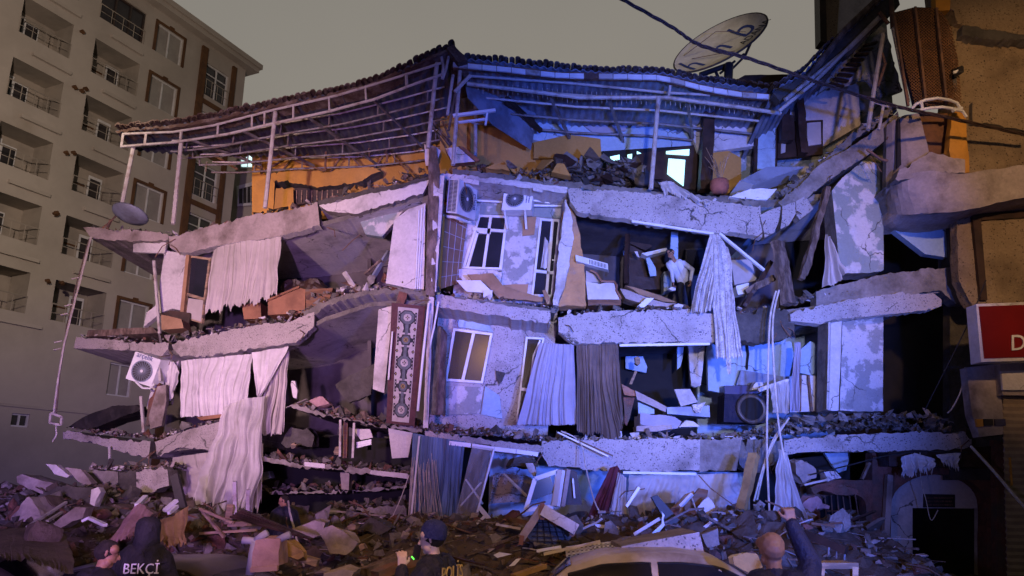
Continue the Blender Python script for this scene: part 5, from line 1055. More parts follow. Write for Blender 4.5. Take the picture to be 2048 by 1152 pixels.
crate('wardrobe', 'dark tall wardrobe standing at the back left of upper room', 'wardrobe', 'n', 19.6, [(100,280),(300,380),(420,420),(600,390),(600,800),(90,800)], .5, 'dark_wood', rough=.01)
crate('wall_shelf', 'pale shelf board jammed slanting above the man in white shirt', 'shelf', 'n', 19.3, [(250,385),(535,318),(550,348),(310,415)], .3, 'pvc_white')
crate('broken_panel', 'bluish torn panel standing left of the man in white shirt', 'panel', 'n', 19.0, [(298,440),(340,430),(410,550),(420,640),(350,645)], .06, 'blue_paint')
for i, (pts, mt) in enumerate((([(40,240),(100,270),(100,300),(40,290)],'blue_paint'), ([(30,350),(95,345),(90,400),(35,400)],'blue_paint'), ([(50,480),(72,480),(62,630),(48,630)],'pvc_white'), ([(165,360),(200,360),(225,430),(200,420)],'white_cloth'))):
    crate('broken_panel', ['small blue shard high in the upper room left part','square blue shard below the high shard','thin upright white strip beside dark wardrobe','small curved white shard by the dark wardrobe'][i], 'shard', 'n', 18.9, pts, .05, mt)
m = M(); m.bar(T('n', 18.4, (90,170))[0], T('n', 18.2, (70,740))[0], .1, .1); one('timber_post', 'dark splintered timber post in the upper room left of the man', 'post', m, 'dark_wood', rough=.02)
crate('fallen_ceiling_board', 'long reddish fallen board sloping across the upper room floor', 'board', 'n', 17.4, [(0,790),(120,820),(330,900),(540,960),(650,960),(560,1000),(380,990),(180,940),(60,900)], .5, ['plaster_pink','pale_wood'], rough=.02)
crate('fallen_ceiling_board', 'dark tan board lying behind the reddish fallen board', 'board', 'n', 17.9, [(60,750),(260,800),(480,880),(660,950),(500,940),(240,860)], .6, 'cardboard', rough=.02)
crate('tile_slab', 'white rectangular tile propped on the upper room slab edge', 'tile', 'n', 17.1, [(195,1000),(310,895),(392,900),(280,1008)], .06, 'pvc_white')
crate('drawer_unit', 'greenish drawer unit beside the man in the upper room', 'drawers', 'n', 18.9, [(500,600),(590,570),(600,800),(505,830)], .4, 'peeling_green')
crate('paper_bag', 'white bag in front of the man', 'bag', 'n', 18.1, [(555,780),(640,750),(640,805),(600,812)], .15, 'white_cloth', rough=.03)
crate('white_stone', 'white plaster lump on the slab edge below the man', 'lump', 'n', 16.9, [(625,985),(680,968),(740,985),(735,1005),(630,1008)], .25, 'white_plaster', rough=.05)
tm = thing('roof_batten', V((1470,545,16.8)), 'white rail hanging diagonally right of the lace curtain', 'rail'); obj('bar', M().bar(T('g', 16.7, (765,272))[0], T('g', 16.9, (955,428))[0], .07, .06), 'pvc_white', tm)
crate('broken_panel', 'brownish square panel right of the lace curtain', 'panel', 'g', 18.2, [(815,385),(900,380),(925,470),(830,490)], .1, 'cream_cloth')
crate('cardboard_box', 'small white box among the dark timbers in the upper room', 'box', 'g', 17.8, [(835,495),(890,480),(895,525),(845,532)], .3, 'pvc_white')
for i, (p, q, w) in enumerate((((1015,310),(1060,575),.28), ((1225,75),(1115,470),.16), ((1230,90),(1132,450),.1), ((985,395),(865,585),.14), ((880,520),(1000,460),.2))):
    one('timber_beam', ['thick split timber standing upright on the middle beam','long slanting timber leaning against the fallen terrace slab','thinner timber alongside the long slanting one','dark timber crossing behind the thick split timber','pale board lying low behind the thick split timber'][i], 'timber', M().bar(T('g', 16.7 if i < 3 else 17.5, p)[0], T('g', 16.6 if i < 3 else 17.4, q)[0], w, w*.7), 'old_timber' if i != 3 else 'dark_wood', rough=.035, rl=.12)
# lower right room
wm = thing('washing_machine', V((1492,850,17.8)), 'dark front loading washing machine tipped in the lower right room', 'washing machine')
a, b, c = V(T('v', 17.6, (1140,870))[0]), V(T('v', 17.9, (1500,880))[0]), V(T('v', 17.6, (1150,630))[0]); obj('body', M().box(a, b-a, Vector((0,.6,0)), c-a), 'jacket_navy', wm)
cc = V(T('v', 17.62, (1375,760))[0]); m = M(); m.lathe(cc, [(.34,0),(.36,.05),(.30,.08),(.26,.05)], ax=(0,-1,.05), n=26); dr = obj('door_ring', m, 'car_dark', wm, smooth=True); m = M(); m.lathe(cc, [(.27,.05),(.18,.09),(0,.10)], ax=(0,-1,.05), n=26); obj('door_glass', m, 'dark_void', dr, smooth=True)
crate('table_top', 'dark slate board propped behind the washing machine', 'board', 'v', 18.3, [(1290,425),(1700,490),(1690,520),(1500,560),(1250,555)], .08, 'sheet_metal')
crate('drawer_unit', 'blue grey drawer stack left behind the washing machine', 'drawers', 'v', 18.1, [(1150,560),(1460,560),(1480,620),(1150,640)], .5, 'car_blue')
crate('pillow', 'white pillow lying on the washing machine', 'pillow', 'v', 17.7, [(1375,600),(1420,530),(1470,525),(1480,560),(1440,600)], .3, 'white_cloth', rough=.05)
crate('plank', 'white plank poking out right of the washing machine', 'plank', 'v', 17.2, [(1432,582),(1690,500),(1700,520),(1445,615)], .08, 'white_plaster')
crate('broken_panel', 'pale square board standing in the lower room debris', 'panel', 'v', 17.8, [(720,592),(855,588),(920,700),(775,738)], .08, 'white_plaster')
crate('metal_box', 'blue grey box in the lower room with a rag on it', 'box', 'v', 17.5, [(655,745),(860,738),(1020,730),(1025,830),(960,825),(660,800)], .5, 'sheet_metal')
cloth('rag', 'white rag draped over the blue grey box', 'cloth', T('v', 17.4, (860,725),(990,700)), T('v', 17.35, (900,790),(930,790)), 2, .04, 'white_cloth', seed=30)
crate('picture_frame', 'small blue framed panel in the lower room beside brown curtain', 'frame', 'v', 17.5, [(410,705),(545,700),(550,800),(415,805)], .1, 'blue_paint')
crate('mattress', 'bent white mattress at the lower room edge', 'mattress', 'v', 17.0, [(425,800),(560,805),(720,822),(785,872),(745,925),(560,930),(425,890)], .8, 'lilac_cloth', rough=.03)
crate('plaster_slab', 'long pale slab below the white mattress', 'slab', 'v', 16.9, [(395,905),(690,890),(700,930),(560,945),(400,950)], .4, 'plaster_pink', rough=.03)
crate('plaster_slab', 'pale wedge shaped slab right of the white mattress', 'slab', 'v', 16.9, [(755,915),(820,860),(880,865),(940,910)], .4, 'white_plaster', rough=.02)
crate('timber_beam', 'red brown broken timber beside the brown curtain', 'timber', 'v', 17.2, [(268,545),(380,600),(400,650),(290,640)], .2, 'orange_wood', rough=.02)
crate('plank', 'pink white plank sloping down from the red brown timber', 'plank', 'v', 17.1, [(385,600),(520,670),(655,740),(645,785),(500,720),(400,680)], .08, 'plaster_pink', rough=.01)
crate('brick_slab', 'reddish panel standing right behind the brown curtain', 'panel', 'v', 17.0, [(285,660),(380,660),(345,830),(320,900),(300,880)], .1, 'brick_red', rough=.02)
crate('ceiling_light', 'oval glass lamp hanging in the dark lower room', 'lamp', 'v', 18.6, [(385,320),(405,312),(428,325),(430,370),(410,385),(388,372)], .15, 'pale_wood')
crate('broken_panel', 'blue window shaped gap panel at the back of lower room', 'panel', 'v', 20.4, [(303,310),(450,310),(490,400),(480,450),(305,415)], .08, 'blue_paint')
crate('plank', 'pale plank leaning in the dark lower room', 'plank', 'v', 18.4, [(335,545),(385,430),(405,435),(360,548)], .06, 'pale_wood')
# upper recess balcony floor
crate('cardboard_sheet', 'large brown cardboard sheet folded on the upper balcony', 'cardboard', 's', 17.3, [(305,858),(520,850),(600,950),(780,1010),(930,1050),(920,1085),(560,1050),(480,960),(350,910)], .06, 'cardboard', rough=.015)
crate('cabinet_door', 'white panel lying on the cardboard of the upper balcony', 'panel', 's', 17.1, [(215,908),(415,908),(510,1000),(440,1010),(300,1000)], .05, 'pvc_white')
crate('cardboard_box', 'small white box corner under the white panel on upper balcony', 'box', 's', 17.0, [(440,985),(515,992),(510,1052),(438,1046)], .2, 'pvc_white')
crate('shard', 'pointed brown shards standing at the upper balcony door', 'shard', 's', 17.0, [(925,990),(950,985),(990,1060),(960,1100)], .05, 'cardboard')
cloth('rag', 'white sheer rag hanging behind the upper balcony door glass', 'cloth', T('s', 17.85, (945,550),(985,610)), T('s', 17.8, (905,810),(965,810)), 2, .03, 'white_cloth', seed=31)
# terrace: pot, panels
pt = thing('flower_pot', V((1440,388,16.9)), 'round terracotta flower pot on the terrace edge', 'flower pot')
m = M(); m.lathe(V((1440,386,16.9)), [(0,0),(.17,0),(.23,.14),(.22,.30),(.19,.33),(.16,.33),(.16,.28),(0,.26)], n=20); obj('pot', m, 'terracotta', pt, smooth=True); m = M()
for k in range(14): a = V((1440+R.uniform(-3,3),360,16.9)); b = a+Vector((R.uniform(-.3,.3),R.uniform(-.2,.2),R.uniform(.3,.9))); m.tube([a, a.lerp(b,.6)+Vector((0,0,.08)), b], .008, 3)
obj('dry_stalk', m, 'pale_wood', pt)
crate('table_top', 'grey board lying tilted on the terrace right of the flower pot', 'board', 'd', 17.2, [(430,868),(560,800),(742,800),(500,885)], .9, ['sheet_metal','pvc_white'])
crate('window_frame', 'flattened white frame under the tilted grey terrace board', 'frame', 'd', 16.9, [(380,945),(480,905),(610,905),(560,960)], .4, 'pvc_white', rough=.03)
crate('broken_panel', 'upright orange edged plaster block at the left roof post foot', 'block', 'b', 16.5, [(1778,628),(1840,640),(1868,665),(1845,735),(1788,742),(1780,690)], .3, ['white_plaster','ochre_wall'], rough=.02)
crate('broken_panel', 'white triangular panel with orange rim beside the corner post', 'panel', 'c', 17.1, [(145,625),(220,615),(265,650),(315,700),(190,712)], .2, ['white_plaster','orange_wood'])
crate('orange_board', 'orange board edge leaning over the white triangular panel', 'board', 'c', 17.0, [(222,610),(250,615),(345,690),(325,700)], .1, 'orange_wood')
crate('broken_panel', 'dark leaning panel on the terrace in front of the lit door', 'panel', 'c', 17.8, [(1205,700),(1245,665),(1320,760),(1380,850),(1240,830)], .1, 'car_dark', rough=.02)
crate('ochre_chunk', 'ochre wall chunk lying at the terrace edge above the recess', 'chunk', 'c', 17.3, [(755,760),(790,715),(830,712),(870,780)], .3, 'ochre_wall', rough=.03)
crate('ochre_chunk', 'ochre curved fragment left of the ochre wall chunk', 'chunk', 'c', 17.3, [(380,740),(430,712),(490,720),(515,758),(470,740),(420,745)], .3, 'ochre_wall', rough=.03)
# ================================================================== people
import numpy as np
def body(name, caps, mats, parent, vox=.0095, smooth=2):
    """one continuous skin grown round tapered limbs"""
    m = M()
    for p, q, r0, r1, mi in caps:
        p, q = Vector(p), Vector(q); d = q-p
        if d.length < 1e-5: d = Vector((0,0,1e-4)); q = p+d
        d.normalize(); a = d.orthogonal().normalized(); b = d.cross(a); rings = []
        for t in (-90,-60,-30,0): rings.append((p+d*math.sin(math.radians(t))*r0, math.cos(math.radians(t))*r0))
        for t in (0,30,60,90): rings.append((q+d*math.sin(math.radians(t))*r1, math.cos(math.radians(t))*r1))
        n = 12; vs = [c+(a*math.cos(6.2832*k/n)+b*math.sin(6.2832*k/n))*max(r, 1e-4) for c, r in rings for k in range(n)]
        m.add(vs, [(j*n+k, j*n+(k+1) % n, (j+1)*n+(k+1) % n, (j+1)*n+k) for j in range(7) for k in range(n)]+[list(range(n-1,-1,-1)), [7*n+k for k in range(n)]])
    me = bpy.data.meshes.new('b'); me.from_pydata([tuple(v) for v in m.v], [], m.f)
    bm = bmesh.new(); bm.from_mesh(me); bmesh.ops.recalc_face_normals(bm, faces=bm.faces); bm.to_mesh(me); bm.free()
    t = bpy.data.objects.new('b', me); COL.objects.link(t)
    r = t.modifiers.new('r', 'REMESH'); r.mode = 'VOXEL'; r.voxel_size = vox
    s = t.modifiers.new('s', 'SMOOTH'); s.iterations = smooth; s.factor = .5
    bpy.context.view_layer.update()
    out = bpy.data.meshes.new_from_object(t.evaluated_get(bpy.context.evaluated_depsgraph_get()))
    bpy.data.objects.remove(t); bpy.data.meshes.remove(me)
    n = len(out.polygons); c = np.zeros(n*3); out.polygons.foreach_get('center', c); c = c.reshape(-1,3); best = np.full(n, 1e9); idx = np.zeros(n, int)
    for p, q, r0, r1, mi in caps:
        p, q = np.array(p, float), np.array(q, float); d = q-p; L = max(1e-9, float(d@d)); k = np.clip(((c-p)@d)/L, 0, 1)
        dist = np.linalg.norm(c-(p+k[:,None]*d), axis=1)-(r0+(r1-r0)*k)
        w = dist < best; best[w] = dist[w]; idx[w] = mi
    z = M(); z.v = [tuple(v.co) for v in out.vertices]; z.f = [list(f.vertices) for f in out.polygons]; z.m = idx.tolist()
    bpy.data.meshes.remove(out)
    return obj(name, z, mats, parent, smooth=True)
def hand(w, d, n, curl, mi, thumb=1):
    """palm, four unequal fingers and a thumb that leaves the side of the palm"""
    w, d, n = Vector(w), Vector(d).normalized(), Vector(n); n = (n-d*n.dot(d)).normalized(); s = d.cross(n)*thumb; L = []; d0 = d.copy()
    for k in (-.028,-.009,.010,.029): L.append((w+s*k*.8, w+d*.085+s*k, .015, .013, mi))
    for k, ln in zip((.036,.012,-.012,-.036), (.075,.086,.080,.060)):
        a = w+d*.088+s*k; d = (d0+s*k*3).normalized(); c1 = curl*.6; c2 = curl*1.5
        b = a+(d*math.cos(c1)+n*math.sin(c1))*ln*.55; e = b+(d*math.cos(c2)+n*math.sin(c2))*ln*.5
        L += [(a, b, .0105, .0095, mi), (b, e, .0095, .008, mi)]; d = d0
    a = w+d*.03+s*.032; b = a+(d*.6+s*.75+n*.3).normalized()*.042; e = b+(d*.85+s*.2+n*.5).normalized()*.034
    return L+[(a, b, .013, .011, mi), (b, e, .011, .009, mi)]
def head(c, f, u, sk, hr, beard=None, bald=False, k=1.):
    """c centre of the skull, f where the face looks, u up"""
    c, f, u = Vector(c), Vector(f).normalized(), Vector(u); u = (u-f*u.dot(f)).normalized(); s = f.cross(u)
    P = lambda a, b, z: c+s*a*k+f*b*k+u*z*k
    L = [(P(0,-.012,.03), P(0,.012,.032), .088*k, .084*k, hr if not bald else sk), (P(0,-.035,.005), P(0,-.03,.0), .078*k, .076*k, hr if not bald else sk)]
    L += [(P(0,.035,.0), P(0,.04,-.04), .070*k, .060*k, sk), (P(-.03,.035,-.07), P(.03,.035,-.07), .042*k, .042*k, sk if beard is None else beard), (P(0,.055,-.088), P(0,.062,-.092), .030*k, .027*k, sk if beard is None else beard)]
    L += [(P(-.05,.045,.04), P(.05,.045,.04), .045*k, .045*k, sk), (P(0,.094,.012), P(0,.117,-.026), .010*k, .015*k, sk), (P(-.012,.108,-.030), P(.012,.108,-.030), .009*k, .009*k, sk)]
    L += [(P(-.05,.085,.028), P(-.02,.094,.030), .008*k, .008*k, hr), (P(.05,.085,.028), P(.02,.094,.030), .008*k, .008*k, hr)]
    L += [(P(-.034,.093,.010), P(-.030,.094,.010), .007*k, .007*k, hr), (P(.034,.093,.010), P(.030,.094,.010), .007*k, .007*k, hr)]
    L += [(P(-.022,.096,-.058), P(.022,.096,-.058), .008*k, .008*k, 3)]
    for q in (-1, 1): L += [(P(q*.080,-.005,.018), P(q*.077,.0,-.022), .011*k, .009*k, sk)]
    return L, P
def figure(lab, foot, H, face, mats, lean=0, side=0, arms=None, headf=None, headu=(0,0,1), bulk=.025, bald=False, beard=None, legs=None, hairmi=1, sk=0, top=2, bot=4, crouch=0, vox=.0095, headk=1.0):
    """materials: 0 skin, 1 hair, 2 top, 3 lips, 4 trousers, 5 shoes"""
    foot = Vector(foot); k = H/1.75; f = Vector((math.sin(face), math.cos(face), 0)); r = Vector((f.y, -f.x, 0))
    root = thing('person', foot, lab, 'person')
    Lo = lambda x, y, z: foot + r*x*k + f*y*k + Vector((0,0,z*k))
    hip = Vector((0, -crouch*.25, .95-crouch*.35)); tl = .50
    sp = lambda t, x=0, y=0: (hip.x+x+side*t, hip.y+lean*t*tl*1.0+y, hip.z+t*tl*math.sqrt(max(.1, 1-lean*lean*.7)))
    G = lambda p: Lo(*p); C = []
    b = bulk
    for t0, t1, w0, w1, r0, r1 in ((0,.35,.075,.07,.105,.105), (.35,.75,.07,.095,.105,.11), (.75,1.0,.095,.10,.11,.075)):
        for q in (-1, 1): C.append((G(sp(t0, q*w0)), G(sp(t1, q*w1)), (r0+b)*k, (r1+b)*k, top))
    C.append((G(sp(.97, -.13)), G(sp(.97, .13)), (.062+b*.6)*k, (.062+b*.6)*k, top)); C.append((G(sp(1.0)), G(sp(1.2, 0, .02)), (.055+b*.3)*k, .054*k, top if bulk > .02 else sk)); C.append((G(sp(1.12, 0, .01)), G(sp(1.32, 0, .035)), .052*k, .052*k, sk))
    hc = G(sp(1.48, 0, .045)); hf = Vector(headf) if headf else f
    HL, P = head(hc, hf, headu, sk, hairmi, beard, bald, k*headk); C += HL
    for i, q in enumerate((-1, 1)):
        sh = G(sp(.95, q*.19)); el, wr, hd, hn, cu = (arms or [None, None])[i] or ((q*.27, .02, 1.13), (q*.27, .10, .90), (0,.2,-1), (-q,.1,0), .5)
        e, w = G(el), G(wr); C += [(sh, e, (.058+b*.7)*k, (.046+b*.6)*k, top), (e, w, (.045+b*.6)*k, (.033+b*.4)*k, top)]
        dv = r*hd[0]+f*hd[1]+Vector((0,0,hd[2])); nv = r*hn[0]+f*hn[1]+Vector((0,0,hn[2]))
        C += [(w, w+dv.normalized()*.03, .028*k, .026*k, sk)]+hand(w+dv.normalized()*.025, dv, nv, cu, sk, q)
        hp = G((q*.095+hip.x, hip.y, hip.z-.02)); kn, an = (legs or [None, None])[i] or ((q*.11, .03+crouch*.25, .50-crouch*.05), (q*.12, -.02, .09)); kn, an = G(kn), G(an)
        C += [(hp, kn, .095*k, .062*k, bot), (kn, an, .060*k, .046*k, bot), (an+f*-.03*k-Vector((0,0,.045*k)), an+f*.17*k-Vector((0,0,.055*k)), .040*k, .032*k, 5)]
    bd = body('body', C, mats, root, vox)
    return root, P, hc, G, sp, f, r
SKM = ['skin', 'hair', 'jacket_black', 'skin', 'trousers_dark', 'soot_black']
def ground_xy(px, py, Y): p = V((px, py, Y)); return Vector((p.x, p.y, 0))
# officer seen from behind with hood up
g0 = ground_xy(296, 1043, 7.9)
root, P, hc, G, sp, f, r = figure('person from behind in black hooded jacket with white lettering across the back', g0, 1.78, -.02, SKM, bulk=.06, arms=[((-.31,.05,1.12), (-.25,.2,.95), (.2,.6,-.7), (1,0,0), .7), ((.31,.05,1.12), (.25,.2,.95), (-.2,.6,-.7), (-1,0,0), .7)])
m = M(); m.lathe(P(0,-.02,-.15), [(.13,0),(.128,.06),(.122,.12),(.125,.18),(.118,.235),(.095,.275),(.05,.297),(0,.302)], n=26); obj('hood', m, 'jacket_black', root, smooth=True, rough=.006, rl=.2)
m = M(); m.lathe(P(0,-.02,-.24), [(.20,-.06),(.17,0),(.14,.06),(.13,.12)], n=26); obj('collar', m, 'jacket_black', root, smooth=True, rough=.008, rl=.2)
word('lettering', 'BEKÇİ', .135, G(sp(.74, -.10, -.192)), r, Vector((0,0,1)), 'white_letters', root, .004, .92)
# man in profile beside him
g0 = ground_xy(192, 1084, 6.7)
root, P, hc, G, sp, f, r = figure('person with short dark hair in profile, looking down beside the hooded officer', g0, 1.665, .5, ['skin', 'hair', 'jacket_black', 'skin', 'trousers_dark', 'soot_black'], bulk=.05, lean=.10, headf=(.75,.35,-.22), headu=(.1,.1,1), hairmi=1, vox=.007)
# policeman in a beanie with a radio at his mouth
g0 = ground_xy(874, 1071, 6.6); g0.z = .06
arm = [((-.30,.14,1.24), (-.14,.25,1.44), (.15,.1,1), (.5,.6,0), .9), ((.30,.02,1.13), (.24,.2,.95), (-.2,.6,-.7), (-1,0,0), .7)]
root, P, hc, G, sp, f, r = figure('person in navy beanie and dark police jacket speaking into a handheld radio', g0, 1.73, -1.15, ['skin_pale', 'hair', 'jacket_navy', 'skin', 'trousers_dark', 'soot_black'], bulk=.055, arms=arm, headf=(-.97,.12,-.12), headu=(0,0,1), vox=.0065)
m = M(); hu = Vector((-.12,0,1)).normalized(); m.lathe(P(0,-.012,.028), [(.108,-.02),(.112,.01),(.111,.05),(.100,.088),(.075,.115),(.04,.13),(0,.134)], ax=hu+Vector((.28,0,0)), n=30); obj('beanie', m, 'beanie_wool', root, smooth=True, rough=.003, rl=.2); 
m = M(); m.lathe(G(sp(1.06,0,.0)), [(.135,-.07),(.115,-.02),(.10,.03),(.092,.075)], n=26); obj('collar', m, 'jacket_navy', root, smooth=True, rough=.006, rl=.2)
word('lettering', 'POLİS', .15, G(sp(.86, -.20, -.165)), r, Vector((0,0,1)), 'gold_letters', root, .004, .9)
w = G((-.14,.25,1.44)); rd = thing('radio', w+Vector((.02,.02,-.02)), 'black handheld radio with green light held at the beanie wearer\'s mouth', 'radio')
o = P(0,.15,-.10); m = M(); m.box(o+Vector((-.03,-.02,-.05)), Vector((.055,.02,0)), Vector((-.01,.035,0)), Vector((.02,0,.12))); obj('body', m, 'soot_black', rd); obj('aerial', M().tube([o+Vector((.02,0,.06)), o+Vector((.06,0,.17))], .007, 6), 'black_rubber', rd); obj('indicator', M().bar(o+Vector((-.035,-.028,-.02)), o+Vector((-.012,-.030,-.045)), .012, .01), 'green_led', rd)
# bald man with his right arm raised
g0 = ground_xy(1545, 1072, 5.5)
arm = [((-.29,.05,1.12), (-.26,.22,.98), (.2,.6,-.6), (1,0,0), .7), ((.27,.10,1.60), (.19,.16,1.84), (-.1,.1,1), (-.2,1,0), 2.0)]
root, P, hc, G, sp, f, r = figure('bald person from behind raising the right arm with closed fist', g0, 1.79, .05, ['skin', 'hair', 'jacket_navy', 'skin', 'trousers_dark', 'soot_black'], bulk=.05, arms=arm, bald=True, vox=.007)
# man in the white shirt bending in the upper room
A = V((1350, 600, 18.2)); g0 = Vector((A.x+.26, A.y, V((1350,622,18.2)).z))
arm = [((-.26,.32,1.0), (-.21,.42,.70), (.05,.2,-1), (1,0,0), .8), ((.27,.26,1.02), (.24,.36,.72), (-.1,.2,-1), (-1,0,0), .8)]
root, P, hc, G, sp, f, r = figure('person in white shirt and dark trousers bending forward in the torn open upper room', g0, 1.70, math.pi+.35, ['skin', 'hair', 'shirt_white', 'skin', 'trousers_dark', 'soot_black'], bulk=.02, lean=.62, side=.17, crouch=.35, arms=arm, headf=(-.15,-1,-.28), headk=1.06, vox=.008)
# figure far back in front of the dark ground floor
g0 = ground_xy(575, 985, 13.2); 
root, P, hc, G, sp, f, r = figure('person in dark blue clothes bowed before the black void of ground floor', (g0.x, g0.y, .55), 1.45, -.5, ['skin', 'hair', 'jacket_navy', 'skin', 'trousers_dark', 'soot_black'], bulk=.05, lean=.3, headf=(-1,-.2,-.3), vox=.014)
# ================================================================== cars
def car(lab, cx, cy, rot, sc, paint, dust=0, sag=0, nm='parked_car'):
    t = thing(nm, (cx, cy, 0), lab, 'car'); Rm = Matrix.Rotation(rot, 3, 'Z')
    W_ = lambda x, y, z: Vector((cx, cy, 0)) + Rm @ Vector((x*sc, y*sc, z*sc))
    ST = [(-2.12,.62,.66,.62,.5), (-2.05,.80,.84,.74,.62), (-1.6,.90,.95,.82,.7), (-1.3,.93,1.02,.84,.66), (-.95,.94,1.28,.85,.60), (-.55,.95,1.41,.85,.60), (-.1,.95,1.44,.86,.62), (.35,.95,1.44,.86,.62), (.75,.95,1.385,.85,.60), (1.1,.95,1.18,.84,.60), (1.42,.93,.98,.83,.68), (1.8,.84,.89,.80,.66), (2.1,.70,.74,.70,.56), (2.2,.5,.54,.62,.5)]
    def ring(s):
        x, zb, zr, hb, hr = s; zr -= sag*max(0, 1-abs(x)/1.4)*.12
        h = [(hb*.93,.22), (hb,.34), (hb+.02,.58), (hb,zb), (hb*.35+hr*.65,zb+(zr-zb)*.70), (hr*.92,zr-.02), (hr*.5,zr)]
        return [(y, z) for y, z in h]+[(-y, z) for y, z in h[::-1]]
    m = M(); rs = [ring(s) for s in ST]; n = len(rs[0]); vs = [W_(s[0], y, z) for s, rr in zip(ST, rs) for y, z in rr]
    m.add(vs, [(j*n+k, j*n+(k+1) % n, (j+1)*n+(k+1) % n, (j+1)*n+k) for j in range(len(ST)-1) for k in range(n)]+[list(range(n)), [(len(ST)-1)*n+k for k in range(n)][::-1]])
    obj('body', m, paint, t, smooth=True)
    def at(x):
        for a, b in zip(ST, ST[1:]):
            if a[0] <= x <= b[0]: q = (x-a[0])/(b[0]-a[0]); return [a[i]+(b[i]-a[i])*q for i in range(5)]
    def side(x, v, s):
        _, zb, zr, hb, hr = at(x); zr -= sag*max(0, 1-abs(x)/1.4)*.12
        A, B, Cc = (hb, zb), (hb*.35+hr*.65, zb+(zr-zb)*.70), (hr*.92, zr-.02)
        p = (A[0]+(B[0]-A[0])*v/.7, A[1]+(B[1]-A[1])*v/.7) if v < .7 else (B[0]+(Cc[0]-B[0])*(v-.7)/.3, B[1]+(Cc[1]-B[1])*(v-.7)/.3)
        return W_(x, s*(p[0]+.012), p[1])
    for s in (-1, 1):
        for x0, x1 in ((-.95,-.02), (.06,.98)):
            m = M(); N_ = 10
            for i in range(N_+1):
                x = x0+(x1-x0)*i/N_; 
                for v in (.1, .4, .66, .78): m.v.append(tuple(side(x, v, s)))
            for i in range(N_):
                for j in range(3): m.f.append([i*4+j, (i+1)*4+j, (i+1)*4+j+1, i*4+j+1]); m.m.append(0)
            obj('side_window', m, 'car_glass', t, smooth=True)
            e = [side(x0+(x1-x0)*i/N_, .78, s)+Vector((0,0,.004)) for i in range(N_+1)]; obj('window_trim', M().tube(e+[side(x1,.08,s)], .012, 5), 'black_rubber', t)
        for x in (-1.35, 1.4):
            m = M(); m.lathe(W_(x, s*.66, .31), [(.16,.2*sc),(.20,.22*sc),(.29*sc,.22*sc),(.31*sc,.18*sc),(.31*sc,.02),(.2,0)], ax=Rm @ Vector((0,s,0)), n=24); wh = obj('wheel', m, 'black_rubber', t, smooth=True); m = M(); m.lathe(W_(x, s*.66, .31), [(0,.19*sc),(.1,.2*sc),(.19*sc,.21*sc)], ax=Rm @ Vector((0,s,0)), n=16); obj('rim', m, 'sheet_metal', wh, smooth=True)
        m = M(); m.rock(W_(.95, s*.95, 1.0), .10, .07, .07); obj('mirror', m, paint, t, smooth=True)
        for x, mt in ((2.16,'pvc_white'), (-2.1,'sign_red')): m = M(); m.rock(W_(x, s*.52, .66), .05, .14, .07); obj('headlight' if x > 0 else 'tail_light', m, mt, t, smooth=True)
    for x0, x1, nm_ in ((1.02,1.40,'windscreen'), (-1.30,-.9,'rear_window')):
        m = M(); N_ = 8
        for i in range(N_+1):
            x = x0+(x1-x0)*i/N_; _, zb, zr, hb, hr = at(x); zr -= sag*max(0, 1-abs(x)/1.4)*.12
            for q in (-.86,-.5,0,.5,.86): m.v.append(tuple(W_(x+(.012 if x > 0 else -.012), q*hr, zr+.014-(.02 if abs(q) > .8 else 0))))
        for i in range(N_):
            for j in range(4): m.f.append([i*5+j, (i+1)*5+j, (i+1)*5+j+1, i*5+j+1]); m.m.append(0)
        obj(nm_, m, 'car_glass', t, smooth=True)
    return t
car('dusty silver car with dark side windows parked at bottom right under rubble', 1.62, 9.6, -.06, 1.0, 'car_silver')
car('dusty dark car partly under debris at bottom left corner', -6.9, 8.9, .25, 1.12, 'car_dark', sag=.8)
car('dark blue car crushed under sheeting behind the hooded officer', -4.35, 10.0, -.25, .98, 'car_blue', sag=1)
# ================================================================== rubble
def sm(t): t = max(0, min(1, t)); return t*t*(3-2*t)
def hgt(x, y, nz=True):
    z = 1.42*sm((y-8.2)/6.3)
    z += .6*sm((-5.2-x)/4)*sm((y-12.2)/3.8)
    z *= 1-.9*sm((x-6.2)/1.8)
    z += .35*sm(1-abs(x-4.2)/2.2)*sm(1-abs(y-13)/2.5)
    if nz:
        a = noise.noise(Vector((x*.9, y*.9, 3))); b = noise.noise(Vector((x*2.6, y*2.6, 7))); c = abs(noise.noise(Vector((x*6, y*6, 1)))); z += (.26*a+.14*b+.16*c)*sm((y-7.4)/2)
    return z
m = M(); NX, NY = 230, 84
m.grid(lambda u, v: Vector((-17+31*u, 7.6+10.6*v, hgt(-17+31*u, 7.6+10.6*v)-.02)), NX, NY)
obj('rubble_mound', m, 'dust', None, 'heap of dust and fine broken masonry in front of the ruin', 'rubble', kind='stuff')
# fine debris: uncountable
def debris(lab, line, dyr, n, s0, s1, mats, seed=0, lift=.0, k='z'):
    rd = random.Random(seed); A = resamp(T(k, line[0][2] if len(line[0]) > 2 else 16.8, *line), 200); m = M(); nm = len(mats)
    for i in range(n):
        p = A[rd.randrange(200)]+Vector((rd.uniform(-.06,.06), rd.uniform(*dyr), lift)); s = s0*(s1/s0)**(rd.random()**1.8)
        if rd.random() < .22:
            a = rd.uniform(0, 6.28); L = s*rd.uniform(2, 4); d = Vector((math.cos(a), math.sin(a)*.6, rd.uniform(-.1,.45)))*L; m.bar(p-d*.5+Vector((0,0,s*.3)), p+d*.5+Vector((0,0,s*.3)), s*.35, s*.12, rd.randrange(nm))
        else: m.rock(p+Vector((0,0,s*rd.uniform(.1,.8))), s, s*rd.uniform(.5,1), s*rd.uniform(.25,.7), rd.randrange(nm), n=8, rnd=rd)
    obj('debris', m, mats, None, lab, 'rubble', kind='stuff')
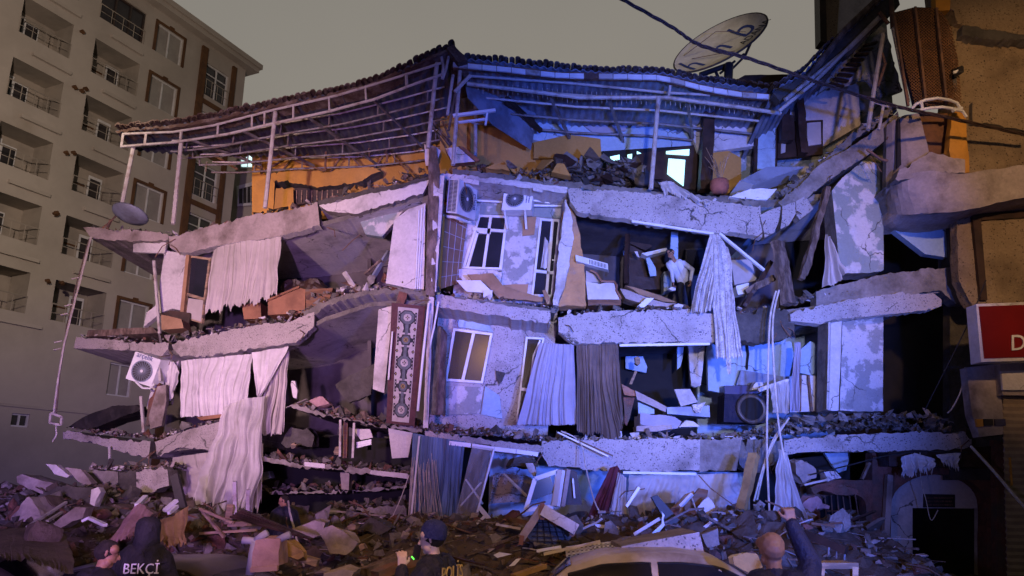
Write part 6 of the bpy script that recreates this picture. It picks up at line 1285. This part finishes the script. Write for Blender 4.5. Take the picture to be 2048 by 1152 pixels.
DM = ['concrete', 'pale_concrete', 'white_plaster', 'old_timber', 'dark_concrete', 'brick_red', 'plaster_pink']
G_ = ['pale_concrete', 'white_plaster', 'concrete', 'old_timber', 'dark_concrete']
debris('loose debris along the edge of the topmost right beam', [(1135,372,16.8),(1320,390,16.8),(1520,412,16.8)], (0,.7), 150, .02, .12, G_, 1)
debris('loose debris on the terrace edge above the recess', [(880,345,16.9),(1000,352,16.9),(1135,368,16.9)], (0,.8), 150, .02, .13, DM, 2)
debris('loose debris on the upper balcony floor', [(872,582,16.9),(1000,598,16.9),(1110,616,16.9)], (-.05,.8), 130, .02, .10, DM, 3)
debris('loose debris on the middle right beam', [(1120,626,16.75),(1280,616,16.8),(1560,618,16.8)], (0,.9), 260, .02, .14, DM, 4)
debris('thick layer of splinters and shards on the lower balcony floor', [(855,856,16.75),(930,862,16.75),(1090,876,16.8)], (-.08,1.0), 520, .02, .14, DM, 5)
debris('thick layer of debris on the lowest speckled beam', [(1084,880,16.8),(1300,876,16.85),(1560,876,16.85)], (-.04,1.1), 520, .02, .16, G_, 6)
debris('earthy rubble bank on the lowest right beam', [(1500,868,16.8),(1570,866,16.85),(1700,855,16.9),(1800,848,16.9),(1930,862,16.9)], (-.05,1.2), 800, .02, .16, ['dust','concrete','pale_concrete','dark_concrete'], 7)
debris('second layer of earthy rubble on the lowest right beam', [(1560,850,17.3),(1700,836,17.3),(1850,834,17.3),(1920,850,17.3)], (0,.8), 500, .03, .18, ['dust','concrete','pale_concrete'], 8)
debris('debris on the right middle ledge beside the pier', [(1580,604,16.9),(1640,590,16.9),(1700,585,16.9)], (0,.5), 120, .03, .14, G_, 9)
debris('debris on the sloping terrace slab', [(1440,400,16.8),(1560,392,16.8),(1640,325,16.8),(1760,235,16.6)], (0,1.2), 260, .03, .16, G_, 10)
for k, (line, n, sd) in enumerate((([(166,452),(250,458),(336,462)], 60, 11), ([(360,468),(470,436),(640,400),(860,345)], 130, 12), ([(155,670),(310,678),(345,675)], 130, 13), ([(350,672),(440,655),(585,628),(640,605)], 300, 14), ([(605,622),(660,592),(725,578),(800,574),(868,585)], 220, 15), ([(128,856),(228,868),(305,876)], 170, 16), ([(315,872),(380,852),(445,838)], 150, 17))):
    debris(['loose debris on the far left tip of terrace slab','loose debris on the left terrace slab','debris on the left tip of the middle slab','thick debris on the left middle slab under the torn curtain','splintered debris on the sloping slab near the corner','dark debris on the tip of the lowest left slab','debris on the lowest left slab beside the curtain'][k], [(x, y, yl(x)+.05) for x, y in line], (0,1.1), n, .02, .15, DM, sd)
for k, (line, Y, n) in enumerate((([(330,22),(660,105),(980,162),(1190,186)], 17.2, 420), ([(140,368),(420,415),(850,452),(1110,488)], 17.3, 420), ([(120,586),(700,586),(1090,556)], 18.6, 200), ([(560,712),(1090,686)], 17.6, 120))):
    ox, oy, s = Z['j']; debris(['dark debris on the upper inner floor right of trailing net','dark debris on the second inner floor','dark debris on the deepest inner floor','dark debris on the lowest inner floor'][k], [(ox+x/s, oy+y/s, Y+.03) for x, y in line], (0,1.4), n, .03, .18, ['dark_concrete','concrete','pale_concrete','brick_red','old_timber'], 20+k)
ox, oy, s = Z['u']; debris('dark debris on the fallen slab at bottom left', [(ox+x/s, oy+y/s, 16.9) for x, y in ((740,255),(900,245),(1150,255),(1400,220))], (0,1.2), 260, .03, .16, DM, 30)
debris('debris on the upper inner ledge of the left room', [(600,600,17.8),(700,570,17.4),(780,560,17.0)], (0,1.5), 160, .04, .2, DM, 31)
debris('heap of broken masonry on the terrace left of the lit door', [(1100,345,17.6),(1160,335,17.8),(1250,335,17.8),(1290,350,17.6)], (-.1,1.1), 260, .06, .38, ['dark_concrete','dark_wood','concrete','dust'], 41)
debris('heap of dusty timber and plaster on the terrace behind the corner', [(905,345,17.4),(960,338,17.8),(1060,342,17.8),(1120,345,17.6)], (-.1,1.2), 240, .05, .3, ['old_timber','concrete','ochre_wall','dust'], 42)
debris('dark debris along the left terrace under the sheet roof', [(520,425,19.6),(640,405,19.2),(760,365,18.6),(850,338,17.8)], (0,1), 220, .04, .22, ['dark_concrete','old_timber','ochre_wall','dust'], 43)
m = M(); rd = random.Random(5)
for i in range(7000):
    x = rd.uniform(-12, 7.2); y = rd.uniform(9, 16.8); s = .022*(6)**(rd.random()**1.7)
    if abs(x-1.6) < 2.4 and y < 10.6: continue
    z = hgt(x, y)
    if rd.random() < .25:
        a = rd.uniform(0, 6.28); L = s*rd.uniform(2, 6); d = Vector((math.cos(a), math.sin(a), rd.uniform(-.2,.4)))*L; m.bar(Vector((x,y,z+s*.3))-d*.5, Vector((x,y,z+s*.3))+d*.5, s*.3, s*.12, rd.randrange(7))
    else: m.rock((x, y, z+s*.2), s, s*rd.uniform(.5,1), s*rd.uniform(.25,.7), rd.randrange(7), n=8, rnd=rd)
obj('debris', m, ['dust','concrete','pale_concrete','old_timber','dark_concrete','brick_red','plaster_pink'], None, 'fine shards and splinters strewn over the rubble heap', 'rubble', kind='stuff')
m = M(); rd = random.Random(15)
for i in range(620):
    x = rd.uniform(-12, -3.2) if i < 430 else rd.uniform(-3.2, 6.4); y = rd.uniform(12.4, 16.8); s = .07*(3.6)**(rd.random()**1.5)
    m.rock((x, y, hgt(x, y)+s*.15), s, s*rd.uniform(.5,1), s*rd.uniform(.3,.8), rd.randrange(5), n=11, rnd=rd)
obj('debris', m, ['dust','concrete','pale_concrete','dark_concrete','brick_red'], None, 'dense broken masonry packed at the foot of the ruin', 'rubble', kind='stuff', rough=0)
# countable pieces on the heap
rd = random.Random(77)
KN = {'concrete_chunk': ('jagged grey concrete chunk lying in the rubble heap', 'concrete chunk', 'concrete chunks in the rubble heap', ['concrete','pale_concrete','dark_concrete'], 60),
      'brick_chunk': ('broken red brick chunk lying in the rubble heap', 'brick', 'brick chunks in the rubble heap', ['brick_red'], 26),
      'plaster_slab': ('broken flat plaster slab lying in the rubble heap', 'plaster slab', 'plaster slabs in the rubble heap', ['dust','pale_concrete','plaster_pink','concrete','dark_concrete','dust'], 64),
      'plank': ('splintered wooden plank sticking out of the rubble heap', 'plank', 'planks in the rubble heap', ['old_timber','old_timber','wood','dark_wood'], 44),
      'metal_strip': ('bent thin metal strip poking out of the rubble heap', 'metal strip', 'metal strips in the rubble heap', ['white_metal','steel_grey','rusty_metal','rusty_metal','cable_dark'], 60)}
for nm, (lab, cat, grp, mts, cnt) in KN.items():
    for k in range(cnt):
        for _ in range(20):
            x = rd.uniform(-10.5, 6.6); y = rd.uniform(9.3, 15.8)
            if abs(x-1.6) < 2.5 and y < 10.8: continue
            break
        z = hgt(x, y); s = .09*(3.6)**rd.random(); m = M(); c = Vector((x, y, z+s*.25))
        if nm in ('concrete_chunk','brick_chunk'):
            if nm == 'brick_chunk': s = min(s, .15)
            m.rock(c, s, s*rd.uniform(.6,1), s*rd.uniform(.4,.8), n=12, rnd=rd)
        elif nm == 'plaster_slab':
            s *= 1.25; n = rd.randint(4,7); rot = Matrix.Rotation(rd.uniform(-.9,.9), 3, 'X') @ Matrix.Rotation(rd.uniform(-.7,.7), 3, 'Y'); a0 = rd.uniform(0,6.3)
            P_ = [c+rot @ Vector((math.cos(a0+6.283*i/n)*s*rd.uniform(.6,1.1), math.sin(a0+6.283*i/n)*s*rd.uniform(.6,1.1), 0)) for i in range(n)]; m.prism(P_, rot @ Vector((0,0,s*rd.uniform(.12,.25))))
        elif nm == 'plank':
            L = s*rd.uniform(2.5, 5.5); a = rd.uniform(0, 6.28); d = Vector((math.cos(a), math.sin(a)*.6, rd.uniform(-.15,.45))).normalized()*L; m.bar(c-d*.4, c+d*.6, rd.uniform(.04,.11), rd.uniform(.02,.05))
        else:
            L = s*rd.uniform(3, 6); a = rd.uniform(0, 6.28); d = Vector((math.cos(a), math.sin(a)*.5, rd.uniform(-.1,.6))).normalized()*L; e = Vector((rd.uniform(-.3,.3), rd.uniform(-.2,.2), rd.uniform(0,.35)))*L; m.tube([c-d*.3, c+d*.1+e*.4, c+d*.4+e*.7, c+d*.7+e*.5], rd.uniform(.008,.02), 5)
        one(nm, lab, cat, m, rd.choice(mts), grp, rough=(.03 if nm in ('concrete_chunk','plaster_slab','brick_chunk') else .008), rl=.08)
# ---- pieces one can tell apart
def pc(name, lab, cat, k, Y, pts, th, mt, **kw): return crate(name, lab, cat, k, Y, pts, th, mt, **kw)
def stick(name, lab, k, Y0, Y1, p, q, w, h, mt, cat='bar', **kw): return one(name, lab, cat, M().bar(T(k, Y0, p)[0], T(k, Y1, q)[0], w, h), mt, **kw)
wf = thing('window_frame', V((1090,1018,14.5)), 'torn out white window frame standing in the rubble left of the maroon cloth', 'window frame')
q = [V(p) for p in T('k', 14.6, (590,478),(748,425),(715,672),(525,692))]
for i in range(4): obj('frame_bar', M().bar(q[i], q[(i+1) % 4], .11, .08), 'pvc_white', wf)
g = M(); g.prism([q[0], q[1].lerp(q[0],.35), q[1].lerp(q[2],.6), q[0].lerp(q[3],.75)], (0,.01,0)); obj('pane', g, 'glass_dark', wf)
stick('frame_bar', 'double white frame bar right of the torn out window frame', 'k', 14.5, 14.4, (772,418), (735,668), .14, .08, 'pvc_white'); stick('frame_bar', 'pinkish board edge next to the double white frame bar', 'k', 14.55, 14.5, (815,412), (775,670), .12, .08, 'plaster_pink')
pc('door_leaf', 'dark brown door fragment with pale slot in the rubble', 'door', 'k', 14.7, [(840,410),(880,432),(918,655),(800,660),(812,540)], .08, 'dark_wood'); stick('pale_rod', 'short pale rod standing against the dark door fragment', 'k', 14.6, 14.6, (852,475), (865,612), .03, .03, 'pvc_white', 'rod')
stick('metal_strip', 'paired pale rods slanting over the speckled wall fragment', 'k', 15.6, 15.0, (375,445), (535,600), .05, .03, 'cable_pale'); stick('metal_strip', 'thin yellowish strip lying across the lowest speckled beam', 'k', 16.4, 16.3, (748,155), (1100,322), .05, .03, 'pvc_white'); stick('plank', 'thin brown strip along the yellowish strip on the beam', 'k', 16.35, 16.3, (880,205), (1130,318), .05, .03, 'wood')
ac = thing('armchair', V((1095,1095,12.6)), 'overturned armchair with checked grey seat and white rolled arms in the rubble', 'armchair')
st = T('k', 12.6, (560,775),(640,740),(730,745),(800,800),(845,880),(800,945),(700,965),(600,955),(535,880))
obj('seat', M().prism(st, (.05,.35,.05)), 'rug_slate', ac)
c4b = [V(p) for p in T('k', 12.57, (590,765),(770,760),(820,935),(560,925))]; m = M()
for t in (.1,.3,.5,.7,.9): m.bar(quad(c4b,t,0), quad(c4b,min(1,t+.08),1), .025, .015); m.bar(quad(c4b,0,t), quad(c4b,1,t), .025, .015)
obj('checked_pattern', m, 'rug_dark', ac)
obj('arm', M().bar(T('k', 12.4, (640,690))[0], T('k', 12.4, (872,828))[0], .3, .17), 'white_plaster', ac, rough=.008); obj('arm', M().bar(T('k', 12.5, (640,672))[0], T('k', 12.5, (495,890))[0], .2, .12), 'plaster_pink', ac, rough=.008)
for p, q2 in (((640,645),(640,760)), ((500,870),(490,935)), ((832,845),(860,870))): obj('wooden_leg', M().bar(T('k', 12.35, p)[0], T('k', 12.35, q2)[0], .09, .07), 'orange_wood', ac)
obj('back_rail', M().tube(T('k', 12.5, (600,745),(680,755),(740,800)), .03, 6), 'orange_wood', ac)
pc('television', 'thin black panel tilted in the rubble right of the maroon cloth', 'panel', 'k', 13.6, [(1398,605),(1440,590),(1655,835),(1540,852)], .12, 'soot_black'); stick('metal_strip', 'bright white rail in front of the tilted black panel', 'k', 13.2, 13.0, (1280,862), (1455,755), .06, .05, 'pvc_white'); stick('metal_strip', 'white rail leaning steeply behind the tilted black panel', 'k', 13.6, 13.6, (1222,670), (1310,535), .12, .05, 'pvc_white'); pc('glass_shard', 'glinting glass piece beside tilted black panel', 'shard', 'k', 13.3, [(1395,860),(1470,790),(1490,730),(1470,705),(1490,800),(1440,862)], .04, 'pvc_white')
pc('board', 'brown torn board leaning under the wide net', 'board', 'k', 14.6, [(1525,690),(1640,585),(1690,560),(1700,600),(1590,720)], .08, 'cardboard', rough=.02); pc('board', 'large dark brown board below the wide net at its right', 'board', 'l', 14.4, [(240,660),(345,545),(405,560),(380,700),(270,820),(230,760)], .1, 'wood', rough=.02); stick('metal_strip', 'white rail end on the brown board under the net', 'l', 14.2, 14.0, (215,665), (290,585), .07, .05, 'pvc_white')
pc('glass_shard', 'crumpled pale sheet on the dark brown board', 'sheet', 'l', 14.0, [(330,670),(400,595),(450,660),(430,720),(370,735)], .05, 'white_cloth', rough=.04); stick('metal_strip', 'white edged board right of the crumpled pale sheet', 'l', 13.4, 13.2, (352,842), (455,760), .1, .05, 'pvc_white')
pc('speckled_slab', 'pinkish speckled slab lying on the silver car roof', 'slab', 'z', 9.75, [(1243,1092),(1320,1078),(1398,1064),(1408,1106),(1330,1102),(1243,1102)], 1.0, ['speckled_render','pale_concrete'], rough=.01)
pc('concrete_block', 'square concrete block right of the pinkish speckled slab', 'block', 'l', 11.5, [(362,870),(470,820),(488,935),(400,948)], .4, 'pale_concrete', rough=.03)
gb = thing('plastic_crate', V((1185,1105,11.6)), 'white plastic crate with square openings on the rubble behind the silver car', 'crate'); c4c = [V(p) for p in T('k', 11.6, (805,955),(1170,915),(1180,975),(815,1022))]; m = M()
for t in [k/12 for k in range(13)]: m.bar(quad(c4c,t,0), quad(c4c,t,1), .022, .03)
for t in (0,.33,.66,1): m.bar(quad(c4c,0,t), quad(c4c,1,t), .022, .03)
obj('front_grid', m, 'pvc_white', gb); m = M(); m.prism([quad(c4c,0,.05)+Vector((0,.06,0)), quad(c4c,1,.05)+Vector((0,.06,0)), quad(c4c,1,1)+Vector((0,.06,0)), quad(c4c,0,1)+Vector((0,.06,0))], (0,.3,0)); obj('inside', m, 'soot_black', gb)
stick('metal_strip', 'cream rail lying across the front of plastic crate', 'k', 11.4, 11.4, (650,1000), (1042,912), .05, .04, 'cable_pale'); stick('metal_strip', 'short white rail left of the plastic crate', 'k', 11.5, 11.5, (600,978), (772,950), .05, .04, 'pvc_white'); stick('timber_beam', 'bent yellow plank at the bottom edge left of the silver car', 'k', 9.6, 9.9, (440,1156), (655,1082), .1, .05, 'yellow_cloth', 'plank'); stick('metal_strip', 'half white rod under the maroon cloth', 'k', 14.2, 14.2, (985,800), (1172,822), .08, .06, 'pvc_white'); stick('plank', 'dark half of the rod under the maroon cloth', 'k', 14.25, 14.2, (870,792), (985,800), .08, .06, 'wood'); stick('metal_strip', 'white strip on the rubble left of the armchair', 'k', 13.4, 13.4, (318,792), (490,824), .05, .04, 'cable_pale')
pc('white_tarp', 'bright white curved shard on the rubble below the armchair', 'shard', 'k', 11.8, [(298,1010),(340,990),(430,998),(380,1012),(330,1030)], .05, 'pvc_white', rough=.02); pc('white_tarp', 'folded white paper at the bottom left of the silver car', 'paper', 'k', 11.0, [(408,1085),(460,1035),(492,1030),(450,1078)], .03, 'pvc_white')
pc('plaster_slab', 'white jagged slab at the foot of the plastic panel', 'slab', 'k', 14.6, [(210,660),(285,750),(250,755),(195,690)], .08, 'white_plaster'); pc('plaster_slab', 'second white slab lying below the plastic panel foot', 'slab', 'k', 14.4, [(170,790),(240,725),(250,745),(190,795)], .08, 'white_plaster'); pc('wall_fragment', 'white torn plaster lump by the torn out window frame top', 'lump', 'k', 15.6, [(520,370),(570,365),(600,430),(580,460),(545,430)], .15, 'white_plaster', rough=.03); pc('wall_fragment', 'dark rubble lump in the gap above the speckled wall fragment', 'lump', 'k', 16.2, [(450,340),(560,320),(580,370),(500,400),(400,395)], .5, 'dark_concrete', rough=.08)
one('timber_post', 'olive coloured wooden post leaning under the right beam', 'post', M().bar(T('l', 15.2, (722,310))[0], T('l', 14.6, (632,700))[0], .17, .15), 'yellow_cloth', rough=.02); bpy.data.objects['timber_post'].name
pc('yellow_cloth', 'yellow and white crumpled sheet beside the bald man', 'sheet', 'p', 8.2, [(180,860),(400,800),(560,790),(600,950),(430,1060),(200,950)], .3, ['yellow_cloth','white_cloth'], rough=.05)
cf = thing('wooden_stool', V((1676,1152,6.9)), 'pale wooden stool frame at the bottom edge right of the bald man', 'stool')
for p, q2 in (((1470,960),(2010,960)), ((1475,975),(1465,1180)), ((1960,975),(1965,1180))): obj('rail' if p[1] == 960 else 'leg', M().bar(T('p', 6.9, p)[0], T('p', 6.9, q2)[0], .055, .05), 'pale_wood', cf)
obj('seat', M().prism(T('p', 6.95, (1490,935),(2000,930),(2015,950),(1475,955)), (0,.3,0)), 'pale_wood', cf)
fl = thing('fallen_railing', V((1655,1090,11)), 'dark fallen railing with white pegs before the barred window', 'railing'); obj('rail', M().bar(T('p', 11, (1250,480))[0], T('p', 10.6, (1850,740))[0], .1, .1), 'dark_wood', fl)
for x, y in ((1590,690),(1705,735),(1825,760)): obj('peg', M().bar(T('p', 10.7, (x,y))[0], T('p', 10.7, (x-8,y+120))[0], .022, .022), 'steel_grey', fl)
pc('brick_arch_piece', 'piece of red brick arch lying above the barred window', 'brick', 'l', 16.4, [(1120,540),(1180,510),(1250,500),(1440,550),(1450,590),(1290,590),(1200,560),(1140,590)], .4, 'brick_red', rough=.04); pc('rag_bundle', 'pinkish crumpled rag bundle hanging at the barred window', 'rag', 'l', 16.0, [(1100,600),(1160,595),(1200,650),(1255,670),(1250,695),(1150,690),(1090,720),(1060,660)], .3, 'pink_cloth', rough=.07); pc('rag_bundle', 'second rag bundle below, left of the barred window', 'rag', 'l', 15.6, [(1040,690),(1110,690),(1150,720),(1100,830),(1040,780)], .4, 'plaster_pink', rough=.08)
pc('rubble_lump', 'violet grey rubble lump under the last beam', 'lump', 'l', 16.6, [(1000,360),(1060,340),(1150,430),(1150,480),(1060,500),(1000,440)], .5, 'plaster_pink', rough=.09); pc('rubble_lump', 'pale lump wedged under the last beam by the blue patch', 'lump', 'l', 16.7, [(1210,420),(1290,420),(1330,480),(1240,500)], .4, 'white_plaster', rough=.05); stick('plank', 'short plank standing under the last beam', 'l', 16.6, 16.6, (1520,365), (1470,480), .1, .05, 'old_timber'); stick('plank', 'pale stick below the last beam', 'l', 16.5, 16.5, (1070,520), (1240,480), .06, .04, 'cable_pale')
# left heap
pc('beam_fragment', 'thick broken beam end lying on the left heap', 'beam', 'u', 15.8, [(138,315),(185,292),(330,330),(500,385),(455,450),(415,472),(345,452),(140,372)], .5, ['plaster_pink','concrete'], rough=.03)
pc('plaster_slab', 'pale slanting slab above the thick broken beam end', 'slab', 'u', 16.2, [(388,200),(470,208),(590,305),(560,322),(460,285),(420,235)], .2, 'white_plaster', rough=.02); pc('plaster_slab', 'second slanting slab right of the pale slanting slab', 'slab', 'u', 16.1, [(550,235),(680,250),(780,370),(745,398),(660,350),(600,280)], .2, 'plaster_pink', rough=.02)
pc('wall_slab', 'large dark slab tipped below the thick broken beam end', 'slab', 'u', 14.8, [(330,480),(480,385),(640,400),(780,400),(745,520),(560,560),(400,615),(350,590)], .3, 'dark_concrete', rough=.03); pc('cloth_heap', 'pinkish pyramid of dusty cloth on the left heap', 'heap', 'u', 13.6, [(60,690),(170,590),(240,490),(280,500),(330,600),(340,680),(210,700)], .5, 'plaster_pink', rough=.06)
stick('plank', 'long white lath crossing the left heap', 'u', 13.2, 14.2, (230,738), (560,528), .05, .04, 'white_metal'); stick('plank', 'pale second lath parallel above the long white lath', 'u', 13.4, 14.3, (400,690), (590,570), .05, .04, 'white_metal'); pc('wall_slab', 'flat pinkish slab below the long white lath', 'slab', 'u', 12.8, [(405,750),(520,650),(640,568),(725,572),(700,662),(610,690),(520,748)], .25, 'plaster_pink', rough=.02)
pc('pale_lump', 'bone shaped pale lump on the left heap', 'lump', 'u', 14.2, [(780,420),(830,400),(850,440),(820,500),(800,560),(760,540),(775,480)], .2, 'white_plaster', rough=.03); pc('red_rubble', 'reddish rubble patch right of the flat pinkish slab', 'lump', 'u', 13.4, [(705,600),(800,590),(860,640),(820,670),(720,660)], .3, 'brick_red', rough=.06)
stick('metal_strip', 'bright violet lit metal strip left of the hooded officer', 'u', 11.6, 11.4, (760,660), (890,722), .07, .04, 'pvc_white'); stick('metal_strip', 'short bright strip joined to the violet lit strip', 'u', 11.6, 11.6, (700,688), (762,658), .06, .04, 'pvc_white'); stick('metal_strip', 'shiny strip high behind the hooded officer', 'u', 13.0, 13.4, (1160,552), (1232,478), .08, .05, 'pvc_white'); stick('metal_strip', 'shiny rail right behind the hooded officer', 'u', 13.0, 13.2, (1390,600), (1495,512), .08, .05, 'pvc_white'); stick('metal_strip', 'second shiny rail beside the shiny rail', 'u', 12.9, 13.1, (1430,620), (1500,560), .06, .05, 'pvc_white')
pc('black_board', 'black board standing upright beside the pale curtain', 'board', 'u', 14.5, [(1438,312),(1500,278),(1572,570),(1502,584)], .1, 'soot_black'); cloth('torn_cloth', 'pink sheet spread like a tent left of the hooded officer', 'cloth', T('u', 12.2, (1110,600),(1180,530),(1300,620)), T('u', 11.2, (900,890),(1000,860),(1150,800)), 4, .06, 'pink_cloth', seed=40, rag=.1); cloth('torn_cloth', 'cream and ochre sheet draped right of the hooded officer', 'cloth', T('u', 12.2, (1300,690),(1450,650),(1600,560)), T('u', 11.2, (1350,830),(1420,900),(1590,880)), 4, .08, 'yellow_cloth', seed=41, rag=.1)
cloth('torn_cloth', 'violet sheet behind the head of the hooded officer', 'cloth', T('u', 12.6, (1050,680),(1250,660),(1450,690)), T('u', 12.0, (1050,800),(1250,830),(1400,800)), 3, .08, 'lilac_cloth', seed=42, rag=.1)
one('plaster_lump', 'mushroom shaped pale lump at the bottom left', 'lump', M().rock(V(T('u', 9.6, (325,850))[0]), .24, .2, .2, n=16, rnd=random.Random(3)), 'dust', rough=.04); cloth('tarpaulin', 'brown tarpaulin sloping across the bottom left corner', 'tarpaulin', T('u', 10.2, (-40,760),(200,740),(560,800)), T('u', 8.2, (-60,1000),(200,1020),(600,1130)), 3, .05, 'dust', seed=43)
# middle
pc_ = thing('plastic_chair', V((528,1152,8.6)), 'overturned white plastic chair wrapped in pink cloth at the bottom', 'chair')
for pts, r in (([(480,862),(420,852),(362,850)], .04), ([(470,855),(520,815),(572,782)], .04), ([(660,850),(715,820),(765,798)], .04), ([(470,860),(450,960),(425,1140)], .05)): obj('leg', M().tube(T('w', 8.55, *pts), r, 8), 'lilac_cloth', pc_, smooth=True)
obj('seat_back', M().prism(T('w', 8.5, (468,842),(560,836),(672,848),(668,960),(662,1068),(560,1082),(440,1088),(448,960)), (0,.3,0)), 'pink_cloth', pc_, rough=.025, rl=.08); obj('lower_edge', M().bar(T('w', 8.45, (430,1100))[0], T('w', 8.45, (660,1085))[0], .05, .05), 'pink_cloth', pc_)
pc('yellow_cloth', 'crumpled ochre jacket beside the pink wrapped chair', 'cloth', 'w', 8.9, [(672,868),(740,862),(860,950),(868,1000),(820,1030),(740,1000),(672,960)], .3, 'yellow_cloth', rough=.05); stick('plank', 'orange plank end right of the ochre jacket', 'w', 9.2, 9.2, (868,1000), (1000,1040), .12, .08, 'pale_wood')
for k in range(5): stick('slat', ['topmost','second','middle','fourth','lowest'][k]+' dark slat of the fallen slatted panel in the middle heap', 'w', 11.8, 11.2, (270+k*22,650-k*14), (705+k*60,770+k*18), .08, .03, 'dark_wood', 'slat')
for k, (p, q2, w_) in enumerate((((228,700),(255,560),.1), ((0,582),(280,702),.05), ((20,600),(205,822),.05), ((0,792),(480,762),.05), ((250,715),(418,708),.09), ((300,650),(296,350),.06), ((405,640),(408,420),.06))): stick('timber_batten', ['stout pale upright batten below the trailing net','thin batten falling right below the trailing net','steep thin batten crossing under the trailing net','level thin batten at left of the slatted panel','short thick pale batten left of the slatted panel','white upright batten inside the trailing net','second upright batten right of the white one'][k], 'w', 12.6, 12.4, p, q2, w_, w_*.8, 'pale_wood' if k < 5 else 'white_metal', 'batten')
pc('concrete_block', 'bright tan brick block in the middle heap', 'block', 'w', 12.2, [(1245,730),(1285,700),(1320,720),(1318,755),(1260,772)], .25, 'pale_wood', rough=.03); pc('concrete_block', 'small orange lit block below the bright tan block', 'block', 'w', 11.0, [(1340,905),(1375,885),(1402,925),(1365,955)], .2, 'pale_wood', rough=.03)
pc('wall_slab', 'big tan slab tipped in the middle heap', 'slab', 'w', 11.6, [(1000,770),(1120,730),(1260,800),(1330,870),(1240,980),(1100,960),(1050,860)], .3, 'plaster_pink', rough=.04); pc('wall_slab', 'violet grey slab behind the big tan slab', 'slab', 'w', 12.6, [(780,750),(960,690),(1060,700),(1010,820),(900,840)], .4, 'plaster_pink', rough=.05); pc('wall_slab', 'dark red slab at the foot of the void', 'slab', 'w', 13.4, [(1330,760),(1440,660),(1560,690),(1640,750),(1500,800)], .4, 'dark_concrete', rough=.05)
stick('timber_beam', 'long brown timber lying toward the beanie wearer', 'w', 9.6, 10.2, (1380,1120), (1880,930), .16, .1, 'old_timber', 'timber', rough=.02); stick('timber_beam', 'second brown timber in front of the long one', 'w', 8.9, 9.4, (1480,1150), (1840,1000), .14, .1, 'wood', 'timber', rough=.02); pc('stone', 'pale flat stone at the bottom middle', 'stone', 'w', 8.8, [(1030,1140),(1200,1095),(1310,1130),(1280,1170),(1040,1170)], .4, 'plaster_pink', rough=.04)
# inner rooms of the left wing
ch = thing('fallen_chair', V((715,905,17.6)), 'broken white chair back lying in the second inner floor', 'chair'); obj('back', M().prism(T('j', 17.5, (740,190),(850,190),(870,245),(790,262)), (0,.1,0)), 'white_plaster', ch)
for k in range(3): obj('slat', M().bar(T('j', 17.45, (765,283+k*13))[0], T('j', 17.45, (860,262+k*12))[0], .04, .04), 'pvc_white', ch)
pc('wall_slab', 'pale panel hanging between the inner floors beside the blue curtain', 'panel', 'j', 17.1, [(970,185),(1130,215),(1100,375),(995,382)], .1, 'white_plaster'); stick('post', 'thin pale post between the inner floors', 'j', 17.25, 17.25, (658,130), (655,370), .05, .05, 'white_metal', 'post'); stick('post', 'second thin post right of the pale post', 'j', 17.25, 17.25, (748,150), (738,380), .05, .05, 'white_metal', 'post'); stick('post', 'brown stub post between the two pale posts', 'j', 17.6, 17.6, (695,140), (690,380), .14, .1, 'wood', 'post')
pc('rubble_lump', 'large grey boulder of masonry in the second inner floor', 'boulder', 'j', 18.2, [(265,280),(330,190),(440,180),(480,240),(470,300),(300,310)], .6, 'dark_concrete', rough=.06); pc('tan_brick', 'small tan brick on the second inner floor', 'brick', 'j', 17.5, [(332,290),(350,278),(368,290),(362,315),(338,315)], .15, 'pale_wood', rough=.02); pc('tan_brick', 'upright tan brick near the thin pale post', 'brick', 'j', 17.35, [(610,340),(625,305),(648,308),(642,362),(612,360)], .12, 'pale_wood', rough=.02); pc('blue_box', 'blue white box at the edge of the lowest inner room', 'box', 'j', 18.2, [(118,480),(190,465),(205,510),(125,535)], .3, 'sheet_metal'); pc('wall_slab', 'pale column stump in the lowest inner room', 'column', 'j', 18.0, [(655,475),(715,475),(712,590),(665,585)], .3, 'plaster_pink'); stick('metal_strip', 'violet lit bar along the floor of the lowest inner room', 'j', 17.0, 17.0, (590,725), (1085,772), .06, .04, 'plaster_pink')
for k, (p, q2) in enumerate((((310,448),(350,510)), ((500,360),(420,490)), ((470,400),(400,460)))): stick('plank', ['white splintered stick at the back of the upper left room','blue edged plank leaning against the white corner wall','brown board behind the blue edged plank'][k], 'f', 17.3, 17.5, p, q2, .14, .05, ['white_plaster','sheet_metal','old_timber'][k])
pc('wall_slab', 'grey wall slab tipped inside the middle left room', 'slab', 'f', 18.2, [(270,920),(400,850),(440,830),(425,960),(330,1000)], .2, 'dark_concrete', rough=.04); pc('mattress', 'pinkish bundle on the inner ledge of middle left room', 'bundle', 'f', 17.3, [(160,985),(220,970),(250,1000),(200,1015)], .4, 'pink_cloth', rough=.05); pc('rag_bundle', 'brown heap of bedding in the dark upper left room', 'heap', 'f', 18.6, [(40,500),(100,475),(200,480),(260,540),(150,600),(60,560)], .8, 'dark_wood', rough=.1)
pc('broken_panel', 'grey white upright stub at the inner ledge end', 'stub', 'f', 17.1, [(88,905),(105,905),(115,945),(108,980),(95,975)], .1, 'white_plaster', rough=.02)
for o in bpy.data.objects:
    if '_w' in o: del o['_w']
